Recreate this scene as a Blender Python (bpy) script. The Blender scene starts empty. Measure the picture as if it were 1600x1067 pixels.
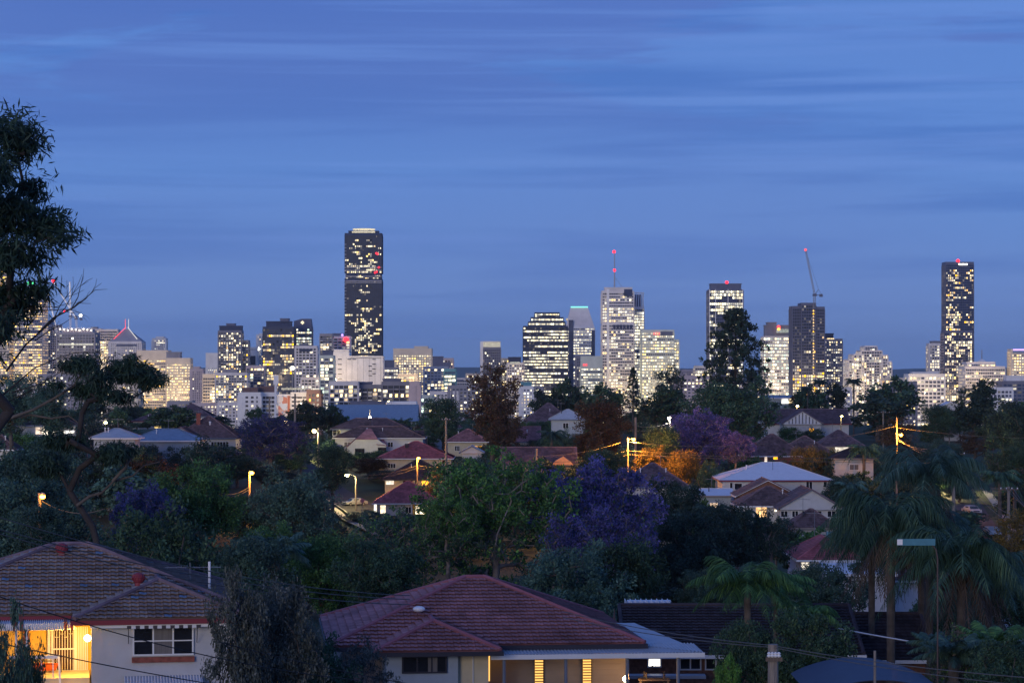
import bpy, math, random
import numpy as np
from mathutils import Vector, Matrix, noise as mnoise

R = math.radians
F = 3778.0; HY = 590.0; CZ = 60.0          # focal length in photo pixels, eye level row, eye height
scene = bpy.context.scene
col = scene.collection
def at(px, py, D): return Vector(((px-800)/F*D, D, CZ-(py-HY)/F*D))
def wx(px, D): return (px-800)/F*D
def wz(py, D): return CZ-(py-HY)/F*D

# ------------------------------------------------------------------ materials
def _nt(name):
    m = bpy.data.materials.new(name); m.use_nodes = True
    nt = m.node_tree
    return m, nt, nt.nodes['Principled BSDF'], nt.nodes.new, nt.links.new
def mat(name, c, rough=.7, metal=0, var=.12, vscale=1.5, bump=0, bscale=30, island=0, spec=.3, dirt=0, stretch=None):
    m, nt, b, N, L = _nt(name)
    b.inputs['Roughness'].default_value = rough; b.inputs['Metallic'].default_value = metal
    b.inputs['Specular IOR Level'].default_value = spec
    tc = N('ShaderNodeTexCoord'); src = tc.outputs['Object']
    if stretch:
        mp = N('ShaderNodeMapping'); mp.inputs['Scale'].default_value = stretch; L(src, mp.inputs[0]); src = mp.outputs[0]
    n = N('ShaderNodeTexNoise'); n.inputs['Scale'].default_value = vscale; n.inputs['Detail'].default_value = 6; L(src, n.inputs[0])
    r = N('ShaderNodeValToRGB')
    r.color_ramp.elements[0].position = .3; r.color_ramp.elements[1].position = .7
    r.color_ramp.elements[0].color = (*[x*(1-var) for x in c], 1); r.color_ramp.elements[1].color = (*[min(1, x*(1+var)) for x in c], 1)
    L(n.outputs[0], r.inputs[0]); out = r.outputs[0]
    if island:
        g = N('ShaderNodeNewGeometry'); mr = N('ShaderNodeMapRange'); mr.inputs[3].default_value = 1-island; mr.inputs[4].default_value = 1+island
        L(g.outputs['Random Per Island'], mr.inputs[0])
        mx = N('ShaderNodeVectorMath'); mx.operation = 'SCALE'; L(out, mx.inputs[0]); L(mr.outputs[0], mx.inputs['Scale']); out = mx.outputs[0]
    if dirt:
        n2 = N('ShaderNodeTexNoise'); n2.inputs['Scale'].default_value = vscale*.35; n2.inputs['Detail'].default_value = 10; n2.inputs['Roughness'].default_value = .7; L(src, n2.inputs[0])
        r2 = N('ShaderNodeValToRGB'); r2.color_ramp.elements[0].position = .45; r2.color_ramp.elements[1].position = .62
        r2.color_ramp.elements[0].color = (1, 1, 1, 1); r2.color_ramp.elements[1].color = (1-dirt, 1-dirt, 1-dirt, 1); L(n2.outputs[0], r2.inputs[0])
        mm = N('ShaderNodeVectorMath'); mm.operation = 'MULTIPLY'; L(out, mm.inputs[0]); L(r2.outputs[0], mm.inputs[1]); out = mm.outputs[0]
    L(out, b.inputs['Base Color'])
    if bump:
        bn = N('ShaderNodeTexNoise'); bn.inputs['Scale'].default_value = bscale; bn.inputs['Detail'].default_value = 4; L(src, bn.inputs[0])
        bp = N('ShaderNodeBump'); bp.inputs['Strength'].default_value = bump; bp.inputs['Distance'].default_value = .05; L(bn.outputs[0], bp.inputs['Height']); L(bp.outputs[0], b.inputs['Normal'])
    return m
def banded(name, c, axis, period, depth=.5, rough=.6, metal=0, var=.1, spec=.3):
    """boards or ribs: a bump and a fine dark joint line that repeat along one object axis"""
    m = mat(name, c, rough, metal, var, spec=spec)
    nt = m.node_tree; N = nt.nodes.new; L = nt.links.new; b = nt.nodes['Principled BSDF']
    tc = N('ShaderNodeTexCoord'); w = N('ShaderNodeTexWave'); w.bands_direction = axis; w.wave_profile = 'SAW'
    w.inputs['Scale'].default_value = 1/period*.314; w.inputs['Distortion'].default_value = 0; L(tc.outputs['Object'], w.inputs[0])
    bp = N('ShaderNodeBump'); bp.inputs['Strength'].default_value = depth; bp.inputs['Distance'].default_value = period*.3; L(w.outputs['Fac'], bp.inputs['Height']); L(bp.outputs[0], b.inputs['Normal'])
    return m
def emit(name, c, s, var=0., sample=True):
    m = bpy.data.materials.new(name); m.use_nodes = True; nt = m.node_tree; nt.nodes.clear(); N = nt.nodes.new; L = nt.links.new
    o = N('ShaderNodeOutputMaterial'); e = N('ShaderNodeEmission'); L(e.outputs[0], o.inputs[0]); e.inputs[0].default_value = (*c, 1); e.inputs[1].default_value = s
    if var:
        g = N('ShaderNodeNewGeometry'); oi = N('ShaderNodeObjectInfo'); a = N('ShaderNodeMath'); a.operation = 'ADD'; L(g.outputs['Random Per Island'], a.inputs[0]); L(oi.outputs['Random'], a.inputs[1])
        fr = N('ShaderNodeMath'); fr.operation = 'FRACT'; L(a.outputs[0], fr.inputs[0])
        p = N('ShaderNodeMath'); p.operation = 'POWER'; L(fr.outputs[0], p.inputs[0]); p.inputs[1].default_value = 1.6
        mr = N('ShaderNodeMapRange'); mr.inputs[3].default_value = s*(1-var); mr.inputs[4].default_value = s*(1+var); L(p.outputs[0], mr.inputs[0])
        tc = N('ShaderNodeTexCoord'); n = N('ShaderNodeTexNoise'); n.inputs['Scale'].default_value = 1.1; L(tc.outputs['Object'], n.inputs[0])
        q = N('ShaderNodeMapRange'); q.inputs[1].default_value = .35; q.inputs[2].default_value = .65; q.inputs[3].default_value = .45; q.inputs[4].default_value = 1.2; L(n.outputs[0], q.inputs[0])
        mu = N('ShaderNodeMath'); mu.operation = 'MULTIPLY'; L(mr.outputs[0], mu.inputs[0]); L(q.outputs[0], mu.inputs[1]); L(mu.outputs[0], e.inputs[1])
        hs = N('ShaderNodeHueSaturation'); hs.inputs['Color'].default_value = (*c, 1)
        h = N('ShaderNodeMapRange'); h.inputs[3].default_value = .35; h.inputs[4].default_value = 1.3; L(fr.outputs[0], h.inputs[0]); L(h.outputs[0], hs.inputs['Saturation']); L(hs.outputs[0], e.inputs[0])
    if not sample: m.cycles.emission_sampling = 'NONE'
    return m
def leafmat(name, c1, c2, c3=None, rough=.6, trans=.25):
    m, nt, b, N, L = _nt(name)
    g = N('ShaderNodeNewGeometry'); r = N('ShaderNodeValToRGB'); e = r.color_ramp.elements
    e[0].color = (*c1, 1); e[1].color = (*c2, 1)
    if c3: k = e.new(.88); k.color = (*c3, 1); e[1].position = .8; e[2].position = .9; e[1].color = (*c2, 1); e[2].color = (*c3, 1)
    L(g.outputs['Random Per Island'], r.inputs[0])
    tc = N('ShaderNodeTexCoord'); n = N('ShaderNodeTexNoise'); n.inputs['Scale'].default_value = .55; n.inputs['Detail'].default_value = 3; L(tc.outputs['Object'], n.inputs[0])
    mr = N('ShaderNodeMapRange'); mr.inputs[1].default_value = .35; mr.inputs[2].default_value = .65; mr.inputs[3].default_value = .65; mr.inputs[4].default_value = 1.4; L(n.outputs[0], mr.inputs[0])
    oi = N('ShaderNodeObjectInfo'); mo = N('ShaderNodeMapRange'); mo.inputs[3].default_value = .75; mo.inputs[4].default_value = 1.25; L(oi.outputs['Random'], mo.inputs[0])
    mu = N('ShaderNodeMath'); mu.operation = 'MULTIPLY'; L(mr.outputs[0], mu.inputs[0]); L(mo.outputs[0], mu.inputs[1])
    v = N('ShaderNodeVectorMath'); v.operation = 'SCALE'; L(r.outputs[0], v.inputs[0]); L(mu.outputs[0], v.inputs['Scale'])
    L(v.outputs[0], b.inputs['Base Color']); b.inputs['Roughness'].default_value = rough; b.inputs['Specular IOR Level'].default_value = .25
    t = N('ShaderNodeBsdfTranslucent'); L(v.outputs[0], t.inputs[0]); mx = N('ShaderNodeMixShader'); mx.inputs[0].default_value = trans
    o = nt.nodes['Material Output']; L(b.outputs[0], mx.inputs[1]); L(t.outputs[0], mx.inputs[2]); L(mx.outputs[0], o.inputs[0])
    return m

M = {}
# ------------------------------------------------------------------ mesh builder
class MB:
    def __init__(s): s.v = []; s.f = []; s.m = []
    def add(s, vs, fs, m=0):
        k = len(s.v); s.v.extend([tuple(p) for p in vs]); s.f.extend([tuple(i+k for i in f) for f in fs]); s.m.extend([m]*len(fs)); return s
    def quad(s, a, b, c, d, m=0): return s.add([a, b, c, d], [(0, 1, 2, 3)], m)
    def box(s, x0, x1, y0, y1, z0, z1, m=0):
        return s.add([(x0,y0,z0),(x1,y0,z0),(x1,y1,z0),(x0,y1,z0),(x0,y0,z1),(x1,y0,z1),(x1,y1,z1),(x0,y1,z1)],
                     [(0,3,2,1),(4,5,6,7),(0,1,5,4),(1,2,6,5),(2,3,7,6),(3,0,4,7)], m)
    def prism(s, pts, y0, y1, m=0):        # polygon in x,z pushed along y
        n = len(pts); vs = [(x, y0, z) for x, z in pts]+[(x, y1, z) for x, z in pts]
        return s.add(vs, [tuple(range(n)), tuple(range(2*n-1, n-1, -1))]+[(i, (i+1) % n+0, (i+1) % n+n, i+n)[::-1] for i in range(n)], m)
    def tube(s, pts, r, n=6, m=0, cap=True):
        pts = [Vector(p) for p in pts]; rs = r if isinstance(r, (list, tuple)) else [r]*len(pts); vs = []; fs = []
        for i, p in enumerate(pts):
            d = (pts[min(i+1, len(pts)-1)]-pts[max(i-1, 0)])
            d = d.normalized() if d.length > 1e-9 else Vector((0, 0, 1))
            a = d.orthogonal() if i == 0 else (a-d*a.dot(d))
            a = a.normalized() if a.length > 1e-6 else d.orthogonal().normalized()
            b = d.cross(a)
            for k in range(n):
                t = 2*math.pi*k/n; vs.append(p+(a*math.cos(t)+b*math.sin(t))*rs[i])
        for i in range(len(pts)-1):
            for k in range(n): fs.append((i*n+k, i*n+(k+1) % n, (i+1)*n+(k+1) % n, (i+1)*n+k))
        if cap: fs += [tuple(range(n-1, -1, -1)), tuple(range((len(pts)-1)*n, len(pts)*n))]
        return s.add(vs, fs, m)
    def bar(s, a, b, w, m=0): return s.tube([a, b], w/1.414, 4, m)
    def lathe(s, prof, c=(0, 0, 0), n=12, m=0):
        vs = []; fs = []
        for r, z in prof:
            for k in range(n): t = 2*math.pi*k/n; vs.append((c[0]+r*math.cos(t), c[1]+r*math.sin(t), c[2]+z))
        for i in range(len(prof)-1):
            for k in range(n): fs.append((i*n+k, i*n+(k+1) % n, (i+1)*n+(k+1) % n, (i+1)*n+k))
        fs += [tuple(range(n-1, -1, -1)), tuple(range((len(prof)-1)*n, len(prof)*n))]
        return s.add(vs, fs, m)
    def sphere(s, c, r, n=10, m=0, sz=1):
        return s.lathe([(r*math.sin(math.pi*i/7)+1e-4, -r*sz*math.cos(math.pi*i/7)) for i in range(8)], c, n, m)
    def build(s, name, mats, parent=None, loc=None, smooth=False, **kw):
        me = bpy.data.meshes.new(name); me.from_pydata(s.v, [], s.f)
        for q in (mats if isinstance(mats, (list, tuple)) else [mats]): me.materials.append(M[q] if isinstance(q, str) else q)
        if any(s.m): me.polygons.foreach_set('material_index', s.m)
        if smooth: me.polygons.foreach_set('use_smooth', [True]*len(s.f))
        me.update(); o = bpy.data.objects.new(name, me); col.objects.link(o)
        if parent is not None: o.parent = parent
        if loc is not None: o.location = loc
        for k, v in kw.items(): o[k] = v
        return o
def tag(o, label=None, cat=None, group=None, kind=None):
    if label: o['label'] = label
    if cat: o['category'] = cat
    if group: o['group'] = group
    if kind: o['kind'] = kind
    return o
def thing(name, label, cat, loc=(0, 0, 0), rz=0, group=None):
    o = bpy.data.objects.new(name, None); col.objects.link(o); o.empty_display_size = .5
    o.location = loc; o.rotation_euler = (0, 0, rz)
    return tag(o, label, cat, group)
def kid(name, me, parent, loc=(0, 0, 0), rot=(0, 0, 0), scale=(1, 1, 1)):
    o = bpy.data.objects.new(name, me); col.objects.link(o); o.parent = parent; o.location = loc; o.rotation_euler = rot; o.scale = scale
    return o
def copy_tree(o, parent=None):
    c = o.copy(); col.objects.link(c)
    if parent is not None: c.parent = parent
    for ch in o.children: copy_tree(ch, c)
    return c
def npmesh(name, V, Q, mats):
    me = bpy.data.meshes.new(name); k = Q.shape[1]
    me.vertices.add(len(V)); me.vertices.foreach_set('co', V.astype(np.float32).ravel())
    me.loops.add(Q.size); me.loops.foreach_set('vertex_index', Q.astype(np.int32).ravel())
    me.polygons.add(len(Q)); me.polygons.foreach_set('loop_start', np.arange(0, Q.size, k, dtype=np.int32)); me.polygons.foreach_set('loop_total', np.full(len(Q), k, dtype=np.int32))
    for q in (mats if isinstance(mats, (list, tuple)) else [mats]): me.materials.append(M[q] if isinstance(q, str) else q)
    me.update(calc_edges=True); return me

# ------------------------------------------------------------------ camera, sky, light
cam = bpy.data.cameras.new('camera'); co = bpy.data.objects.new('camera', cam); col.objects.link(co); scene.camera = co
cam.sensor_width = 36; cam.lens = 36*F/1600; cam.clip_start = 1; cam.clip_end = 60000
cam.shift_y = (HY-533.5)/1600
co.location = (0, 0, CZ); co.rotation_euler = (R(90), 0, 0)
scene.view_settings.view_transform = 'Standard'; scene.view_settings.look = 'None'; scene.view_settings.gamma = 1; scene.view_settings.exposure = .16
scene.cycles.use_denoising = True
w = bpy.data.worlds.new("World"); scene.world = w; w.use_nodes = True
nt = w.node_tree; N = nt.nodes.new; L = nt.links.new; bg = nt.nodes['Background']
SUN_EL, SUN_AZ = 6.0, 202.0               # the sun has just gone down behind the camera
sk = N('ShaderNodeTexSky'); sk.sky_type = 'NISHITA'; sk.sun_disc = False; sk.sun_elevation = R(SUN_EL); sk.sun_rotation = R(SUN_AZ)
sks = N('ShaderNodeVectorMath'); sks.operation = 'MULTIPLY'; L(sk.outputs[0], sks.inputs[0]); sks.inputs[1].default_value = (.10, .11, .2)
tc = N('ShaderNodeTexCoord'); sx = N('ShaderNodeSeparateXYZ'); L(tc.outputs['Generated'], sx.inputs[0])
el = N('ShaderNodeMapRange'); el.inputs[1].default_value = -.02; el.inputs[2].default_value = .28; L(sx.outputs['Z'], el.inputs[0])
rp = N('ShaderNodeValToRGB'); e = rp.color_ramp.elements
e[0].position = 0; e[0].color = (1.85, 3.0, 6.3, 1); e[1].position = 1; e[1].color = (.75, 1.3, 3.4, 1)
for p, c in ((.10, (1.5, 2.9, 6.5)), (.25, (1.0, 2.42, 6.4)), (.40, (.82, 2.25, 6.4)), (.56, (.78, 2.15, 6.2)), (.75, (.8, 1.6, 4.6))):
    q = e.new(p); q.color = (*c, 1)
L(el.outputs[0], rp.inputs[0])
# long low cloud streaks: noise on a direction flattened in height
def sky_noise(scale, sc3, lo, hi, detail=5, rough=.55):
    mp = N('ShaderNodeMapping'); mp.inputs['Scale'].default_value = sc3; mp.inputs['Location'].default_value = (scale, 3.1, 1.7); L(tc.outputs['Generated'], mp.inputs[0])
    n = N('ShaderNodeTexNoise'); n.inputs['Scale'].default_value = scale; n.inputs['Detail'].default_value = detail; n.inputs['Roughness'].default_value = rough; n.inputs['Distortion'].default_value = .3; L(mp.outputs[0], n.inputs[0])
    mr = N('ShaderNodeMapRange'); mr.interpolation_type = 'SMOOTHSTEP'; mr.inputs[1].default_value = lo; mr.inputs[2].default_value = hi; L(n.outputs[0], mr.inputs[0]); return mr.outputs[0]
c1 = sky_noise(2.7, (1, 1, 19), .45, .59, 6, .55)
c2 = sky_noise(4.3, (1, 1, 34), .47, .68, 6)
hgt = N('ShaderNodeMapRange'); hgt.inputs[1].default_value = .01; hgt.inputs[2].default_value = .15; hgt.inputs[3].default_value = .3; hgt.inputs[4].default_value = 1.0; L(sx.outputs['Z'], hgt.inputs[0])
mul = N('ShaderNodeMath'); mul.operation = 'MULTIPLY'; L(c1, mul.inputs[0]); L(hgt.outputs[0], mul.inputs[1])
m1 = N('ShaderNodeMix'); m1.data_type = 'RGBA'; L(mul.outputs[0], m1.inputs[0]); L(rp.outputs[0], m1.inputs[6]); m1.inputs[7].default_value = (.34, 1.45, 5.2, 1)
c3 = sky_noise(2.3, (1, 1, 8), .50, .56, 9, .62)
h3 = N('ShaderNodeMapRange'); h3.inputs[1].default_value = .085; h3.inputs[2].default_value = .125; h3.inputs[3].default_value = 0; h3.inputs[4].default_value = .9; L(sx.outputs['Z'], h3.inputs[0])
ml3 = N('ShaderNodeMath'); ml3.operation = 'MULTIPLY'; L(c3, ml3.inputs[0]); L(h3.outputs[0], ml3.inputs[1])
m3 = N('ShaderNodeMix'); m3.data_type = 'RGBA'; L(ml3.outputs[0], m3.inputs[0]); L(m1.outputs[2], m3.inputs[6]); m3.inputs[7].default_value = (.62, 1.45, 5.0, 1)
s2 = N('ShaderNodeMath'); s2.operation = 'MULTIPLY'; L(c2, s2.inputs[0]); s2.inputs[1].default_value = .5
m2 = N('ShaderNodeMix'); m2.data_type = 'RGBA'; L(s2.outputs[0], m2.inputs[0]); L(m3.outputs[2], m2.inputs[6]); m2.inputs[7].default_value = (1.2, 2.6, 6.9, 1)
ad = N('ShaderNodeVectorMath'); ad.operation = 'ADD'; c4 = sky_noise(1.3, (1, 1, 4), .42, .62, 3)
s4 = N('ShaderNodeMath'); s4.operation = 'MULTIPLY'; L(c4, s4.inputs[0]); s4.inputs[1].default_value = .28
m4 = N('ShaderNodeMix'); m4.data_type = 'RGBA'; L(s4.outputs[0], m4.inputs[0]); L(m2.outputs[2], m4.inputs[6]); m4.inputs[7].default_value = (1.1, 2.0, 5.7, 1)
L(m4.outputs[2], ad.inputs[0]); L(sks.outputs[0], ad.inputs[1])
L(ad.outputs[0], bg.inputs[0]); bg.inputs[1].default_value = .085
sun = bpy.data.lights.new('sun', 'SUN'); so = bpy.data.objects.new('sun', sun); col.objects.link(so)
sun.energy = 1.05; sun.angle = R(25); sun.color = (1, .86, .74); so.rotation_euler = (R(90-SUN_EL), 0, R(180-SUN_AZ))   # afterglow in the west, low behind the camera
# ------------------------------------------------------------------ materials of the city
for n_, c_ in dict(c_pale=(.70,.66,.66), c_white=(.78,.77,.78), c_tan=(.72,.62,.50), c_grey=(.30,.29,.33), c_dark=(.04,.05,.10), c_slate=(.12,.13,.20), c_mid=(.20,.20,.25), c_pink=(.52,.43,.45),
                   c_green=(.60,.64,.57), c_blue=(.25,.30,.42), c_teal=(.12,.30,.36), c_brown=(.16,.10,.10)).items():
    M[n_] = mat(n_, c_, .75, var=.08, vscale=.12, dirt=.12)
for n_, c_ in dict(g_navy=(.018,.028,.08), g_grey=(.07,.08,.13), g_black=(.016,.022,.045), g_blue=(.05,.08,.17)).items():
    M[n_] = mat(n_, c_, .3, var=.5, vscale=.15, spec=.35)
WIN = dict(w_warm=(1, .73, .36), w_gold=(1, .58, .18), w_cool=(1, .94, .70), w_soft=(1, .84, .53), w_green=(.78, 1, .78))
for n_, c_ in WIN.items(): M[n_] = emit(n_, c_, 1.9, .8, sample=False)
WIN['w_dim'] = (.62, .55, .50); M['w_dim'] = emit('w_dim', WIN['w_dim'], .22, .9, sample=False)
M['red_glow'] = emit('red_glow', (1, .012, .02), 6, sample=False); M['red_line'] = emit('red_line', (1, .10, .12), 1.6, sample=False)
M['white_glow'] = emit('white_glow', (1, .93, .75), 5, sample=False); M['green_glow'] = emit('green_glow', (.1, .9, .35), 1.5, sample=False)
M['teal_glow'] = emit('teal_glow', (.25, .95, .80), 1.3, sample=False); M['violet_glow'] = emit('violet_glow', (.45, .30, 1), 2.2, sample=False)
M['white_line'] = emit('white_line', (.9, .88, .85), 1.0, sample=False); M['crown_glow'] = emit('crown_glow', (1, .88, .62), .85, .5, sample=False)
M['orange_glow'] = emit('orange_glow', (1, .35, .04), 6, sample=False)
M['steel'] = mat('steel', (.25, .25, .28), .5, .4)
M['pipe_white'] = mat('pipe_white', (.75, .75, .78), .5)

M['grass'] = mat('grass', (.035, .05, .022), .95, var=.5, vscale=.15, bump=.6, bscale=3)
_unit = {}
def unit_window(mname):
    if mname not in _unit:
        b = MB(); b.box(-.5, .5, -.5, .5, -.5, .5); o = b.build('window', mname); _unit[mname] = o.data; bpy.data.objects.remove(o)
    return _unit[mname]

def facade(rng, wall, wins, x0, y0, ang, W, z0, z1, st, top):
    """one face of a tower: floor bands and piers that stand proud of the glass, lit rooms behind the openings"""
    nf = max(1, round((z1-z0)/(st['fh']*.94))); fh = (z1-z0-top)/nf; nc = max(1, round(W/(st['cw']*.8))); cw = W/nc
    ca, sa = math.cos(ang), math.sin(ang)
    def bx(u0, u1, d, zz0, zz1, m=0):
        P_ = []
        for z in (zz0, zz1):
            for u, y in ((u0, -d), (u1, -d), (u1, .25), (u0, .25)): P_.append((x0+u*ca-y*sa, y0+u*sa+y*ca, z))
        wall.add(P_, [(0,3,2,1),(4,5,6,7),(0,1,5,4),(1,2,6,5),(2,3,7,6),(3,0,4,7)], m)
    sp, pw = st['sp'], st['pw']*.8
    for k in range(nf):
        bx(0, W, .45, z0+k*fh, z0+k*fh+fh*sp)
        if st.get('balc') and k % 1 == 0:
            for c in range(nc):
                if rng.random() < .5: bx(c*cw+.2*cw, c*cw+.9*cw, 1.5, z0+k*fh, z0+k*fh+fh*.28, 1)
    bx(0, W, .5, z1-top, z1+.6)
    if pw > 0:
        for c in range(nc+1):
            u = min(max(c*cw, pw/2), W-pw/2); e_ = 1 if (c % st.get('big', 10**6) == 0) else 0
            bx(u-pw/2*(1+e_), u+pw/2*(1+e_), .7+.2*e_, z0, z1-top+.1)
    for k in range(nf):
        on = rng.random() < st['lit']; fl = rng.random(); runp = st.get('run', .5)
        dead = rng.random() < st.get('dead', 0)
        ok = False
        for c in range(nc):
            if rng.random() > runp: on = rng.random() < st['lit']*(.5+fl)
            f_ = st.get('lf'); prev = ok if c else False; ok = on and not dead
            if f_:
                q = f_((k+.5)/nf, (c+.5)/nc)
                ok = (prev if (c and rng.random() < .42) else rng.random() < q) if st.get('abs') else (ok and rng.random() < q)
            if ok or rng.random() < st.get('dim', .22):
                u = (c+.5)*cw; zc = z0+k*fh+fh*(sp+(1-sp)*.5); ww = (cw-pw)*rng.choice((.96, .8, .5 if st.get('mix') else .9)); hh = fh*(1-sp)*.96
                y = -.12
                wins.append(((x0+u*ca-y*sa, y0+u*sa+y*ca, zc), ang, (ww, .3, hh), rng.choice(st['pal']) if ok else 'w_dim'))

STY = dict(
    ribbon=dict(fh=3.9, cw=3.4, sp=.42, pw=.35, lit=.6, run=.8, pal=['w_warm', 'w_soft', 'w_soft', 'w_cool']),
    grid=dict(fh=3.6, cw=3.8, sp=.40, pw=1.1, lit=.5, run=.3, pal=['w_warm', 'w_soft', 'w_cool']),
    punch=dict(fh=3.1, cw=3.4, sp=.5, pw=1.7, lit=.3, run=.1, pal=['w_warm', 'w_soft', 'w_soft', 'w_cool']),
    resi=dict(fh=3.3, cw=4.6, sp=.26, pw=.5, lit=.34, run=.2, balc=1, mix=1, pal=['w_warm', 'w_gold', 'w_soft', 'w_soft']),
    blank=dict(fh=60, cw=90, sp=.99, pw=0, lit=0, pal=['w_warm']))
def tower(label, blocks, D, style='ribbon', wall='c_pale', glass='g_grey', depth=None, rot=0, caps=(), zb=None, seed=None, top=2.5, name='office_tower', cat='tower', group='towers of the city skyline', accent='c_grey', **kw):
    """blocks: (x0, x1, ytop, ybottom) in photo pixels at distance D, turned into metres; the tower stands on the ground there"""
    rng = random.Random(seed if seed is not None else sum(blocks[0][:3])+D)
    st = dict(STY[style]); st.update(kw)
    bx0 = min(b[0] for b in blocks); bx1 = max(b[1] for b in blocks); s = D/F
    zb = terrain(0, D)-3 if zb is None else zb
    t = thing(name, label, cat, (((bx0+bx1)/2-800)*s, D, zb), R(rot), group)
    gl = MB(); wl = MB(); wins = []
    W0 = (bx1-bx0)*s; dp = depth or max(18, min(40, W0*.8))
    k_ = (W0-dp*abs(math.sin(R(rot))))/(W0*math.cos(R(rot))) if rot else 1
    cx = (bx0+bx1)/2
    off = (dp/2*math.sin(R(rot)) if rot else 0)
    for b in blocks:
        x0 = (b[0]-cx)*s*k_+off; x1 = (b[1]-cx)*s*k_+off; z1 = wz(b[2], D)-zb; z0 = (wz(b[3], D)-zb) if len(b) > 3 and b[3] else 0
        ins = (b[4] if len(b) > 4 else 0); y0 = ins; y1 = dp-ins
        gl.box(x0+.3, x1-.3, y0+.3, y1-.3, z0, z1)
        facade(rng, wl, wins, x0, y0, 0, x1-x0, z0, z1, st, top)
        facade(rng, wl, wins, x1, y0, R(90), y1-y0, z0, z1, st, top)
        facade(rng, wl, wins, x0, y1, R(-90), y1-y0, z0, z1, st, top)
    gl.build('glazing', glass, t); wl.build('facade_frame', [wall, accent], t)
    rng.shuffle(wins); wins.sort(key=lambda q: q[3] == 'w_dim')
    for p, a, sc_, mn in wins[:100]: kid('window', unit_window(mn), t, p, (0, 0, a), sc_)
    if len(wins) > 100:
        q = MB(); mats = sorted(WIN)
        for p, a, sc_, mn in wins[100:]:
            ca, sa = math.cos(a), math.sin(a); hx, hy, hz = sc_[0]/2, sc_[1]/2, sc_[2]/2; vs = []
            for z in (-hz, hz):
                for x, y in ((-hx, -hy), (hx, -hy), (hx, hy), (-hx, hy)): vs.append((p[0]+x*ca-y*sa, p[1]+x*sa+y*ca, p[2]+z))
            q.add(vs, [(0,3,2,1),(4,5,6,7),(0,1,5,4),(1,2,6,5),(2,3,7,6),(3,0,4,7)], mats.index(mn))
        q.build('window', mats, t, kind='stuff')
    for c in caps:                       # (x0, x1, ytop, ybottom, material, part name)
        x0 = (c[0]-cx)*s*k_+off; x1 = (c[1]-cx)*s*k_+off; z1 = wz(c[2], D)-zb; z0 = wz(c[3], D)-zb; q = MB(); m_ = c[4]; nm = c[5] if len(c) > 5 else 'plant_room'
        if nm in ('sign', 'light_strip', 'lit_band'): q.box(x0, x1, -1.2, -.75, z0, z1)
        else:
            q.box(x0, x1, dp*.2, dp*.8, z0-1, z1)
            if nm == 'plant_room':
                q.box(x0-.4, x1+.4, dp*.2-.4, dp*.8+.4, z1-.9, z1+.3)
                n_ = max(1, int((x1-x0)/6))
                for i in range(n_): xx = x0+(i+.5)*(x1-x0)/n_; q.box(xx-.25, xx+.25, dp*.2-.6, dp*.2-.41, z0, z1-1)
        q.build(nm, m_, t)
    t['_s'] = s; t['_cx'] = cx; t['_dp'] = dp
    return t
def loc_in(t, px, py, y=None):           # a point on a tower in the tower's own metres
    return ((px-t['_cx'])*t['_s'], t['_dp']/2 if y is None else y, CZ-(py-HY)*t['_s']-t.location.z)
def beacon(t, px, py, r=2.0, m='red_glow', y=None, name='beacon_light'):
    b = MB(); b.sphere((0, 0, 0), r); return b.build(name, m, t, loc_in(t, px, py, y), smooth=True)
def mast(t, px, y0, y1, r=.5, m='steel', name='mast', y=None):
    a = loc_in(t, px, y0, y); b_ = loc_in(t, px, y1, y); b = MB(); b.tube([a, b_], [r, r*.6], 6); return b.build(name, m, t)

TX = [0, 60, 90, 130, 200, 300, 350, 400, 430, 450, 480, 550, 650, 750, 850, 1000, 1300, 1800, 2500, 4000, 8000, 60000]
TL = [52, 49, 46, 42, 34, 31, 32, 33, 34, 36.5, 39.8, 41.4, 42, 41, 38, 34, 24, 12, 7, 4, 4, 4]
TN = [52, 49, 46, 42, 36, 38, 42, 44.5, 46, 46.5, 47, 47, 46, 44, 42, 36, 24, 12, 7, 4, 4, 4]
TR = [52, 49, 46, 42, 35.5, 35.7, 37, 38.2, 38.9, 39.3, 40.3, 41.8, 42.8, 43.2, 42.8, 38, 26, 12, 7, 4, 4, 4]
def terrain_profile(x, D):
    u = min(1, max(0, (x/max(D, 1)*F+800-850)/300)); u = u*u*(3-2*u)
    v = min(1, max(0, (520-(x/max(D, 1)*F+800))/140)); v = v*v*(3-2*v); zl = float(np.interp(D, TX, TL))*(1-v)+float(np.interp(D, TX, TN))*v
    return zl*(1-u)+float(np.interp(D, TX, TR))*u
def terrain(x, D):
    z = terrain_profile(x, D)
    if D < 6000: z += (mnoise.noise(Vector((x*.006, D*.006, 0)))*1.6 + mnoise.noise(Vector((x*.03, D*.03, 5)))*.35)*min(1, D/300)
    return z
# ------------------------------------------------------------------ the city
G = 'towers of the city skyline'
T = tower
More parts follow.
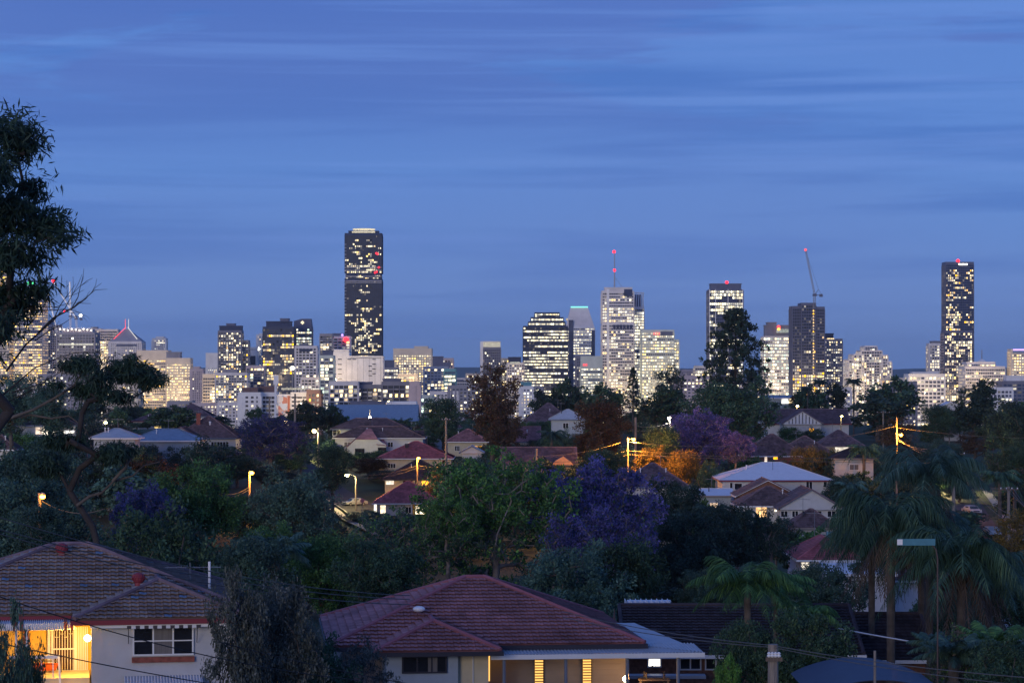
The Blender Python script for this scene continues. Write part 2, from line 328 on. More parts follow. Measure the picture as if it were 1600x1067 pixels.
# left group, behind the gum tree
t = T('gold-lit tower at the far left edge behind gum branches, with a lit mast', [(-26, 14, 380)], 3300, 'ribbon', 'c_tan', lit=.75, pal=['w_gold', 'w_warm'])
mast(t, 13, 380, 372, .5); 
for i in range(5): beacon(t, 4+i*2.2, 382+i*5, .9, 'w_gold', -1)
t = T('wide office tower with many gold-lit floors at the left edge and a green-lit crown', [(2, 66, 462)], 3400, 'ribbon', 'c_pale', lit=.8, sp=.5, pal=['w_gold', 'w_warm', 'w_warm'], caps=[(14, 56, 450, 462, 'c_grey')])
b = MB(); b.lathe([(9, 0), (8, 3), (5, 6), (.5, 8)], loc_in(t, 44, 450), 14); b.build('dome', 'c_white', t)
b = MB(); b.lathe([(7, 0), (6, 2.4), (3, 3.6)], loc_in(t, 44, 443), 14); b.build('crown_light', 'green_glow', t)
T('plain pale grey slab tower right of the gold-lit tower with the green crown', [(62, 92, 508)], 3450, 'grid', 'c_pale', lit=.18, caps=[(66, 80, 501, 508, 'c_grey')])
t = T('half-built tower wrapped in floodlit scaffold below the cranes', [(88, 148, 520)], 3300, 'grid', 'c_grey', 'g_grey', lit=.25, fh=4.2, cw=5, sp=.3, lf=lambda v, u: .95 if (.80 < v < .93) else .3, pal=['w_cool', 'w_cool', 'w_soft'], name='construction_tower', caps=[(96, 142, 514, 520, 'c_pink'), (92, 146, 537, 539, 'w_cool', 'lit_band')])
b = MB()
for i in range(13):
    x = 92+i*4.3; b.bar(loc_in(t, x, 520, 6), loc_in(t, x, 509+random.Random(i).random()*4, 6), .5)
    if i < 12: b.bar(loc_in(t, x, 513, 6), loc_in(t, x+4.3, 513, 6), .4)
b.build('scaffold', 'pipe_white', t)
b = MB()
for i in range(9): b.sphere(loc_in(t, 93+i*6.1, 514+(i % 3), 4), .9, 6)
b.build('work_lights', 'white_glow', t)
M['crane_glow'] = emit('crane_glow', (1, .88, .85), 1.6, sample=False)  # glow added to the jibs in place of the floodlight falling on them
def crane(label, base, foot, tip, D, lit='pipe_white', cw=(6, 5)):
    t = thing('tower_crane', label, 'crane', at(base[0], base[1], D), 0, 'tower cranes on the skyline'); s = D/F
    def q(p): return Vector(((p[0]-base[0])*s, 0, -(p[1]-base[1])*s))
    def truss(b, A, B, w_, n):
        d = B-A
        for i in range(n):
            a0 = A+d*i/n; a1 = A+d*(i+1)/n; perp = Vector((-d.z, 0, d.x)).normalized()*w_/2
            for sg in (1, -1):
                for yy in (-w_/2, w_/2): b.bar(a0+perp*sg+Vector((0, yy, 0)), a1+perp*sg+Vector((0, yy, 0)), .34)
            b.bar(a0+perp-Vector((0, w_/2, 0)), a1-perp-Vector((0, w_/2, 0)), .26); b.bar(a0-perp+Vector((0, w_/2, 0)), a1+perp+Vector((0, w_/2, 0)), .26)
    b = MB(); truss(b, q(base), q(foot), 1.9, 8); b.build('mast', lit, t)
    b = MB(); truss(b, q(foot), q(tip), 1.4, 16); b.build('jib', lit, t)
    b = MB(); f = q(foot); b.box(f.x-2.2, f.x+2.2, -1.5, 1.5, f.z-1.2, f.z+1.2); sg = 1 if tip[0] < foot[0] else -1
    b.box(f.x+sg*5, f.x+sg*8.5, -1.2, 1.2, f.z-2, f.z+1); b.bar((f.x, 0, f.z), (f.x+sg*7, 0, f.z), .6); b.bar((f.x, 0, f.z), (f.x+sg*4, 0, f.z+cw[0]), .5); b.bar((f.x+sg*4, 0, f.z+cw[0]), (f.x+sg*8, 0, f.z), .3); b.bar((f.x+sg*4, 0, f.z+cw[0]), q(tip), .22)
    b.build('counterweight', 'c_slate', t)
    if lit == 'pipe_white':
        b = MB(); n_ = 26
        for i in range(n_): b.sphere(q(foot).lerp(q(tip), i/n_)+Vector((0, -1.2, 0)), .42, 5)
        b.build('added_jib_glow', 'crane_glow', t)  # glowing beads added along the jib to brighten it
    return t, q
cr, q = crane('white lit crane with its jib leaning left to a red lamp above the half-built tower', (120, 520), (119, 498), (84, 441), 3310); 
b = MB(); b.sphere(q((83.5, 439)), 2.3); b.build('beacon_light', 'red_glow', cr); b = MB(); b.sphere(q((126, 493)), 2.2); b.build('floodlight', 'white_glow', cr)
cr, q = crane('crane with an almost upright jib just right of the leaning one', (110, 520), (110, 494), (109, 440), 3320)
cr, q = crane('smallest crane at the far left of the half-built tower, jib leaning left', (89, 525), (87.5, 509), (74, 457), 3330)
b = MB(); b.sphere(q((74, 456)), 1.2); b.sphere(q((101, 487)), 1.7); b.build('beacon_light', 'red_glow', cr)
T('grey tower with a flat top right of the half-built tower', [(138, 158, 514)], 3400, 'grid', 'c_pale', lit=.15, caps=[(142, 151, 511, 514, 'c_grey')])
T('office block with a strip of lit floors beside the spired pyramid roof', [(154, 184, 515)], 3380, 'ribbon', 'c_pale', lit=.9, lf=lambda v, u: 1 if (u < .42 and v < .87) else 0, abs=1, sp=.45, pal=['w_soft', 'w_warm'])
t = T('tower with a pyramid roof outlined in pink and white light and two spires', [(170, 221, 534)], 3200, 'punch', 'c_pale', lit=.12, rot=0, depth=34, caps=[(182, 214, 538, 541, 'c_slate', 'lit_band')])
b = MB(); z = loc_in(t, 0, 534)[2]+.6; x0 = loc_in(t, 170, 0)[0]; x1 = loc_in(t, 221, 0)[0]; c = loc_in(t, 195.5, 514); dpp = t['_dp']
b.add([(x0, 0, z), (x1, 0, z), (x1, dpp, z), (x0, dpp, z), (c[0]-2, dpp/2-2, c[2]), (c[0]+2, dpp/2-2, c[2]), (c[0]+2, dpp/2+2, c[2]), (c[0]-2, dpp/2+2, c[2])], [(0,1,5,4),(1,2,6,5),(2,3,7,6),(3,0,4,7),(4,5,6,7)]); b.build('pyramid_roof', 'c_grey', t)
for nm, xx, xp, mm in (('light_strip', x0+6, 194, 'red_line'), ('light_strip', x1-6, 197, 'white_line')):
    b = MB(); b.tube([(xx, -.5+3, z+3), loc_in(t, xp, 511, dpp/2-3)], .45, 5); b.build(nm, mm, t)
for xp in (193, 198):
    b = MB(); b.tube([loc_in(t, xp, 516), loc_in(t, xp, 497)], [.8, .5], 6); b.build('spire', 'pipe_white', t); b = MB(); b.tube([loc_in(t, xp, 513, 15.5), loc_in(t, xp, 499, 15.5)], .35, 5); b.build('light_strip', 'red_line' if xp < 195 else 'white_line', t)
T('slim apartment tower with bright balconies behind the flat tan block', [(238, 259, 529)], 3500, 'punch', 'c_white', lit=.4, caps=[(243, 256, 526, 529, 'c_white'), (236, 241, 533, 570, 'c_white')])
T('flat-topped tan block with lit floors, partly behind the nearer gum crown', [(214, 262, 548)], 3000, 'ribbon', 'c_tan', lit=.75, sp=.55, top=12, pal=['w_gold', 'w_warm'], fh=4.1)
T('tan office block with rows of lit windows and a dark plant room', [(260, 297, 560)], 2900, 'ribbon', 'c_tan', lit=.9, sp=.55, top=7, cw=2.6, pw=.7, run=.85, pal=['w_warm', 'w_soft', 'w_warm'], caps=[(259, 281, 550, 560, 'c_grey')])
T('pinkish apartment tower of small dark windows right of the tan office block', [(297, 317, 577)], 2850, 'punch', 'c_pink', lit=.12, fh=3, cw=3, caps=[(302, 311, 573, 577, 'c_pink')])
T('white tower with upright ribs below a black and white apartment tower', [(322, 342, 552)], 3300, 'punch', 'c_white', lit=.6, pw=2.2, cw=3, sp=.45, top=20)
T('tan concrete block with lit ends at the foot of the ribbed white tower', [(317, 339, 585)], 2700, 'ribbon', 'c_tan', lit=.9, lf=lambda v, u: 1 if (u > .45 and v < .8) else 0, abs=1, top=4)
t = T('black and white apartment tower with a slab-topped dark crown', [(341, 377, 517)], 3100, 'resi', 'c_mid', 'g_black', lit=.45, accent='c_white', pw=.9, cw=4.2, caps=[(342, 377, 509, 517, 'c_dark'), (353, 366, 505.5, 509, 'c_slate')])
T('grey slab apartment tower against the right side of the black and white one', [(376, 388, 532)], 3110, 'resi', 'c_grey', lit=.2, accent='c_white')
T('low white block with dark openings between two slim slabs', [(387, 402, 543)], 3200, 'blank', 'c_white', caps=[(389, 399, 556, 570, 'g_black', 'lit_band'), (389, 399, 573, 576, 'w_green', 'lit_band')])
t = T('thin white slab against the left side of the navy tower with gold windows', [(401, 412, 523)], 3210, 'punch', 'c_white', lit=.2, caps=[(405, 411, 521, 524, 'c_white')]); beacon(t, 404.5, 545, 1.7, 'white_glow', -1.5)
t = T('navy glass tower with scattered gold windows and a dark flat top', [(411, 459, 511)], 3000, 'ribbon', 'c_dark', 'g_navy', cw=3, sp=.28, pw=.2, lit=.4, run=.75, abs=1, lf=lambda v, u: (.85 if (u < .35 and math.sin(v*41) > 0) or (u > .55 and .45 < v < .93 and math.sin(v*47+1) > -.1) else .06) if v < .95 else 0, pal=['w_gold', 'w_warm', 'w_warm'], caps=[(415, 454, 502, 511, 'c_dark'), (437, 450, 497.5, 503, 'c_slate')])
t = T('navy and green-lit tower with a small diamond sign under its sloping top', [(459, 487, 511)], 3060, 'ribbon', 'c_slate', 'g_blue', lit=.8, pal=['w_green', 'w_cool', 'w_soft'], lf=lambda v, u: 1 if .72 < v < .98 else .3)
b = MB(); x0 = loc_in(t, 459, 0)[0]; x1 = loc_in(t, 487, 0)[0]; z = loc_in(t, 0, 511)[2]+.6; xm = loc_in(t, 471, 0)[0]; zt = loc_in(t, 0, 498)[2]
b.prism([(x0, z), (x1, z), (x1-1, zt), (xm, zt), (x0, z+7)], 1, t['_dp']-1); b.build('sloping_top', 'c_slate', t)
b = MB(); c = loc_in(t, 472.5, 504, 0); b.prism([(c[0]-2.4, c[2]), (c[0], c[2]-2.4), (c[0]+2.4, c[2]), (c[0], c[2]+2.4)], .3, .8); b.build('sign', 'w_soft', t)
T('grey tower framed in white with lit rooms, in front of the diamond-signed tower', [(461, 495, 541)], 2700, 'grid', 'c_pale', 'g_black', cw=5.5, pw=1.3, lit=.32, run=.2, pal=['w_cool', 'w_soft'], caps=[(467, 480, 537, 541, 'c_slate'), (468, 487, 545, 549, 'c_dark', 'lit_band')])
t = T('wide residential block of speckled lit rooms with a low hipped roof', [(337, 386, 583)], 2600, 'resi', 'c_pale', 'g_grey', lit=.5, cw=3.4, fh=3.1, accent='c_white', caps=[(346, 370, 577, 583, 'c_grey')])
T('pinkish terrace block with green-lit floors left of the navy tower foot', [(385, 413, 572)], 2650, 'resi', 'c_pink', lit=.4, pal=['w_green', 'w_soft', 'w_warm'])
T('narrow grey block behind the long white hospital-like slab', [(500, 519, 522)], 2900, 'resi', 'c_grey', lit=.3, accent='c_white')
t = T('framed grey tower carrying a bright red lamp, left of the tallest tower', [(515, 547, 526)], 2950, 'grid', 'c_pale', 'g_black', cw=6, pw=1.2, lit=.35, caps=[(519, 541, 521, 526, 'c_slate'), (528, 547, 531, 532.3, 'c_white', 'light_strip')])
beacon(t, 540.5, 531, 2.8, y=-2); beacon(t, 535, 523.5, 1.5, 'violet_glow', y=-2)
t = T('slim pale green-lit tower at the left end of the blank white slab', [(500, 521, 556)], 2300, 'resi', 'c_green', lit=.5, pal=['w_green', 'w_cool', 'w_soft'], accent='c_white', caps=[(504, 519, 547, 556, 'c_slate')], zb=2)
# the blank white slab
t = T('blank white slab building with short dark slots, at the foot of the tallest tower', [(519, 545, 547), (545, 598, 557)], 2500, 'blank', 'c_white', 'c_white', depth=30, top=1, name='warehouse_block', cat='building')
for x, y, w_ in [(528, 562, 6), (528, 570, 6), (528, 577.5, 6), (528, 585, 6), (528, 592.5, 6), (543, 562, 6), (550.5, 562, 6), (582, 562, 5), (576, 572.5, 5), (582, 569.5, 5), (582, 577, 5), (576, 580, 5), (582, 584.5, 5), (576, 587.5, 5)]:
    a = loc_in(t, x, y, 0); b = MB(); b.box(a[0], a[0]+w_*t['_s'], -.9, -.55, a[2], a[2]+1.3*t['_s']); b.build('slot_window', 'g_black', t)
b = MB()
for i in range(7): xx = loc_in(t, 541+i*9, 0)[0]; b.box(xx-.12, xx+.12, -.62, -.5, 0, loc_in(t, 0, 558)[2])
b.build('panel_joint', 'c_grey', t)
# the tallest tower
def inf(v, u):
    if v > .965: return 0
    if u > .28 and u < .72: base = .40+.3*math.sin(v*90)*(math.sin(v*23) > 0)
    else: base = .13
    if abs(v-.765) < .012 and False: base = 1
    for c_ in (.36, .805): 
        if abs(v-(1-c_)) < .009: return .97 if .2 < u < .8 else .2
    if v > .80: base *= .4
    return base
t = T('tallest tower, near-black glass with scattered lit rooms and a lit crown ring', [(539, 596, 365, 427), (540.5, 594.5, 427, 436), (539, 596, 436, None)], 3500, 'resi', 'c_dark', 'g_black', depth=36, fh=3.25, cw=3.5, sp=.2, pw=.22, balc=0, lf=inf, abs=1, mix=1, lit=1, dim=.05, top=3, accent='c_slate', pal=['w_soft', 'w_warm', 'w_soft'], caps=[(544, 591, 360.5, 365, 'c_dark'), (550, 586, 361.5, 364, 'crown_glow', 'light_strip')], seed=7)
b = MB(); c = loc_in(t, 567.5, 361); n = 26
for i in range(n): a = 2*math.pi*i/n; b.box(c[0]+15*math.cos(a)-.35, c[0]+15*math.cos(a)+.35, c[1]+12*math.sin(a)-.35, c[1]+12*math.sin(a)+.35, c[2], c[2]+3)
b.lathe([(16, 3), (16.4, 3), (16.4, 3.8), (15.8, 3.8)], c, 26); b.build('crown_ring', 'crown_glow', t)
for yy in (418, 422.5, 432, 439, 441.5):
    z = loc_in(t, 0, yy)[2]; xa = loc_in(t, 538.6, 0)[0]; xb = loc_in(t, 596.4, 0)[0]; b = MB(); b.box(xa, xb, -1.1, .2, z-.35, z+.35); b.build('ledge', 'c_pale', t)
for i in range(34):
    z = loc_in(t, 0, 382+i*5.2)[2]; xa = loc_in(t, 538.4, 0)[0]; b = MB(); b.box(xa, xa+2.6, -1.1, 1, z-.3, z+.3); b.build('balcony', 'c_pale', t)
for px, py in ((588, 396), (590, 397), (588.5, 425), (586, 426), (592, 418)): beacon(t, px, py, 1.25, y=-1.2)
# front apartments on the fringe
T('low apartment block with stacked balconies, left of three below the blank white slab', [(515, 559, 597)], 1750, 'resi', 'c_pale', 'g_black', lit=.42, cw=4.4, accent='c_white', zb=6)
T('apartment block with a curved dark roof, middle of three below the blank white slab', [(558, 598, 602)], 1760, 'resi', 'c_mid', 'g_black', lit=.4, accent='c_white', zb=6, caps=[(556, 580, 597, 602, 'c_slate')])
T('apartment block with a dark middle, right of three below the blank white slab', [(597, 642, 597)], 1740, 'resi', 'c_mid', 'g_black', lit=.5, cw=5, accent='c_grey', zb=6, caps=[(598, 625, 592, 597, 'c_slate')])
T('bare white slab wall with one column of slots at the right end of the apartments', [(641, 656, 597)], 1735, 'punch', 'c_pink', 'g_black', lit=.1, pw=3, cw=4.5, zb=6)
T('long low apartment block with orange-lit ground floor in front of the balconies', [(548, 600, 628)], 1600, 'resi', 'c_slate', 'g_black', lit=.5, pal=['w_gold', 'w_warm'], zb=10)
T('white slab apartments of eight floors with dark windows, left of the painted wall', [(373, 407, 614)], 1800, 'punch', 'c_white', 'g_black', lit=.1, cw=4.5, pw=2.5, fh=3.6, zb=5, caps=[(378, 402, 606, 614, 'c_brown'), ])
T('balcony wing of dark open floors beside the white slab apartments', [(407, 432, 614)], 1810, 'ribbon', 'c_white', 'g_black', lit=.15, cw=5, sp=.35, fh=3.6, zb=5, pal=['w_gold'], caps=[(404, 428, 604, 614, 'c_brown')])
t = T('striped white and brown apartment block carrying the painted wall', [(455, 482, 614)], 1700, 'ribbon', 'c_white', 'g_black', lit=.2, sp=.55, fh=3.4, cw=5, zb=6)
T('dark brown apartment block with lit ground floors right of the painted wall', [(480, 500, 610)], 1690, 'grid', 'c_brown', 'g_black', lit=.35, zb=6, pal=['w_gold', 'w_warm'], caps=[(440, 478, 606, 609, 'crown_glow', 'lit_band')])
# the painted wall
tt = thing('mural_wall', 'end wall painted in blue, white and red patches, left of the striped apartments', 'wall', (wx(445, 1700), 1700, 6))
b = MB(); s = 1700/F; b.box(-10.5*s, 8.5*s, 0, 12, 0, wz(616, 1700)-6); o = b.build('wall', 'c_white', tt)
mm, nt, bs, N, L = _nt('mural_paint'); tcx = N('ShaderNodeTexCoord'); vo = N('ShaderNodeTexVoronoi'); vo.inputs['Scale'].default_value = .35; L(tcx.outputs['Object'], vo.inputs[0]); cr_ = N('ShaderNodeValToRGB'); cr_.color_ramp.interpolation = 'CONSTANT'
for i, (p, c) in enumerate([(0, (.55, .6, .7)), (.25, (.25, .35, .55)), (.45, (.6, .58, .6)), (.62, (.5, .18, .12)), (.8, (.55, .35, .3))]):
    q_ = cr_.color_ramp.elements[i] if i < 2 else cr_.color_ramp.elements.new(p); q_.position = p; q_.color = (*c, 1)
L(vo.outputs['Color'], cr_.inputs[0]); L(cr_.outputs[0], bs.inputs['Base Color']); M['mural_paint'] = mm
b = MB(); b.box(-10*s, 4*s, -.3, -.05, .5, wz(617, 1700)-6.5); b.build('mural', 'mural_paint', tt); b = MB(); b.box(4.4*s, 8*s, -.3, -.05, .5, wz(617, 1700)-6.5); M['mural_red'] = mat('mural_red', (.5, .17, .1)); b.build('red_panel', 'mural_red', tt)
tt = thing('flood_mast', 'tall white mast with a lamp head, between the white slab and the painted wall', 'mast', (wx(431, 1650), 1650, 5)); b = MB(); b.tube([(0, 0, 0), (0, 0, wz(600, 1650)-5)], [1.4, .9], 10); b.build('mast', 'pipe_white', tt); b = MB(); b.box(-1.6, 1.8, -.8, .8, wz(600, 1650)-5.1, wz(586, 1650)-5); b.build('lamp_head', 'pipe_white', tt)
tt = thing('flood_mast', 'floodlight mast with a dazzling white lamp in front of the navy tower', 'mast', (wx(457, 2400), 2400, 5)); b = MB(); b.tube([(0, 0, 0), (0, 0, wz(577, 2400)-5)], .5, 6); b.build('mast', 'steel', tt); b = MB(); b.sphere((0, 0, wz(575, 2400)-5), 2.6, sz=.7); b.build('floodlight', 'white_glow', tt)
T('low white block with a lit roof line at the foot of the framed towers', [(470, 504, 590)], 2500, 'grid', 'c_pale', lit=.45, cw=5, pal=['w_cool', 'w_soft'], caps=[(486, 503, 607, 611, 'w_cool', 'lit_band')], accent='c_white')
# middle
T('dark-topped office block with bright floors right of the blank white slab', [(597, 622, 575)], 2700, 'ribbon', 'c_grey', lit=.95, sp=.45, top=2, pal=['w_cool', 'w_soft'], caps=[(597, 615, 563, 575, 'c_slate')])
T('wide tan office block with a grid of lit windows and a heavy blank parapet', [(615, 674, 545)], 3000, 'grid', 'c_tan', 'g_grey', lit=.85, sp=.45, pw=1.3, cw=4, top=8, pal=['w_warm', 'w_soft'], caps=[(647, 668, 541, 545, 'c_tan')])
T('tan stepped block with golden lamps in front of the wide tan office', [(622, 652, 585)], 2500, 'ribbon', 'c_tan', lit=.7, pal=['w_gold', 'w_warm'], lf=lambda v, u: 1 if v > .5 else .4)
T('bluish gridded block with a few lit rooms right of the wide tan office', [(662, 700, 573)], 2600, 'grid', 'c_blue', 'g_blue', lit=.3, cw=4.5, accent='c_pale', caps=[(676, 692, 557, 573, 'c_slate')])
T('block with a pink lit top floor behind the bluish gridded one', [(691, 708, 560)], 2900, 'grid', 'c_pink', lit=.3, caps=[(693, 705, 566, 572, 'c_slate', 'lit_band')])
T('rounded glass block with broad lit floors beside the bluish gridded one', [(694, 712, 577)], 2500, 'ribbon', 'c_teal', 'g_blue', lit=.8, fh=4.4, cw=5, pal=['w_soft', 'w_cool'])
T('low grey block between the bluish blocks and the brown tree', [(711, 733, 591)], 2900, 'ribbon', 'c_pale', lit=.2, caps=[(713, 724, 593, 596, 'c_slate', 'lit_band')])
T('small white block with a green-lit fin beside the bare white slab', [(656, 676, 618)], 1900, 'resi', 'c_green', lit=.5, accent='c_white', pal=['w_green', 'w_soft'], zb=6)
T('pale low block behind the crown of the brown tree', [(728, 752, 584)], 3000, 'grid', 'c_tan', lit=.3)
t = T('round-cornered dark tower with a glowing oval crown, above the brown tree', [(751, 782, 543)], 3000, 'grid', 'c_mid', 'g_navy', lit=.22, cw=3.2, accent='c_white', depth=22, pal=['w_cool', 'w_soft'])
b = MB(); c = loc_in(t, 766.5, 541); b.lathe([(12.2, -1), (12.2, .3), (12.2, 5.2), (11.9, 5.2)], c, 26); b.build('crown_light', 'crown_glow', t); b = MB(); b.lathe([(12.6, 5.3), (12.6, 6.3), (11, 6.6)], c, 26); b.build('crown_roof', 'c_white', t)
b = MB(); b.box(loc_in(t, 751, 0)[0]-.6, loc_in(t, 755, 0)[0], -1.5, 20, 0, loc_in(t, 0, 534)[2]); b.build('fin_wall', 'c_white', t)
T('tan office block left of the stepped black tower, behind the brown tree', [(781, 803, 560)], 3100, 'grid', 'c_tan', lit=.5, pal=['w_warm', 'w_soft'])
T('grey office block with a black roof box left of the stepped black tower', [(792, 819, 567)], 3000, 'grid', 'c_pale', lit=.3, caps=[(794, 814, 558, 565, 'c_dark'), (797, 812, 565.2, 568.5, 'w_cool', 'lit_band')])
T('low white building with a teal roof below the stepped black tower', [(812, 833, 604)], 2100, 'punch', 'c_white', 'g_blue', lit=.7, cw=4, pal=['w_warm', 'w_cool'], caps=[(814, 831, 597, 604, 'c_teal')], zb=6)
T('low grey block with a teal roof right of the bright-windowed white building', [(832, 848, 604)], 2200, 'punch', 'c_grey', lit=.2, zb=6)
T('stepped black glass tower with long rows of pale yellow windows', [(818, 887, 510, None), (826, 883, 503, 510, 3), (830, 880, 496, 503, 6), (836, 874, 488.5, 496, 9)], 3000, 'ribbon', 'c_dark', 'g_black', fh=4.0, cw=2.9, sp=.45, pw=.15, lit=.78, run=.85, dead=.08, lf=lambda v, u: 1 if v < .96 else .25, top=1.5, pal=['w_cool', 'w_soft', 'w_soft'], seed=21)
# chamfered white tower
t = T('white tower with slanted chamfered shoulders and a teal-lit ridge', [(884, 929, 512)], 3200, 'ribbon', 'c_white', 'g_grey', lit=.62, run=.6, sp=.55, cw=3.2, pw=.6, top=1, depth=34, pal=['w_cool', 'w_soft'])
b = MB(); X = lambda p: loc_in(t, p, 0)[0]; Z = lambda p: loc_in(t, 0, p)[2]; dpp = t['_dp']; zb_ = Z(512)+.6
b.add([(X(884), 0, zb_), (X(929), 0, zb_), (X(929), dpp, zb_), (X(884), dpp, zb_), (X(892), 10, Z(480)), (X(919), 10, Z(480)), (X(919), dpp-4, Z(480)), (X(892), dpp-4, Z(480))], [(0,1,5,4),(1,2,6,5),(2,3,7,6),(3,0,4,7),(4,5,6,7)])
b.build('slanted_top', 'c_pale', t)
b = MB(); b.add([(X(897), 6.4, Z(500)), (X(925), 3.4, Z(505)), (X(917.5), 9, Z(485)), ], [(0, 1, 2)]); b.build('dark_pane', 'g_grey', t)
b = MB(); b.box(X(892), X(919), 9.2, 10, Z(480)-.2, Z(478.4)); b.build('light_strip', 'teal_glow', t)
for xa, xb in ((888.5, 896), (924, 929.4)):
    b = MB(); b.box(X(xa), X(xb), -.95, -.72, Z(612), Z(500) if xa < 900 else Z(516)); b.build('glass_strip', 'g_grey', t)
beacon(t, 886, 499, 1.5, 'w_warm', 2)
T('pale block with a small red sign in front of the chamfered white tower', [(908, 941, 557)], 2800, 'ribbon', 'c_green', 'g_grey', lit=.8, sp=.5, top=14, pal=['w_soft', 'w_cool'], caps=[(911, 914, 568.5, 571.5, 'red_line', 'sign'), (915, 917.5, 568.5, 571.5, 'red_line', 'sign')])
T('narrow grey glass block between the chamfered tower and the pale block with red sign', [(900, 909, 557)], 2850, 'grid', 'c_mid', 'g_blue', lit=.2)
# the tower with the mast
def mid(v, u): return 1.0 if v < .52 else (.42 if v < .93 else .0)
t = T('tall grey office tower with the red-lit antenna mast', [(941, 990, 455, 505), (941, 990, 505, None)], 2900, 'grid', 'c_pale', 'g_navy', depth=30, cw=3.3, pw=.5, sp=.5, fh=3.9, lit=.8, run=.6, lf=mid, top=2.5, pal=['w_warm', 'w_soft', 'w_cool'], seed=5, caps=[(945, 988, 449, 456, 'c_pale')])
for i in range(6):
    b = MB(); b.box(X2 := loc_in(t, 958+i*5.2, 0)[0], X2+3, -1.2, -.85, loc_in(t, 0, 513.5)[2], loc_in(t, 0, 507.5)[2]); b.build('louvre', 'g_navy', t)
b = MB(); b.box(loc_in(t, 975, 0)[0], loc_in(t, 988, 0)[0], -1.2, -.8, loc_in(t, 0, 463)[2], loc_in(t, 0, 452)[2]); b.build('louvre', 'g_navy', t)
b = MB(); b.box(loc_in(t, 948, 0)[0], loc_in(t, 952, 0)[0], -1.3, -.7, 0, loc_in(t, 0, 452)[2]); b.build('pier', 'c_white', t)
mast(t, 961, 450, 393, .75); b = MB(); b.tube([loc_in(t, 962, 433), loc_in(t, 974, 449)], .25, 5)
for yy in (437, 441, 445): b.bar(loc_in(t, 958.5, yy), loc_in(t, 963.5, yy), .35)
b.build('stay', 'steel', t); beacon(t, 960.3, 392.5, 1.8); beacon(t, 961, 421.5, 1.6)
t = T('white-finned tower with curved crown blades right of the mast tower', [(989, 1006, 480)], 2950, 'ribbon', 'c_white', 'g_navy', lit=.85, sp=.35, pal=['w_cool', 'w_soft'], cw=3)
b = MB()
for i in range(5):
    x = 990+i*3.9; b.tube([loc_in(t, x, 480, 0), loc_in(t, x+.5-.3*i, 470, 0), loc_in(t, x+1.5-.5*i, 463, 1), loc_in(t, x+1.2-.2*i, 457, 1)], .55, 5)
b.tube([loc_in(t, 988.5, 457, 1), loc_in(t, 1005, 457.5, 1)], .6, 5); b.tube([loc_in(t, 1004.5, 457, 0), loc_in(t, 1004, 480, 0)], .6, 5)
b.build('crown_blade', 'pipe_white', t); b = MB(); b.box(loc_in(t, 992, 0)[0], loc_in(t, 1003, 0)[0], 5, 20, loc_in(t, 0, 481)[2], loc_in(t, 0, 460)[2]); b.build('plant_room', 'c_slate', t)
t = T('wide pale office block with yellow-lit floors and a small red roof sign', [(1003, 1053, 516, None), (1053, 1061, 531, None, 4)], 2850, 'ribbon', 'c_green', 'g_grey', lit=.9, sp=.5, cw=3.2, pw=.6, top=3, run=.7, pal=['w_soft', 'w_warm', 'w_cool'], caps=[(1032, 1051, 518, 524, 'c_slate', 'lit_band')])
for i, (xa, h_) in enumerate(((1021, 3.6), (1024.5, 4), (1028, 3.6))):
    b = MB(); a = loc_in(t, xa, 523, -1.3); b.box(a[0], a[0]+.6, -1.5, -.9, a[2], a[2]+h_*.7); b.box(a[0]+1.4, a[0]+2, -1.5, -.9, a[2], a[2]+h_*.7); b.box(a[0]+.6, a[0]+1.4, -1.5, -.9, a[2]+h_*.25, a[2]+h_*.45); b.build('sign_letter', 'red_line', t)
T('low hazy blocks of flats left of the bunya pine', [(1061, 1092, 578, None)], 3300, 'punch', 'c_pink', lit=.15)
T('lit low office behind the left edge of the bunya pine', [(1086, 1112, 572)], 2900, 'ribbon', 'c_pale', lit=.6)
t = T('tall slate tower with lit upper floors directly behind the bunya pine', [(1108, 1161, 453)], 2900, 'ribbon', 'c_slate', 'g_navy', lit=.55, run=.8, cw=3.2, sp=.3, top=1, rot=0, accent='c_pale', pal=['w_soft', 'w_cool'], caps=[(1111, 1159, 443, 453, 'c_slate')], lf=lambda v, u: 1 if v > .6 else .6, seed=3)
b = MB()
for p in (1108.5, 1118, 1137.5, 1160.5): xx = loc_in(t, p, 0)[0]; b.box(xx-.4, xx+.4, -1.3, -.8, 0, loc_in(t, 0, 452)[2])
b.build('fin', 'c_white', t); mast(t, 1137, 446, 440, .5); beacon(t, 1137.5, 440.5, 1.9)
T('low grey office at the right foot of the bunya pine', [(1160, 1196, 598)], 2500, 'grid', 'c_pale', lit=.5)
t = T('bow-fronted office with full lit floors and a glowing red roof lamp', [(1193, 1238, 526)], 2700, 'ribbon', 'c_pale', 'g_grey', lit=.85, run=.8, sp=.42, cw=3, top=1.5, pal=['w_soft', 'w_cool', 'w_green'], caps=[(1196, 1238, 508, 526, 'c_mid'), (1213, 1236, 514, 520, 'w_green', 'light_strip'), (1200, 1214, 503.5, 508, 'c_mid')], seed=9)
beacon(t, 1216.5, 511, 2.2, 'red_line', -1); beacon(t, 1216.5, 514, 1.6, 'orange_glow', -1.5)
def greyt(v, u):
    if .42 < u < .50: return .7
    if v > .58: return .03
    return .8 if v < .44 else .3
t = T('dark grey twin-slab tower under the slim crane, lower floors golden', [(1238, 1256, 479), (1252, 1274, 474, None, -2), (1270, 1288, 480)], 2600, 'grid', 'c_slate', 'g_black', lit=.8, abs=1, lf=greyt, cw=3, pw=.5, sp=.35, fh=3.5, pal=['w_gold', 'w_warm', 'w_soft'], accent='c_grey', seed=12)
b = MB(); a = loc_in(t, 1270.5, 480, -3)
for i in range(30): b.sphere((a[0], -3.2, a[2]-4-i*3.2), .75, 6)
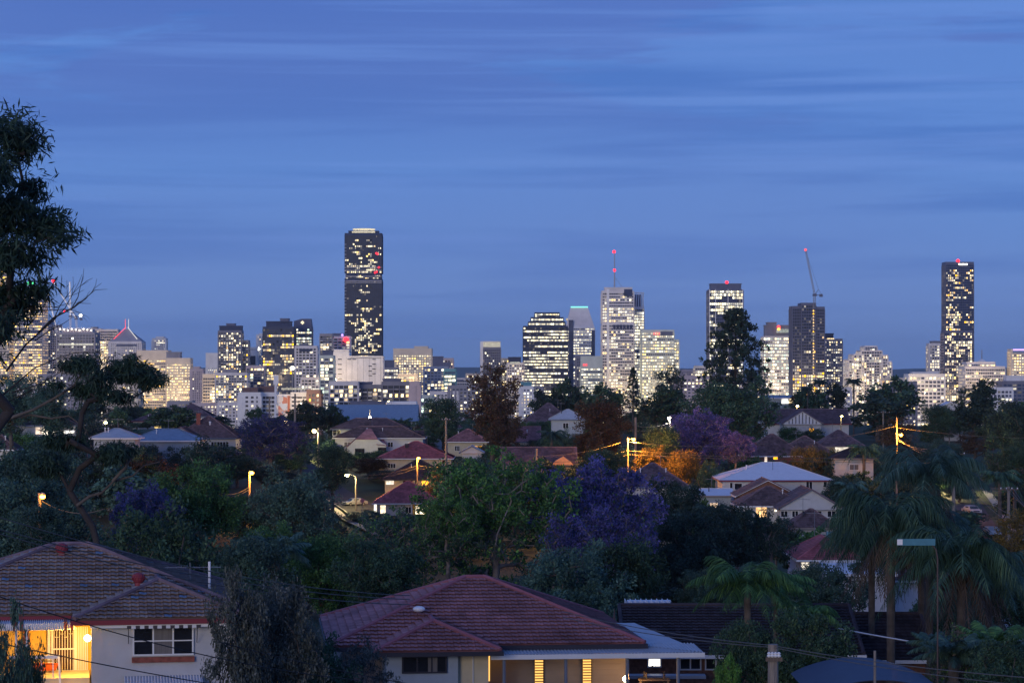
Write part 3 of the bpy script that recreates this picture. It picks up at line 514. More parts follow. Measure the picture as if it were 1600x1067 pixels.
b.build('hoist_lamps', 'w_gold', t)
b = MB(); b.box(a[0]-.8, a[0]+.8, -2.6, -2.1, 0, a[2]+2); b.build('hoist_mast', 'steel', t)
cr, q = crane('slim luffing crane with a red tip lamp on the dark grey twin-slab tower', (1272, 482), (1273, 461), (1259, 392), 2595, 'steel'); b = MB(); b.sphere(q((1258.6, 390.5)), 1.5); b.build('beacon_light', 'red_line', cr)
T('apartment tower speckled with lit rooms right of the dark grey twin-slab tower', [(1288, 1316, 530)], 2700, 'punch', 'c_grey', 'g_grey', lit=.5, cw=3, fh=3.1, sp=.45, pw=1.1, caps=[(1290, 1303, 521, 528, 'c_dark'), (1292, 1303, 528.4, 529.8, 'w_warm', 'lit_band')])
T('stepped residential tower with a domed centre, right of the palm crowns', [(1326, 1336, 562), (1334, 1350, 554), (1346, 1378, 548), (1352, 1371, 541, 548, 3), (1376, 1387, 555), (1386, 1393, 565)], 2500, 'resi', 'c_pale', 'g_grey', lit=.45, cw=3.4, fh=3.1, accent='c_white', pal=['w_warm', 'w_soft', 'w_cool'], top=1)
T('low block with an orange-lit terrace behind the dark hill trees', [(1384, 1420, 591)], 2400, 'ribbon', 'c_tan', lit=.8, pal=['w_gold', 'w_warm'])
T('white gridded office block left of the twin-height tower', [(1420, 1476, 585)], 2300, 'grid', 'c_white', 'g_grey', lit=.35, cw=4.5, fh=4, pal=['w_warm', 'w_soft'], caps=[(1428, 1468, 581.5, 585, 'c_white')])
t = T('narrow grey tower with an aerial against the twin-height tower', [(1452, 1476, 537)], 2800, 'grid', 'c_pale', 'g_grey', lit=.5, lf=lambda v, u: 1 if u < .7 else 0, pal=['w_soft'], caps=[(1456, 1474, 533, 537, 'c_mid')]); mast(t, 1471.5, 534, 517, .4)
def sk(v, u): return 0 if (.44 < u < .60 or v > .965) else (.52 if u < .5 else .34)
t = T('tall dark tower at the right with a red roof lamp and a small lit sign', [(1478, 1521, 410)], 2900, 'resi', 'c_slate', 'g_navy', depth=26, fh=3.2, cw=2.8, sp=.3, pw=.25, balc=0, mix=1, abs=1, lit=1, dim=.08, lf=sk, pal=['w_soft', 'w_warm', 'w_gold'], top=3, seed=44)
b = MB(); xa = loc_in(t, 1498, 0)[0]; 
for i in range(5): b.box(xa+i*2.1, xa+i*2.1+1.6, -1.4, -.8, loc_in(t, 0, 414.3)[2], loc_in(t, 0, 412)[2]-.25*(i % 2))
b.build('sign', 'white_glow', t); beacon(t, 1497, 408, 2.2, y=1)
T('apartment tower stacked with white balconies at the foot of the tall dark tower', [(1476, 1519, 517)], 2700, 'resi', 'c_slate', 'g_navy', depth=20, fh=3.3, cw=3.2, sp=.25, pw=.4, lit=.5, accent='c_pink', pal=['w_warm', 'w_soft'], seed=31)
t = T('broad low office with curved tiers and a small dome and spire', [(1508, 1570, 573), (1512, 1556, 566, 573, 4)], 2600, 'ribbon', 'c_pale', 'g_grey', lit=.5, cw=3, fh=3.7, pal=['w_warm', 'w_soft'], seed=2); b = MB(); b.lathe([(5, -2), (4.6, 0), (3, 2), (.5, 3)], loc_in(t, 1539, 565), 12); b.build('dome', 'c_white', t); mast(t, 1539, 564, 546, .6, 'c_grey', 'spire')
t = T('block with a glowing violet roof sign at the right edge', [(1580, 1612, 546)], 2600, 'punch', 'c_tan', 'g_grey', lit=.75, cw=3.4, fh=3.4, pw=1.2, pal=['w_warm', 'w_soft'], caps=[(1583, 1606, 545.2, 547.5, 'violet_glow', 'sign'), (1582, 1610, 548, 552, 'c_blue', 'lit_band')])
T('low hall with a white roof tank at the right edge below the violet sign', [(1566, 1612, 596)], 2200, 'grid', 'c_mid', 'g_blue', lit=.1, cw=6, caps=[(1574, 1604, 587, 596, 'c_white')], accent='c_pale')
T('long white low block left of the hall with the roof tank', [(1540, 1582, 606)], 2000, 'grid', 'c_white', 'g_grey', lit=.25, zb=5)
# far low suburbs between the towers
far = [(700, 760, 603, 'c_grey'), (1056, 1110, 588, 'c_pink'), (1316, 1330, 606, 'c_pale'), (1160, 1200, 610, 'c_grey'), (296, 340, 630, 'c_pink'), (262, 300, 627, 'c_grey'), (340, 374, 629, 'c_pale'), (672, 716, 612, 'c_pale'), (1396, 1432, 597, 'c_mid'), (150, 215, 600, 'c_tan'), (60, 150, 585, 'c_grey'), (-20, 60, 600, 'c_pale')]
fl_ = ['behind the brown tree', 'left of the bunya pine', 'left of the domed stepped tower', 'right of the bunya pine', 'below the pinkish apartment tower', 'below the tan office block', 'left of the white slab apartments', 'below the bluish blocks', 'above the dark hill trees', 'behind the leaning gum crown', 'under the half-built tower', 'at the far left behind the gum trunk']
for (a, b_, y, c), l_ in zip(far, fl_): T('low lit block of flats '+l_, [(a, b_, y)], 2100, 'punch', c, 'g_grey', lit=.35, cw=4, group='low blocks of flats at the foot of the towers', name='apartment_block', cat='building', zb=6)
# ------------------------------------------------------------------ trees
M['bark'] = mat('bark', (.10, .085, .075), .9, var=.35, vscale=2, bump=.5, bscale=12)
M['bark_pale'] = mat('bark_pale', (.20, .17, .16), .9, var=.35, vscale=2, bump=.5, bscale=12)
M['bark_dark'] = mat('bark_dark', (.035, .03, .03), .9, var=.3, vscale=2)
LV = dict(
    leaf_dark=((.027, .062, .044), (.056, .119, .069), (.100, .163, .081)), leaf_green=((.036, .090, .034), (.072, .174, .054), (.144, .276, .078)),
    leaf_lime=((.066, .165, .039), (.121, .297, .055), (.220, .396, .088)), leaf_blue=((.036, .078, .066), (.066, .138, .108), (.108, .180, .132)),
    leaf_brown=((.055, .033, .022), (.110, .061, .033), (.055, .061, .033)), leaf_gum=((.018, .042, .036), (.036, .072, .054), (.054, .096, .066)),
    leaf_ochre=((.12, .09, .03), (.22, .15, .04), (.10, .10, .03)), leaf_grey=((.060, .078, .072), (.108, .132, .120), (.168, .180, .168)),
    flower_violet=((.078, .078, .225), (.14, .13, .39), (.04, .07, .065)), flower_lilac=((.15, .11, .33), (.26, .19, .48), (.10, .09, .18)), leaf_black=((.018, .039, .033), (.038, .072, .054), (.060, .098, .068)), flower_dull=((.044, .050, .125), (.069, .069, .213), (.037, .075, .062)))
for k_, (a, b_, c) in LV.items(): M[k_] = leafmat(k_, a, b_, c)

def skeleton(rs, blobs, ncl, th, tr, lean=(0, 0), shell=.55, tip=.02, wig=.12, power=.47, leader=.5, boxy=0):
    """blobs: ellipsoids (x, y, z, rx, ry, rz). Returns cluster centres and branch segments"""
    C_ = []; wts = np.array([b[3]*b[4]*b[5] for b in blobs]); wts = wts/wts.sum()
    for i in range(ncl):
        b = blobs[rs.choice(len(blobs), p=wts)]; d = rs.normal(size=3); d /= (np.linalg.norm(d) if not boxy else (np.abs(d)**3).sum()**(1/3)); r = shell+(1-shell)*rs.random() if rs.random() < .8 else rs.random()*shell
        p = np.array(b[:3])+d*r*np.array(b[3:6]); 
        C_.append(p)
    C_ = np.array(C_); zc = min(b[2]-b[5]*.9 for b in blobs); C_ = C_[C_[:, 2] > zc*.9]
    top = np.array([np.mean([b[0] for b in blobs]), np.mean([b[1] for b in blobs]), 0])
    H = max(b[2] for b in blobs); nodes = []; par = []
    n = 7
    for i in range(n):
        f = i/(n-1); z = th*f; nodes.append(np.array([lean[0]*f*f, lean[1]*f*f, z])+rs.normal(size=3)*[.15*tr, .15*tr, 0]*(i > 0)); par.append(i-1)
    tpos = nodes[-1]; tgt = np.array([top[0], top[1], th+(H-th)*leader*1.6])
    for i in range(1, 5):
        p = tpos+(tgt-tpos)*i/4+rs.normal(size=3)*tr*.5; nodes.append(p); par.append(len(nodes)-2)
    order = np.argsort(np.linalg.norm(C_-tpos, axis=1)); ends = []
    for ci in order:
        c = C_[ci]; A = np.array(nodes[4:]); d = np.linalg.norm(A-c, axis=1)+.35*np.maximum(0, A[:, 2]-c[2])*1.5+.12*np.linalg.norm(A-tpos, axis=1); j = int(np.argmin(d))+4; a = nodes[j]; L_ = np.linalg.norm(c-a)
        k = max(2, min(5, int(L_/.9)+1)); prev = j
        off = rs.normal(size=3)*wig*L_; up = np.array([0, 0, .12*L_])
        for s in range(1, k+1):
            f = s/k; p = a+(c-a)*f+(off+up)*math.sin(math.pi*f)+rs.normal(size=3)*wig*.25*L_*(f < 1); nodes.append(p); par.append(prev); prev = len(nodes)-1
        ends.append(prev)
    cnt = np.zeros(len(nodes)); cnt[ends] = 1
    for i in range(len(nodes)-1, 0, -1): cnt[par[i]] += cnt[i]
    cnt = np.maximum(cnt, 1); rad = tip*cnt**power; rad *= 1; rmax = rad[0]; rad = np.where(rad > tip*1.5, rad*(tr/rmax)**(np.log(np.maximum(cnt, 1))/math.log(max(2, cnt[0]))), rad)
    return C_, np.array(nodes), par, rad
def branches_mesh(name, nodes, par, rad, mat_, minr=0, n=5):
    V = []; Q = []
    for i in range(1, len(nodes)):
        if rad[i] < minr: continue
        a, b = nodes[par[i]], nodes[i]; d = b-a; l = np.linalg.norm(d)
        if l < 1e-6: continue
        d /= l; u = np.cross(d, [0, 0, 1.]) if abs(d[2]) < .9 else np.cross(d, [1., 0, 0]); u /= np.linalg.norm(u); v = np.cross(d, u); k = len(V)
        for p, r in ((a-d*rad[i]*.3, min(rad[par[i]], rad[i]*1.35)), (b, rad[i])):
            for t in range(n): th = 2*math.pi*t/n; V.append(p+(u*math.cos(th)+v*math.sin(th))*r)
        for t in range(n): Q.append((k+t, k+(t+1) % n, k+n+(t+1) % n, k+n+t))
    return npmesh(name, np.array(V), np.array(Q), mat_)
def leaves_mesh(name, rs, C_, n, rc, size, asp, mats, droop=0., flat=.7, matfn=None, up=0.):
    """n leaf-sized rhombs spread round every cluster centre"""
    m = len(C_); N_ = m*n; c = np.repeat(C_, n, axis=0); g = rs.normal(size=(N_, 3)); g /= np.linalg.norm(g, axis=1)[:, None]; rr = rc*(rs.random(N_)**.45)*np.repeat(.6+.8*rs.random(m), n)
    p = c+g*rr[:, None]*np.array([1, 1, flat])
    ax = rs.normal(size=(N_, 3)); ax[:, 2] = ax[:, 2]*.7-droop*2+up*2; ax += g*.8; ax /= np.linalg.norm(ax, axis=1)[:, None]
    sd = np.cross(ax, g+rs.normal(size=(N_, 3))*.7); sd /= np.maximum(np.linalg.norm(sd, axis=1), 1e-6)[:, None]
    s = size*(.55+.9*rs.random(N_)); a = ax*s[:, None]; b = sd*(s*asp)[:, None]
    V = np.stack([p-a*.5, p+b*.5-a*.05, p+a*.5, p-b*.5-a*.05], axis=1).reshape(-1, 3); Q = np.arange(N_*4).reshape(-1, 4)
    me = npmesh(name, V, Q, mats)
    if matfn is not None:
        mi = matfn(p, rs).astype(np.int32); me.polygons.foreach_set('material_index', mi); me.update()
    return me
# prototypes are about 10 m tall with a crown radius near 4-5 m; copies share their meshes and are scaled to the photo's trees
PROT = {}
def proto(key, blobs, ncl, n, rc, size, asp, leaf, bark='bark', th=3., tr=.25, **kw):
    rs = np.random.RandomState(abs(hash(key)) % 1000 if False else sum(map(ord, key))); sk_ = {k: kw.pop(k) for k in ('lean', 'shell', 'tip', 'wig', 'power', 'leader', 'boxy') if k in kw}; minr = kw.pop('minr', 0)
    C_, nd, par, rad = skeleton(rs, blobs, ncl, th, tr, **sk_)
    PROT[key] = (branches_mesh('trunk', nd, par, rad, bark, minr), leaves_mesh('crown', rs, C_, n, rc, size, asp, leaf, **kw))
proto('broad_a', [(0, 0, 6, 4.4, 4.4, 3.4), (-2.2, .5, 5, 2.6, 2.6, 2.2), (2.4, -.5, 6.2, 2.4, 2.4, 2.2)], 150, 150, .85, .24, .5, 'leaf_dark', th=2.4, tr=.3)
proto('broad_b', [(0, 0, 6.4, 3.6, 3.6, 3.4), (1.8, 0, 4.6, 2.8, 2.6, 2.), (-2., -.5, 7, 2.2, 2.2, 2.)], 130, 150, .9, .25, .45, 'leaf_dark', th=2.2, tr=.3)
proto('broad_c', [(0, 0, 5.4, 4.8, 4.2, 2.8), (-2.6, 0, 6.6, 2.2, 2.2, 1.8), (2.2, .6, 7, 2.4, 2.2, 1.9)], 170, 130, .8, .23, .5, 'leaf_dark', th=1.8, tr=.3)
proto('far_a', [(0, 0, 6, 4.4, 4.4, 3.4), (-2.4, .5, 5, 2.8, 2.6, 2.4), (2.6, -.5, 6.4, 2.4, 2.4, 2.2)], 110, 44, 1.0, .55, .6, 'leaf_dark', th=2.2, tr=.3, minr=.04)
proto('far_b', [(0, 0, 6.4, 3.8, 3.6, 3.2), (2., 0, 4.6, 2.8, 2.6, 2.2), (-2., -.5, 7.2, 2., 2.2, 1.8)], 100, 44, 1.0, .55, .6, 'leaf_dark', th=2.2, tr=.3, minr=.04)
proto('gum', [(0, 0, 7.6, 3, 3, 2.), (-2.4, .5, 6, 2, 2, 1.2), (2.6, -.5, 6.6, 1.8, 1.8, 1.3), (.6, 1, 4.6, 2, 2, .9)], 70, 60, .75, .34, .3, 'leaf_gum', 'bark_pale', th=4, tr=.22, droop=.5, minr=.02)
proto('jac', [(0, 0, 5.2, 4.4, 4.2, 3.0), (-2.8, 0, 6.0, 2.6, 2.6, 2.4), (2.7, .5, 6.0, 2.6, 2.6, 2.4), (0, .5, 6.6, 2.6, 2.8, 2.2)], 360, 70, .52, .17, .75, ['flower_violet', 'leaf_green'], 'bark_pale', th=1.8, tr=.28, boxy=1, shell=.6, tip=.024, flat=.8, matfn=lambda p, rs: (rs.random(len(p)) < np.clip(.75-.13*p[:, 2], .03, .9)))
proto('sparse', [(0, 0, 7, 3.2, 3.2, 2.6), (-1.8, 0, 5, 2.4, 2.4, 1.8), (2, 0, 5.4, 2.2, 2.4, 2)], 120, 80, .65, .23, .55, 'leaf_brown', th=2.6, tr=.25, tip=.03)
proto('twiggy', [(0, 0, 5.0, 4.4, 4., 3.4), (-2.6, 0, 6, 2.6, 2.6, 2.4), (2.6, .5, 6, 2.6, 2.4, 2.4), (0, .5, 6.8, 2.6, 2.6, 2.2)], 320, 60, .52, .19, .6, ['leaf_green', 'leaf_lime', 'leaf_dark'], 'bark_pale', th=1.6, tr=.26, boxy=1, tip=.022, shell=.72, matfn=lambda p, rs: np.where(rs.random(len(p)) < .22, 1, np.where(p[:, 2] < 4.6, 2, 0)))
proto('bush', [(0, 0, 5, 4.4, 4.4, 4.6)], 150, 130, .9, .26, .5, 'leaf_dark', th=.8, tr=.2)
proto('cypress', [(0, 0, 3, 1.5, 1.5, 3), (0, 0, 6.2, 1.1, 1.1, 3.4)], 80, 60, .5, .26, .4, 'leaf_black', th=2, tr=.2, up=.5, minr=.05)
_b = MB(); _b.tube([(0, 0, 0), (.02, 0, .5), (0, 0, 1)], [.38, .3, .27], 8); _o = _b.build('stem', 'bark'); STEM = _o.data; bpy.data.objects.remove(_o)
def tree(label, x0, x1, ytop, D, key='broad_a', leaf=None, name='tree', cat='tree', group=None, rz=None, y0=None, dz=0, leaf2=None):
    cx = (x0+x1)/2; X = wx(cx, D); zb = terrain(X, D)-.3 if y0 is None else wz(y0, D); h = max(2.0, wz(ytop, D)-zb)+dz
    trunk, crown = PROT[key]; ext = EXT[key]; s = D/F
    t = thing(name, label, cat, (X, D, zb), 0, group)
    k = ((x1-x0)*s)/ext[0]; kz = h/ext[1]; up_ = 0
    if kz > 1.3*k and D > 110 and key != 'bush' and name != 'shrub': kz = 1.18*k; up_ = h-ext[1]*kz
    rz = rz if rz is not None else random.Random(cx+D).uniform(0, 6.28)
    o_ = ext[2] if len(ext) > 2 else 0; of = (-o_*k*math.cos(rz), -o_*k*math.sin(rz), up_)
    if up_: kid('stem', STEM, t, (of[0], of[1], 0), (0, 0, 0), (k, k, up_+.3*kz))
    a = kid('trunk', trunk, t, of, (0, 0, rz), (k, k, kz)); c = kid('crown', crown, t, of, (0, 0, rz), (k, k, kz))
    for sl, lf in ((0, leaf), (1, leaf2)):
        if lf: c.material_slots[sl].link = 'OBJECT'; c.material_slots[sl].material = M[lf]
    return t
EXT = {}
for k_, (a, b_) in PROT.items():
    v = np.empty(len(b_.vertices)*3, dtype=np.float32); b_.vertices.foreach_get('co', v); v = v.reshape(-1, 3)
    EXT[k_] = (float(np.percentile(v[:, 0], 99.3)-np.percentile(v[:, 0], .7)), float(np.percentile(v[:, 2], 99.2)), float(np.percentile(v[:, 0], 99.3)+np.percentile(v[:, 0], .7))/2)

# palms: a ringed trunk and arching fronds with hanging leaflets
def frond(V, Q, rs, base, az, length, rise, droop, nl, ll, lw, hang=.6):
    d = np.array([math.cos(az), math.sin(az), 0]); sidev = np.array([-math.sin(az), math.cos(az), 0]); pts = []
    for i in range(nl+1):
        f = i/nl; pts.append(np.array(base)+d*length*(f-.12*f*f)*math.cos(rise*.6)+np.array([0, 0, 1])*(length*math.sin(rise)*f-droop*length*f**2.1))
    for i in range(nl):
        a, b = pts[i], pts[i+1]; w = .035*(1-i/nl)+.01; k = len(V); V += [a-sidev*w, a+sidev*w, b+sidev*w, b-sidev*w]; Q.append((k, k+1, k+2, k+3))
        f = (i+1)/nl; L_ = ll*(math.sin(math.pi*min(1, f*.9+.12))**.6)*(.8+.4*rs.random()); t = b-a; t /= np.linalg.norm(t)
        for sg in (-1, 1):
            for q in range(2):
                o = a+(b-a)*(q*.5+rs.random()*.3); dr = sidev*sg*(.75+.2*rs.random())+t*(.45+.3*f)+np.array([0, 0, -hang*(.6+.8*rs.random())+.12]); dr /= np.linalg.norm(dr); e = o+dr*L_+np.array([0, 0, -hang*.35*L_]); m_ = o+dr*L_*.5+np.array([0, 0, .03*L_]); ww = t*lw
                k = len(V); V += [o-ww*.5, o+ww*.5, m_+ww*.6, m_-ww*.6, e+ww*.08, e-ww*.08]; Q += [(k, k+1, k+2, k+3), (k+3, k+2, k+4, k+5)]
def palm_meshes(key, seed, nf, length, droop, ll, leaf, h=10, tr=.18, skirt=0, rise=(.1, 1.25), hang=.6, nl=22, lw=.05):
    rs = np.random.RandomState(seed); V = []; Q = []
    for i in range(nf):
        f = i/nf; frond(V, Q, rs, (0, 0, h), i*2.399+rs.normal()*.15, length*(.85+.3*rs.random()), rise[0]+(rise[1]-rise[0])*(1-f)+rs.normal()*.06, droop*(.7+.6*rs.random()), nl, ll, lw, hang)
    cr = npmesh('crown', np.array(V), np.array(Q), leaf)
    b = MB(); b.lathe([(tr*1.5, 0), (tr*1.1, h*.06)]+[(tr*(1+.06*(i % 2)), h*(.06+.9*i/40)) for i in range(1, 40)]+[(tr*1.3, h*.98), (tr*.6, h+.2)], n=10)
    o = b.build('trunk', 'bark'); tk = o.data; bpy.data.objects.remove(o); dead = None
    if skirt:
        V = []; Q = []
        for i in range(skirt): frond(V, Q, rs, (0, 0, h-.25), i*2.399, length*.62*(.7+.5*rs.random()), -.9, .55, 12, ll*.6, .05, .9)
        dead = npmesh('dead_fronds', np.array(V), np.array(Q), 'frond_dead')
    PROT[key] = (tk, cr, dead)
M['frond_dead'] = leafmat('frond_dead', (.07, .05, .035), (.15, .11, .08))
palm_meshes('palm_a', 1, 30, 3.6, .75, .95, 'leaf_blue', skirt=9, lw=.04, hang=.7); palm_meshes('palm_b', 2, 34, 3.8, .85, 1.0, 'leaf_dark', skirt=14, lw=.04, hang=.75); palm_meshes('palm_green', 3, 26, 3.6, .7, .85, 'leaf_green', lw=.05, hang=.65)
palm_meshes('palm_far', 4, 20, 3.0, .8, .7, 'leaf_black', nl=12, lw=.11); palm_meshes('cycad', 5, 20, 1.9, .45, .4, 'leaf_blue', h=1.0, tr=.2, lw=.05, rise=(.2, 1.3))
def palm(label, px, ytop, D, key='palm_a', k=1., y0=None, leaf=None, group=None, rz=0., name='palm_tree', cat='palm'):
    X = wx(px, D); zb = terrain(X, D)-.2 if y0 is None else wz(y0, D); h = wz(ytop, D)-zb; ph = 1.0 if key == 'cycad' else 10
    t = thing(name, label, cat, (X, D, zb), 0, group); tk, cr, dead = PROT[key]; kt = (h-1.6*k)/ph if key != 'cycad' else k
    kid('trunk', tk, t, (0, 0, 0), (0, 0, rz), (k, k, kt))
    c = kid('crown', cr, t, (0, 0, ph*kt-ph*k), (0, 0, rz), (k, k, k))
    if dead: kid('dead_fronds', dead, t, (0, 0, ph*kt-ph*k), (0, 0, rz), (k, k, k))
    if leaf: c.material_slots[0].link = 'OBJECT'; c.material_slots[0].material = M[leaf]
    return t
# ------------------------------------------------------------------ houses
for n_, c_, i_ in (('tile_brown', (.17, .11, .11), .3), ('tile_red', (.42, .13, .14), .2), ('tile_maroon', (.35, .16, .165), .12), ('tile_dark', (.05, .04, .05), .3), ('tile_mauve', (.15, .105, .125), .3), ('tile_pink', (.34, .16, .16), .25)):
    M[n_] = mat(n_, c_, .8, var=.25, vscale=1.2, island=i_, dirt=.35)
# old brown concrete tiles with the odd slipped-on blue one
m_, nt, bs, N, L = _nt('tile_old'); g_ = N('ShaderNodeNewGeometry'); cr_ = N('ShaderNodeValToRGB'); cr_.color_ramp.interpolation = 'CONSTANT'
for i, (p, c) in enumerate([(0, (.26, .18, .155)), (.25, (.30, .22, .185)), (.5, (.28, .19, .16)), (.72, (.33, .25, .21)), (.94, (.15, .22, .33)), (.965, (.20, .15, .15))]):
    q_ = cr_.color_ramp.elements[i] if i < 2 else cr_.color_ramp.elements.new(p); q_.position = p; q_.color = (*c, 1)
tc_ = N('ShaderNodeTexCoord'); nn = N('ShaderNodeTexNoise'); nn.inputs['Scale'].default_value = .9; nn.inputs['Detail'].default_value = 8; L(tc_.outputs['Object'], nn.inputs[0]); mr_ = N('ShaderNodeMapRange'); mr_.inputs[1].default_value = .3; mr_.inputs[2].default_value = .7; mr_.inputs[3].default_value = .6; mr_.inputs[4].default_value = 1.3; L(nn.outputs[0], mr_.inputs[0])
vs_ = N('ShaderNodeVectorMath'); vs_.operation = 'SCALE'; L(g_.outputs['Random Per Island'], cr_.inputs[0]); L(cr_.outputs[0], vs_.inputs[0]); L(mr_.outputs[0], vs_.inputs['Scale']); L(vs_.outputs[0], bs.inputs['Base Color']); bs.inputs['Roughness'].default_value = .85; M['tile_old'] = m_
M['roof_white'] = banded('roof_white', (.62, .64, .70), 'X', .4, .25, .5, var=.05); M['roof_blue'] = banded('roof_blue', (.18, .25, .34), 'X', .5, .4, .45, var=.12); M['roof_grey'] = banded('roof_grey', (.38, .41, .46), 'X', .35, .4, .45, var=.1)
M['board_white'] = banded('board_white', (.52, .53, .55), 'Z', .18, .5, .6, var=.07); M['board_cream'] = banded('board_cream', (.52, .47, .36), 'Z', .18, .5, .6, var=.07); M['board_blue'] = banded('board_blue', (.34, .40, .48), 'Z', .18, .5, .6, var=.07); M['board_beige'] = banded('board_beige', (.30, .26, .25), 'Z', .25, .5, .6, var=.07)
M['stucco'] = mat('stucco', (.50, .51, .55), .9, var=.06, vscale=.8, bump=.3, bscale=60, dirt=.12); M['stucco_cream'] = mat('stucco_cream', (.60, .52, .36), .9, var=.06, dirt=.1); M['stucco_yellow'] = mat('stucco_yellow', (.72, .46, .09), .85, var=.06, dirt=.08)
M['brick_red'] = mat('brick_red', (.25, .08, .06), .9, var=.3, vscale=6); M['brick_brown'] = mat('brick_brown', (.20, .10, .07), .9, var=.35, vscale=5)
M['trim_white'] = mat('trim_white', (.72, .73, .76), .5, var=.04); M['trim_maroon'] = mat('trim_maroon', (.20, .03, .045), .5, var=.08); M['cap_maroon'] = mat('cap_maroon', (.27, .10, .125), .7, var=.15); M['trim_dark'] = mat('trim_dark', (.03, .03, .045), .5, var=.1); M['trim_blue'] = mat('trim_blue', (.13, .17, .25), .5, var=.1)
M['timber'] = mat('timber', (.13, .10, .08), .85, var=.3, vscale=4, stretch=(6, 6, .6)); M['pole_timber'] = mat('pole_timber', (.22, .19, .17), .85, var=.3, vscale=5, stretch=(8, 8, .5))
M['pane_dark'] = mat('pane_dark', (.015, .017, .025), .12, var=.3, spec=.6); M['curtain'] = mat('curtain', (.16, .15, .15), .9, var=.2, vscale=3, stretch=(8, 1, .3))
M['pane_lit'] = emit('pane_lit', (1, .74, .36), 2.0, .4); M['pane_gold'] = emit('pane_gold', (1, .50, .12), 2.0, .4); M['pane_bright'] = emit('pane_bright', (1, .86, .62), 2.4, .3)
M['orange_fabric'] = mat('orange_fabric', (.62, .13, .02), .8)
# louvred blind lit from inside: slats as real gaps are modelled where it is near

def tile_face(b, A, B, C, Dp, tw=.32, th=.36, lift=.085, wave=.05, mi=0):
    """lay overlapping tiles on the roof plane A-B (eave) C-D (top); every tile is its own little curved slab"""
    A, B, C, Dp = map(Vector, (A, B, C, Dp)); e = (B-A); W = e.length; e.normalize(); nrm = e.cross(Dp-A)
    if nrm.length < 1e-6: nrm = e.cross(C-A)
    nrm.normalize()
    if nrm.z < 0: nrm = -nrm
    s = nrm.cross(e); s.normalize()
    if s.z < 0: s = -s
    Lh = (C-A).dot(s); n = max(1, round(Lh/th))
    uD, uC = (Dp-A).dot(e), (C-A).dot(e)
    for k in range(n):
        t0, t1 = k/n, (k+1)/n; h0, h1 = Lh*t0-.03, Lh*t1+.02; uL0, uR0, uL1, uR1 = uD*t0, W+(uC-W)*t0, uD*t1, W+(uC-W)*t1
        off = 0; j0 = int(math.floor((min(uL0, uL1)-off)/tw)); j1 = int(math.ceil((max(uR0, uR1)-off)/tw))
        for j in range(j0, j1+1):
            a0 = off+j*tw; us = (a0+.01, a0+tw*.38, a0+tw*.72, a0+tw-.005); P0 = []; P1 = []
            for i, u in enumerate(us):
                z = wave*(1, .9, .0, .55)[i]
                u0 = min(max(u, uL0), uR0); u1 = min(max(u, uL1), uR1)
                P0.append(A+e*u0+s*h0+nrm*(lift+z)); P1.append(A+e*u1+s*h1+nrm*(z*.9))
            if (P0[3]-P0[0]).length < .03 and (P1[3]-P1[0]).length < .03: continue
            F0 = [p-nrm*.018 for p in P0]        # the butt is a thin lip; below it the course stands open
            b.add(P0+P1+F0, [(0, 1, 5, 4), (1, 2, 6, 5), (2, 3, 7, 6), (8, 9, 1, 0), (9, 10, 2, 1), (10, 11, 3, 2)], mi)
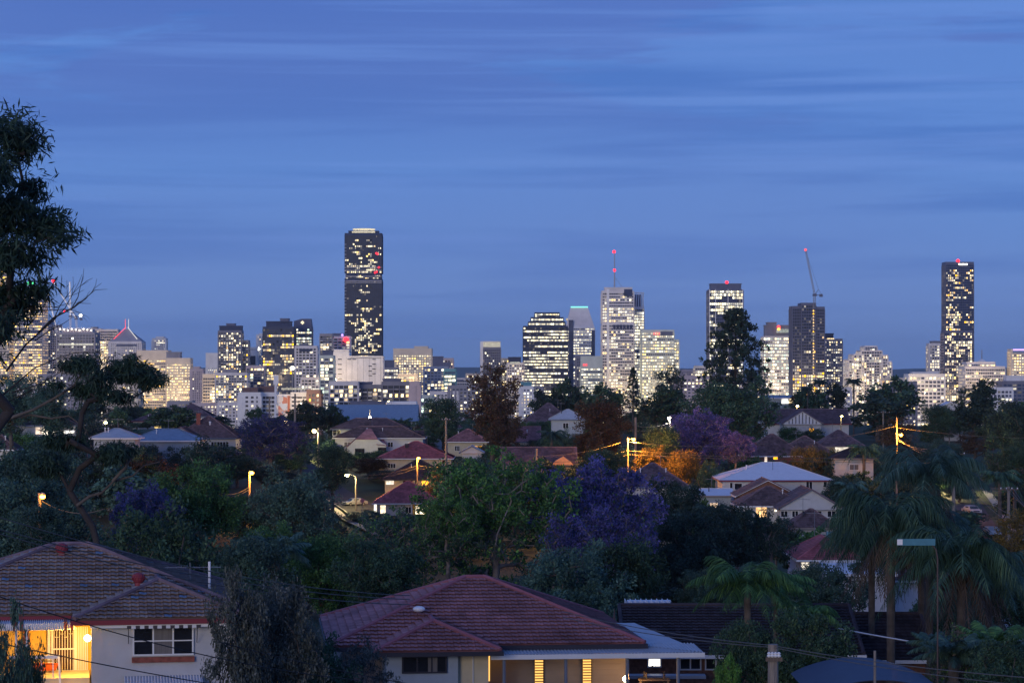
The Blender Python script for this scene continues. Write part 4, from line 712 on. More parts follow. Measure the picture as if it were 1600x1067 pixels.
def roof(parent, x0, x1, y0, y1, z, pitch=.37, kind='hip', tiles='tile_brown', cap=None, gut='trim_white', tw=.32, th=.36, ridge=None, name='roof', wave=.03, gable_mat='board_white', under=True, back=None):
    """hip or gable roof over a rectangle of the eaves; returns ridge height"""
    w_, d_ = x1-x0, y1-y0; yb = y1 if back is None else back
    if kind == 'hip':
        if w_ >= d_: r = d_/2; R0 = Vector((x0+r, y0+r, z+r*pitch)); R1 = Vector((x1-r, y0+r, z+r*pitch))
        else: r = w_/2; R0 = Vector((x0+r, y0+r, z+r*pitch)); R1 = Vector((x0+r, y1-r, z+r*pitch))
    elif kind == 'gx': r = d_/2; R0 = Vector((x0, y0+r, z+r*pitch)); R1 = Vector((x1, y0+r, z+r*pitch))
    else: r = w_/2; R0 = Vector((x0+r, y0, z+r*pitch)); R1 = Vector((x0+r, y1, z+r*pitch))
    a, b_, c, d = Vector((x0, y0, z)), Vector((x1, y0, z)), Vector((x1, y1, z)), Vector((x0, y1, z))
    if kind == 'hip' and w_ < d_: faces = [(a, b_, R0, R0), (b_, c, R1, R0), (c, d, R1, R1), (d, a, R0, R1)]; hips = [(a, R0), (b_, R0), (c, R1), (d, R1), (R0, R1)]
    elif kind == 'gy': faces = [(b_, c, R1, R0), (d, a, R0, R1)]; hips = [(R0, R1), (a, R0), (b_, R0)]
    elif kind == 'gx': faces = [(a, b_, R1, R0), (c, d, R0, R1)]; hips = [(R0, R1), (a, R0), (b_, R1)]
    else: faces = [(a, b_, R1, R0), (b_, c, R1, R1), (c, d, R0, R1), (d, a, R0, R0)]; hips = [(a, R0), (d, R0), (b_, R1), (c, R1), (R0, R1)]
    metal = tiles.startswith('roof_'); b = MB()
    dn = Vector((0, 0, -.03 if not metal else 0))
    for f in faces:
        q = [p+dn for p in f]; b.add(q, [(0, 1, 2, 3)] if (q[2]-q[3]).length > 1e-4 else [(0, 1, 2)], 0)
    b.add([a+Vector((0, 0, -.14)), b_+Vector((0, 0, -.14)), c+Vector((0, 0, -.14)), d+Vector((0, 0, -.14))], [(0, 3, 2, 1)], 0)
    if not metal:
        for f in faces: tile_face(b, *f, tw=tw, th=th, wave=wave)
    elif name == 'roof':
        for f in faces[:1]:
            pass
    ro = b.build(name, tiles, parent)
    if kind in ('gy', 'gx'):
        for (p, q, rr) in (((a, b_, R0), (d, c, R1)) if kind == 'gy' else ((a, d, R0), (b_, c, R1))):
            o = (rr-(p+q)/2); ins = (Vector((0, .25, 0)) if p.y == y0 else Vector((0, -.25, 0))) if kind == 'gy' else (Vector((.25, 0, 0)) if p.x == x0 else Vector((-.25, 0, 0)))
            g = MB(); pp = p+(q-p)*.03+ins; qq = q+(p-q)*.03+ins; rt = rr+ins-Vector((0, 0, .1)); g.add([pp, qq, rt, pp-Vector((0, 0, .13)), qq-Vector((0, 0, .13))], [(0, 1, 2), (0, 3, 4, 1)], 0); g.build('gable', gable_mat, parent)
    cp = MB()
    for p, q in hips: cp.tube([p+Vector((0, 0, .05)), q+Vector((0, 0, .05))], .11 if not metal else .05, 6)
    cp.build('ridge_capping', cap or tiles, ro)
    gt = MB(); t_ = .12
    gt.box(x0-t_, x1+t_, y0-t_, y0-.01, z-.2, z-.02); gt.box(x1+.01, x1+t_, y0, yb, z-.2, z-.02); gt.box(x0-t_, x0-.01, y0, yb, z-.2, z-.02)
    if kind == 'gy': gt = MB(); gt.box(x1+.01, x1+t_, y0, yb, z-.2, z-.02); gt.box(x0-t_, x0-.01, y0, yb, z-.2, z-.02); gt.prism([(x0-.1, z-.12), (x0+w_/2, R0.z-.1), (x1+.1, z-.12), (x1+.1, z+.06), (x0+w_/2, R0.z+.1), (x0-.1, z+.06)], y0-.08, y0-.01)
    gt.build('gutter', gut, ro)
    return R0.z
def window(parent, x, y, z, w_, h_, nx=2, nz=1, ang=0, lit=None, frame='trim_white', sill=None, t=.07, pane='pane_dark', name='window'):
    """x, z: centre; frame proud of the wall, panes set back in it"""
    b = MB(); b.box(-w_/2, w_/2, -.07, .03, -h_/2, -h_/2+t); b.box(-w_/2, w_/2, -.07, .03, h_/2-t, h_/2)
    for i in range(nx+1):
        u = -w_/2+i*(w_-t)/nx; b.box(u, u+t, -.066, .028, -h_/2+t, h_/2-t)
    for j in range(1, nz):
        v = -h_/2+j*h_/nz; b.box(-w_/2+t, w_/2-t, -.06, .02, v-t*.35, v+t*.35)
    o = b.build(name, frame, parent, (x, y, z)); o.rotation_euler.z = ang
    p = MB(); p.box(-w_/2+t*.5, w_/2-t*.5, -.03, .0, -h_/2+t*.5, h_/2-t*.5); p.build('pane', lit or pane, o)
    if sill: s = MB(); s.box(-w_/2-.05, w_/2+.05, -.16, .02, -h_/2-.16, -h_/2-.005); s.build('sill', sill, o)
    return o
HOUSES = []; FEET = []
def house(label, x0, x1, yr, ye, yb, D, kind='hip', tiles='tile_brown', wall='board_white', pitch=.42, wins=(), lits=(), gut='trim_white', rz=0, group='houses among the trees', depth=None, chimney=None, gable_mat='board_white', cap=None, ov=.5, wing=None, extra=None, name='house'):
    """x0..x1 are the eaves in the photo; yr, ye, yb the rows of ridge, eave and foot"""
    s = D/F; w_ = (x1-x0)*s; X = wx((x0+x1)/2, D); zb = min(terrain(X, D)-.5, wz(yb, D)); z = wz(ye, D)-zb
    rise = (ye-yr)*s
    if gut == 'trim_white' and D > 250: gut = ('trim_white', 'board_beige', 'trim_blue', 'trim_maroon')[(x0*3+D) % 4]
    if kind == 'gy': pitch = rise/(w_/2); d_ = depth or 9
    else:
        d_ = depth or min(w_*(.95 if kind == 'hip' else 1.2), 2*rise/max(.15, pitch-(ye-HY)/F)); d_ = max(5, d_); pitch = min(.8, (rise/(d_/2))+(ye-HY)/F)
    t = thing(name, label, 'house', (X, D, zb), R(rz), group)
    roof(t, -w_/2, w_/2, 0, d_, z, pitch, kind, tiles, cap, gut, gable_mat=gable_mat, tw=.36 if D > 300 else .32, th=.42 if D > 300 else .36)
    wl = MB(); wl.box(-w_/2+ov, w_/2-ov, ov, d_-ov, 0, z-.1); wl.build('wall', wall, t)
    for q in wins:             # (px, py, w, h, nx, lit material)
        px, py, ww, hh, nx = q[:5]; window(t, (px-(x0+x1)/2)*s, ov-.02, wz(py, D)-zb, ww, hh, nx, 1, lit=q[5] if len(q) > 5 else None)
    hr = random.Random(x0*7+D)
    if len(wins) < 2 and (yb-ye)*s > 1.8:
        zc_ = max(1.2, z-1.5); n_ = max(1, int(w_/4.2))
        for i in range(n_):
            ux = -w_/2+ov+(w_-2*ov)*(i+.5)/n_+hr.uniform(-.4, .4)
            if all(abs(ux-(q[0]-(x0+x1)/2)*s) > 1.8 for q in wins): window(t, ux, ov-.02, zc_, hr.choice((1.2, 1.6, 2.0)), hr.choice((1.0, 1.2)), hr.choice((2, 3)), 1, lit=hr.choice((None, None, 'curtain', 'pane_gold', 'pane_lit')))
    if D > 200 and kind != 'gy':
        zr = z+(d_/2)*pitch*.86
        if hr.random() < .6:
            b = MB(); b.tube([(0, 0, -.8), (0, 0, 1.7)], .03, 5); b.bar((-.8, 0, 1.5), (.8, 0, 1.45), .04)
            for i in range(6): b.bar((-.7+i*.28, -.35, 1.5), (-.7+i*.28, .35, 1.5), .025)
            b.build('antenna', 'steel', t, (hr.uniform(-.2, .2)*w_, d_*.5, zr))
        for k in range(hr.choice((0, 1, 1, 2))): b = MB(); b.tube([(0, 0, -.5), (0, 0, .55)], .07, 6); b.lathe([(.12, .5), (.14, .6), (.05, .68)], n=8); b.build('vent_pipe', 'trim_white' if hr.random() < .5 else 'trim_dark', t, (hr.uniform(-.25, .25)*w_, d_*.3, z+d_*.3*pitch))
    if chimney:
        px, pyt, cm = chimney; c = MB(); xx = (px-(x0+x1)/2)*s; c.box(xx-.35, xx+.35, d_*.3, d_*.3+.7, z, wz(pyt, D)-zb); c.box(xx-.42, xx+.42, d_*.3-.07, d_*.3+.77, wz(pyt, D)-zb, wz(pyt, D)-zb+.12); c.build('chimney', cm, t)
    HOUSES.append((x0, x1, yr, min(yb, ye+45), D, d_)); FEET.append((label, x0, x1, yb, D, ye))
    t['_z'] = z; t['_w'] = w_; t['_d'] = d_; t['_cx'] = (x0+x1)/2
    return t

# --- the near house on the left: brown tiled hip roof with a front wing, lit porch
D0 = 90.; t = thing('house', 'near house with brown tiled hip roof, red roof vents and a yellow lit porch', 'house', (wx(251.5, D0), D0, 45.5), R(10))
ze = wz(966, D0)-45.5; U = lambda px, D=D0: wx(px, D)-wx(251.5, D0)+(D-D0)*.17; Zz = lambda py, D=D0: wz(py, D)-45.5
roof(t, -3.18-7.0, 3.18+.35, 2.05, 2.05+12.4, ze, .355, 'hip', 'tile_old', 'tile_mauve', 'trim_maroon', tw=.3, th=.34)
roof(t, -3.18, 3.18, 0, 9.0, ze, .355, 'hip', 'tile_old', 'tile_mauve', 'trim_maroon', tw=.3, th=.34, name='wing_roof', back=2.)
b = MB(); b.box(-2.55, 2.75, .5, 9, 0, ze-.14); b.build('wall', 'stucco', t)
b = MB(); b.box(-12, -2.56, 3.4, 12, 0, ze-.14); b.build('porch_wall', 'stucco_yellow', t)
b = MB(); b.box(-2.6, 3.1, -.02, .5, ze-.32, ze-.19); b.build('soffit', 'trim_white', t)
b = MB(); b.box(-12, -2.62, .9, 3.38, 0, Zz(1050, 92)); b.build('porch_floor', 'stucco_cream', t)
for i in range(4): b = MB(); b.box(-5.2, -2.7, .1+.25*i-.6, .88-.6+.25*i+.3, 0, Zz(1050, 92)-.18*(4-i)); b.build('step', 'stucco_cream', t) if i < 3 else None
# window with three sashes, striped awning and brick sill
wx_ = U(255.5); wo = window(t, wx_, .48, Zz(1002.5), 2.26, 1.1, 3, 2, sill=None, pane='curtain', t=.06)
b = MB(); b.box(-1.16, 1.16, -.12, .02, -.80, -.60); b.build('brick_sill', 'brick_red', wo)
for i in range(3): b = MB(); x_ = -.75+i*.75; b.box(x_-.33, x_+.33, -.045, -.033, -.5, .5); b.build('flyscreen', 'pane_dark' if i != 1 else 'curtain', wo)
aw = MB(); 
M['awning_dark'] = mat('awning_dark', (.06, .05, .06), .6); M['awning_white'] = mat('awning_white', (.66, .66, .70), .55, var=.05)
for i in range(17):
    x_ = U(199)+i*(U(313)-U(199))/17; x2_ = x_+(U(313)-U(199))/17
    aw.add([(x_, .46, Zz(973)), (x2_, .46, Zz(973)), (x2_, -.05, Zz(976.5)), (x_, -.05, Zz(976.5)), (x_, -.05, Zz(981)), (x2_, -.05, Zz(981))], [(0, 1, 2, 3), (3, 2, 5, 4)], i % 2)
aw.build('window_awning', ['awning_dark', 'awning_white'], t)
b = MB()
for p in (201.5, 308): b.tube([(U(p), -.04, Zz(979)), (U(p), .4, Zz(1006))], .015, 5)
b.build('awning_arm', 'trim_dark', t)
def corr(b, xa, xb, ya, yb_, za, zb2, n, drop, m=(0,)):
    """corrugated awning: slope then a scalloped valance"""
    for i in range(n*4):
        u0 = xa+(xb-xa)*i/(n*4); u1 = xa+(xb-xa)*(i+1)/(n*4); h0 = .035*math.sin(i*math.pi/2); h1 = .035*math.sin((i+1)*math.pi/2)
        b.add([(u0, yb_, zb2+h0), (u1, yb_, zb2+h1), (u1, ya, za+h1), (u0, ya, za+h0), (u0, ya-.02-h0, za-drop), (u1, ya-.02-h1, za-drop)], [(0, 1, 2, 3), (3, 2, 5, 4)], 0)
b = MB(); corr(b, U(-60), U(120, 91.2), 1.2, 3.3, Zz(970, 91.2), Zz(957.5, 93), 56, .26); pa = b.build('porch_awning', 'awning_white', t)
for p in (29, 38, 105, 115):
    b = MB(); xa = U(p, 91.2); b.add([(xa-.06, 3.3, Zz(957.5, 93)+.06), (xa+.06, 3.3, Zz(957.5, 93)+.06), (xa+.06, 1.15, Zz(970, 91.2)+.05), (xa-.06, 1.15, Zz(970, 91.2)+.05), (xa-.06, 1.08, Zz(970, 91.2)-.28), (xa+.06, 1.08, Zz(970, 91.2)-.28)], [(0, 1, 2, 3), (3, 2, 5, 4)]); b.build('awning_strap', 'brick_red', pa)
b = MB(); corr(b, U(195), U(316), -.3, .46, Zz(1066), Zz(1058), 26, .2); b.build('lower_awning', 'awning_white', t)
# security door grille and side screen
dr = MB(); xa, xb = U(84, 93.4), U(121.5, 93.4); za, zb2 = Zz(1046, 93.4), Zz(976, 93.4)
dr.box(xa, xb, 3.32, 3.39, za, za+.08); dr.box(xa, xb, 3.32, 3.39, zb2-.08, zb2); dr.box(xa, xa+.07, 3.31, 3.385, za, zb2); dr.box(xb-.07, xb, 3.31, 3.385, za, zb2)
for i in range(1, 9): u = xa+(xb-xa)*i/9; dr.box(u-.012, u+.012, 3.335, 3.36, za+.08, zb2-.08)
dr.box(xa+.07, xb-.07, 3.33, 3.365, (za+zb2)/2, (za+zb2)/2+.05)
for i in range(4): dr.lathe([(.07, -.01), (.09, 0), (.07, .01)], (xa+.2+i*.18, 3.35, za+1.35+.12*(i % 2)), 8)
do = dr.build('door', 'trim_white', t); b = MB(); b.box(xa+.05, xb-.05, 3.366, 3.392, za, zb2); M['door_back'] = mat('door_back', (.05, .018, .01), .7, var=.6, vscale=6); b.build('door_panel', 'door_back', do)
b = MB(); xa2, xb2 = U(122.5, 93.4), U(139, 93.4)
for i in range(7): u = xa2+(xb2-xa2)*i/6; b.box(u-.02, u+.02, 3.3, 3.38, za, zb2)
b.box(xa2, xb2, 3.31, 3.37, za, za+.08); b.build('side_screen', 'trim_white', t)
for px in (48, 44, 80.5): b = MB(); xx = U(px, 93.4); b.box(xx-.05, xx+.05, 3.28, 3.39, za, zb2); b.build('door_jamb', 'brick_red' if px < 70 else 'trim_white', t)
b = MB()
for i in range(4): b.box(U(78, 93.4), U(82, 93.4), 3.33, 3.39, Zz(980+i*13+4, 93.4), Zz(980+i*13, 93.4))
b.build('quoin', 'stucco_cream', t)
# porch rail
b = MB(); b.box(U(20, 91), U(95, 91), 1.0, 1.07, Zz(1025, 91), Zz(1020, 91)); b.box(U(20, 91), U(93, 91), 1.01, 1.06, Zz(1060, 91), Zz(1055, 91)); b.bar((U(94.5, 91), 1.04, Zz(1020, 91)), (U(97, 91), .6, Zz(1062, 91)), .07)
for p in (50, 68, 86): b.box(U(p, 91)-.02, U(p, 91)+.02, 1.02, 1.05, Zz(1056, 91), Zz(1025, 91))
b.build('porch_rail', 'trim_white', t)
for i, px in enumerate((30, 46)):
    b = MB(); b.box(U(px, 91)-.04, U(px, 91)+.04, 1.05, 1.13, 0, ze-.3); b.build('porch_post', 'trim_white', t)
lp = MB(); lp.sphere((0, 0, 0), .13, 10); M['porch_bulb'] = emit('porch_bulb', (1, .80, .42), 20); pl = lp.build('porch_light', 'porch_bulb', t, (U(143.5)-.12, 1.25, Zz(1000)))
def lamp_light(parent, loc, e_, c_, r=.12):
    ld = bpy.data.lights.new('lamp_glow', 'POINT'); ld.energy = e_; ld.color = c_; ld.shadow_soft_size = r; o = bpy.data.objects.new('lamp_glow', ld); col.objects.link(o); o.parent = parent; o.location = loc; return o
lamp_light(pl, (-.35, -.1, .05), 300, (1, .50, .06))
# vents
for px, py, D_ in ((101, 851, 97.4), (218, 899, 93.9)):
    b = MB(); v = [(.22, -.32), (.15, -.22), (.15, -.05), (.2, -.02), (.24, .06), (.25, .16), (.2, .27), (.1, .33), (.01, .34)]; b.lathe(v, n=14)
    for i in range(14): a = 2*math.pi*i/14; b.tube([(.24*math.cos(a), .24*math.sin(a), .04), (.27*math.cos(a+.2), .27*math.sin(a+.2), .14), (.2*math.cos(a+.4), .2*math.sin(a+.4), .27)], .012, 3)
    b.build('roof_vent', 'trim_maroon', t, (U(px, D_), D_-D0, Zz(py+8, D_)))
b = MB(); b.tube([(0, 0, 0), (0, 0, 1.35)], .05, 8); b.build('vent_pipe', 'trim_white', t, (U(328, 96), 6, Zz(931, 96)))
b = MB(); b.tube([(0, 0, 0), (0, 0, 1.0)], .018, 5); b.bar((-1.0, 0, .82), (1.25, .3, .78), .03)
for i in range(12): xx = -.9+i*.18; b.bar((xx, -.25-.01*i, .81), (xx, .3+.01*i, .80), .012)
for i in range(4): b.bar((-.35+i*.12, -.3, .87), (-.35+i*.12, .3, .87), .014)
b.build('antenna', 'steel', t, (U(298, 97), 7, Zz(918, 97)))
b = MB(); b.bar((U(222, 97), 6.2, Zz(888, 97)), (U(343, 97), 6.2, Zz(934, 97)), .09); b.build('flashing', 'trim_white', t)
HOUSES.append((0, 400, 845, 1067, 88, 16))
# orange bench on the porch
o = thing('swing_seat', 'orange canvas seat on a frame behind the white porch rail', 'seat', (wx(70, 91.8), 91.8, wz(1050, 92)))
b = MB(); b.add([(-.55, 0, .32), (.5, 0, .32), (.38, .1, .08), (-.4, .1, .08), (-.55, .35, .34), (.5, .35, .34)], [(0, 1, 2, 3), (3, 2, 5, 4)]); b.build('seat', 'orange_fabric', o); b = MB()
for sx_ in (-.6, .6): b.tube([(sx_, 0, -.1), (sx_*.9, .1, .45), (sx_, .3, -.1)], .02, 6)
b.bar((-.54, .1, .45), (.54, .1, .45), .04); b.build('frame', 'timber', o)

# --- the near house in the middle: red tiled roof, white patio roof, lit louvres
t = thing('house', 'near house with a big dark red tiled hip roof and a white patio roof', 'house', (wx(490, 105.5)+.8, 104.2, 43.0), R(6))
ze = wz(1009, 105.5)-43; S = 1/36.
Wd = 13.9
roof(t, 0, Wd, 1.0, 14.0, ze, .37, 'hip', 'tile_maroon', 'cap_maroon', 'trim_dark', tw=.31, th=.37)
roof(t, 1.9, 7.3, -1.1, 8, ze-.02, .37, 'hip', 'tile_maroon', 'cap_maroon', 'trim_dark', tw=.31, th=.37, name='wing_roof', back=1.)
b = MB(); b.box(.6, Wd-.6, 2.4, 13, 0, ze-.15); b.build('wall', 'board_beige', t); b = MB(); b.box(2.4, 5.5, -.6, 2.39, 0, ze-.17); b.build('wing_wall', 'board_blue', t); b = MB(); b.box(5.51, 6.85, -.3, 2.39, 0, ze-.17); b.build('panel_wall', 'stucco_cream', t)
wo = window(t, 4.05, -.62, ze-.62, 1.95, .75, 3, 1, frame='trim_dark'); b = MB(); b.box(.15, .55, -.045, -.032, -.33, .33); b.build('curtain', 'curtain', wo)
b = MB(); b.box(6.86, 7.05, 1.2, 1.5, ze-1.6, ze-.3); M['louvre_lit'] = emit('louvre_lit', (1, .50, .12), 1.5, 0); b.build('side_light', 'louvre_lit', t)
b = MB(); b.box(6.15, 6.19, -.36, -.31, 0, ze-.2); b.build('downpipe', 'trim_white', t)
for nm_, px in (('window', 9.35), ('window', 11.5)):
    b = MB(); b.box(px-.22, px+.22, 2.32, 2.41, .6, ze-.25); wf = b.build(nm_, 'trim_dark', t); b = MB(); b.box(px-.18, px+.18, 2.28, 2.31, .7, ze-.35); b.build('pane', 'louvre_lit', wf); b = MB()
    for i in range(16): z_ = ze-.45-i*.12; b.box(px-.18, px+.18, 2.2, 2.26, z_-.02, z_+.02)
    b.build('louvre', 'trim_dark', wf)
# patio roof: corrugated sheet on steel posts, carried on to the right of the house
b = MB(); z0 = ze-.28; corr(b, 7.0, 16.3, -.15, 2.3, z0, z0+.12, 62, .0)
b.add([(13.2, 2.3, z0+.125), (16.3, -.15, z0+.01), (16.3, -.15, z0+.0), (13.2, 8.5, z0+.42), (14.6, 8.5, z0+.42)], [(0, 1, 4, 3)]); b.build('patio_roof', 'roof_grey', t)
b = MB(); b.box(6.95, 16.35, -.26, -.17, z0-.22, z0-.02); b.build('patio_gutter', 'trim_white', t)
for px in (7.55, 10.25, 12.95, 15.2): b = MB(); b.tube([(px, -.05, 0), (px, -.05, z0-.05)], .075, 8); b.build('patio_post', 'trim_blue', t)
b = MB(); b.sphere((0, 0, 0), .28, 12, sz=.5); b.build('skylight_dome', 'trim_white', t, (4.1, 3.7, ze+1.35))
b = MB(); b.box(12.9, 17.5, -.3, 5, 0, ze-2.35); b.build('deck', 'timber', t); b = MB(); b.box(13.4, 16.5, -.28, -.2, ze-1.75, ze-1.68); 
for i in range(14): b.box(13.4+i*.23, 13.43+i*.23, -.27, -.22, ze-2.3, ze-1.75)
b.build('deck_rail', 'timber', t)
pb = MB(); pb.sphere((0, 0, 0), .14); pl = pb.build('patio_light', 'porch_bulb', t, (12.98, .55, ze-1.5)); lamp_light(pl, (.35, -.1, .1), 60, (1, .45, .12))
HOUSES.append((490, 1085, 900, 1067, 103, 16))
o = thing('table', 'small timber outdoor table on the deck beside the patio post', 'table', (wx(1022, 107), 107, 43+ze-2.35)); b = MB(); b.box(-.7, .7, -.4, .4, .70, .75); b.build('tabletop', 'timber', o)
for sx_ in (-.6, .6):
    for sy_ in (-.3, .3): b = MB(); b.box(sx_-.04, sx_+.04, sy_-.04, sy_+.04, 0, .695); b.build('leg', 'timber', o)
for i, px in enumerate((1000, 1046)):
    o = thing('chair', ('timber slatted chair left of the deck table', 'timber slatted chair right of the deck table')[i], 'chair', (wx(px, 107.3), 107.3, 43+ze-2.35), R(-80+160*i), 'chairs at the deck table'); b = MB(); b.box(-.25, .25, -.25, .25, .42, .46); b.build('seat', 'timber', o); b = MB()
    for k in range(4): b.box(-.25, .25, .22, .25, .55+k*.12, .62+k*.12)
    b.box(-.25, -.21, .21, .26, .46, 1); b.box(.21, .25, .21, .26, .46, 1); b.build('backrest', 'timber', o)
    for sx_ in (-.22, .22):
        for sy_ in (-.22, .22): b = MB(); b.box(sx_-.02, sx_+.02, sy_-.02, sy_+.02, 0, .415); b.build('leg', 'timber', o)

# --- dark tiled house behind it on the right
t = thing('house', 'long low house with a near-black tiled roof and a brightly lit window', 'house', (wx(1160, 120), 120., 40.5))
ze = wz(1022, 120)-40.5; s = 120/F; roof(t, -185*s, 190*s, 0, 10.6, ze, .36+0, 'gx', 'tile_dark', None, 'trim_white', tw=.3, th=.33, gable_mat='brick_brown'); b = MB(); b.box(-175*s, 180*s, .6, 10, 0, ze-.15); b.build('wall', 'brick_brown', t)
wo = window(t, (1023.5-1160)*s, .58, wz(1034, 120)-40.5, .72, .66, 1, 1, lit='pane_bright', frame='trim_white'); b = MB(); b.tube([(.05, -.09, -.28), (.05, -.09, -.05), (.2, -.09, -.05), (.2, -.09, -.12)], .012, 4); b.lathe([(.05, -.3), (.04, -.22)], (-.1, -.09, 0), 8); b.build('kitchen_tap', 'trim_dark', wo)
for px, m__ in ((1080, None), (1120, None), (1215, None)): window(t, (px-1160)*s, .58, wz(1036, 120)-40.5, 1.1, .8, 2, 1, frame='trim_white')
b = MB(); b.box(-185*s, -60*s, -1.2, -.4, wz(1052, 120)-40.5-.1, wz(1052, 120)-40.5+.05); b.build('window_hood', 'roof_grey', t)
b = MB()
for k in range(3): b.box((-176+k*3)*s, (-100+k*1)*s, 5.5+k*.5, 6.2+k*.5, ze+1.75+.1*k, ze+1.85+.1*k)
for q in range(9): b.box((-174+q*8.8)*s, (-173+q*8.8)*s, 5.4, 7.2, ze+1.8, ze+2.12)
b.build('roof_platform', 'trim_white', t)
HOUSES.append((975, 1350, 945, 1060, 120, 11))
t = thing('house', 'dark tiled roof behind the palm trunks at the lower right', 'house', (wx(1392, 128), 128, 40.), 0); s = 128/F; ze = wz(1030, 128)-40; roof(t, -62*s, 66*s, 0, 8, ze, .5, 'gx', 'tile_dark', None, 'trim_white', tw=.3, th=.33); b = MB(); b.box(-58*s, 62*s, .5, 7.5, 0, ze-.15); b.build('wall', 'brick_brown', t); HOUSES.append((1330, 1458, 950, 1060, 128, 8))
# curved blue shed roof at the bottom right
t = thing('shed', 'shed with a blue-grey curved metal roof at the bottom right', 'shed', (wx(1365, 88), 88, 44)); s = 88/F; b = MB(); n = 24; pv = None
for i in range(n):
    def q_(i): u = i/n; return (-105+215*u)*s, wz(1080-27*math.sin(math.pi*min(1, u*1.02))**.8, 88)-44
    (xa, za), (xb, zb2) = q_(i), q_(i+1); b.add([(xa, -1.6, za), (xb, -1.6, zb2), (xb, 5, zb2+.05), (xa, 5, za+.05), (xa, -1.6, za-.03), (xb, -1.6, zb2-.03)], [(0, 1, 2, 3), (4, 5, 1, 0)])
M['shed_roof'] = mat('shed_roof', (.03, .042, .08), .5, var=.1); b.build('roof', 'shed_roof', t); b = MB(); b.box(-95*s, 98*s, -1.2, 4.8, 0, wz(1082, 88)-44-.3); b.build('wall', 'roof_blue', t); HOUSES.append((1265, 1470, 1036, 1067, 88, 6))
# --- houses on the slope
H = house
H('cream two-storey house with a bright red hip roof behind the orange lamp', 588, 708, 693, 716, 745, 480, 'hip', 'tile_red', 'stucco_cream', wins=[(695, 722, 1.2, 1.0, 1)], chimney=(634, 695, 'tile_dark'))
H('house with a dark brown roof, lit window and pink walls below the red hip roof', 597, 706, 722, 749, 765, 458, 'hip', 'tile_dark', 'board_cream', wins=[(609, 753, 1.6, 1.1, 3, 'pane_lit'), (637, 754, 2.0, .9, 2), (651, 754, .8, .9, 1), (664, 753, 1.4, 1.2, 1, 'pane_gold')], gut='trim_dark')
t = H('lower red-roofed house with a yellow-lit balcony', 582, 690, 757, 786, 815, 430, 'hip', 'tile_red', 'board_white', wins=[(638, 797, 1.2, 1.2, 2), (586, 794, .6, 1.5, 1, 'pane_bright'), (598, 796, 1.1, 1.6, 1, 'pane_lit')], ov=.9)
s = 430/F; b = MB(); cx_ = 636; b.box((645-cx_)*s, (677-cx_)*s, .70, .88, 0, wz(787, 430)-t.location.z); b.build('balcony_wall', 'stucco_yellow', t); window(t, (656-cx_)*s, .68, wz(797, 430)-t.location.z, 1.7, 1.5, 1, 1, lit='pane_bright')
b = MB(); z_ = wz(815, 430)-t.location.z; b.box((643-cx_)*s, (679-cx_)*s, -.9, .69, z_-.1, z_); b.box((643-cx_)*s, (679-cx_)*s, -.9, -.85, z_+.95, z_+1.02)
for i in range(9): x_ = (643+i*4.5-cx_)*s; b.box(x_, x_+.05, -.89, -.86, z_, z_+.95)
for p in (643, 679): b.box((p-cx_)*s-.06, (p-cx_)*s+.06, -.88, -.76, z_, z_+3.2)
b.box((641-cx_)*s, (686-cx_)*s, -1.0, .3, z_+3.2, z_+3.32); b.build('balcony', 'trim_white', t); pb = MB(); pb.sphere((0, 0, 0), .12); pl = pb.build('balcony_light', 'porch_bulb', t, ((668-cx_)*s, -.1, z_+2.7)); lamp_light(pl, (0, 0, -.3), 60, (1, .58, .18))
t = H('white rendered house with red-tipped jerkin gables and a window box, upper slope', 520, 664, 668, 684, 718, 540, 'hip', 'tile_brown', 'stucco', depth=11, chimney=None)
s = 540/F; cx_ = 592; zz = lambda y: wz(y, 540)-t.location.z
b = MB(); b.prism([((545-cx_)*s, zz(718)), ((545-cx_)*s, zz(697)), ((558-cx_)*s, zz(685)), ((590-cx_)*s, zz(685)), ((596-cx_)*s, zz(690)), ((604-cx_)*s, zz(694)), ((606-cx_)*s, zz(718))], -2.2, .4); b.build('gable_wall', 'board_white', t)
b = MB(); b.add([((556-cx_)*s, -2.5, zz(686)), ((592-cx_)*s, -2.5, zz(686)), ((579-cx_)*s, 2, zz(670)), ((573-cx_)*s, 2, zz(670))], [(0, 1, 2, 3)]); b.add([((588-cx_)*s, -2.5, zz(694)), ((607-cx_)*s, -2.5, zz(696)), ((598-cx_)*s, 1, zz(685)), ((594-cx_)*s, 1, zz(685))], [(0, 1, 2, 3)])
b.add([((542-cx_)*s, -2.4, zz(699)), ((557-cx_)*s, -2.4, zz(685)), ((557-cx_)*s, 3, zz(681)), ((540-cx_)*s, 3, zz(695))], [(0, 1, 2, 3)]); b.build('gable_cap', 'tile_maroon', t)
window(t, (563-cx_)*s, -2.25, zz(706), 2.1, 1.7, 3, 1, frame='trim_dark'); window(t, (598-cx_)*s, -2.25, zz(703), 1.9, 1.3, 2, 1, frame='trim_dark')
b = MB(); b.box((552-cx_)*s, (575-cx_)*s, -2.6, -2.22, zz(713), zz(712)); b.box((553-cx_)*s, (591-cx_)*s, -3, -2.22, zz(721), zz(719)); b.build('window_box', 'tile_maroon', t)
H('house with a wide mauve-brown roof behind the jerkin-gabled white house', 516, 640, 655, 670, 690, 570, 'hip', 'tile_mauve', 'board_white', wins=[(526, 676, 2, 1.4, 2)])
H('long grey-brown roof right of the jerkin-gabled white house', 600, 665, 675, 697, 705, 555, 'gx', 'tile_mauve', 'stucco')
t = H('large hall with a blue-grey metal roof, dark skylight strips and white parapet', 512, 652, 634, 658, 664, 720, 'gx', 'roof_blue', 'board_white', depth=24, gut='trim_dark'); s = 720/F
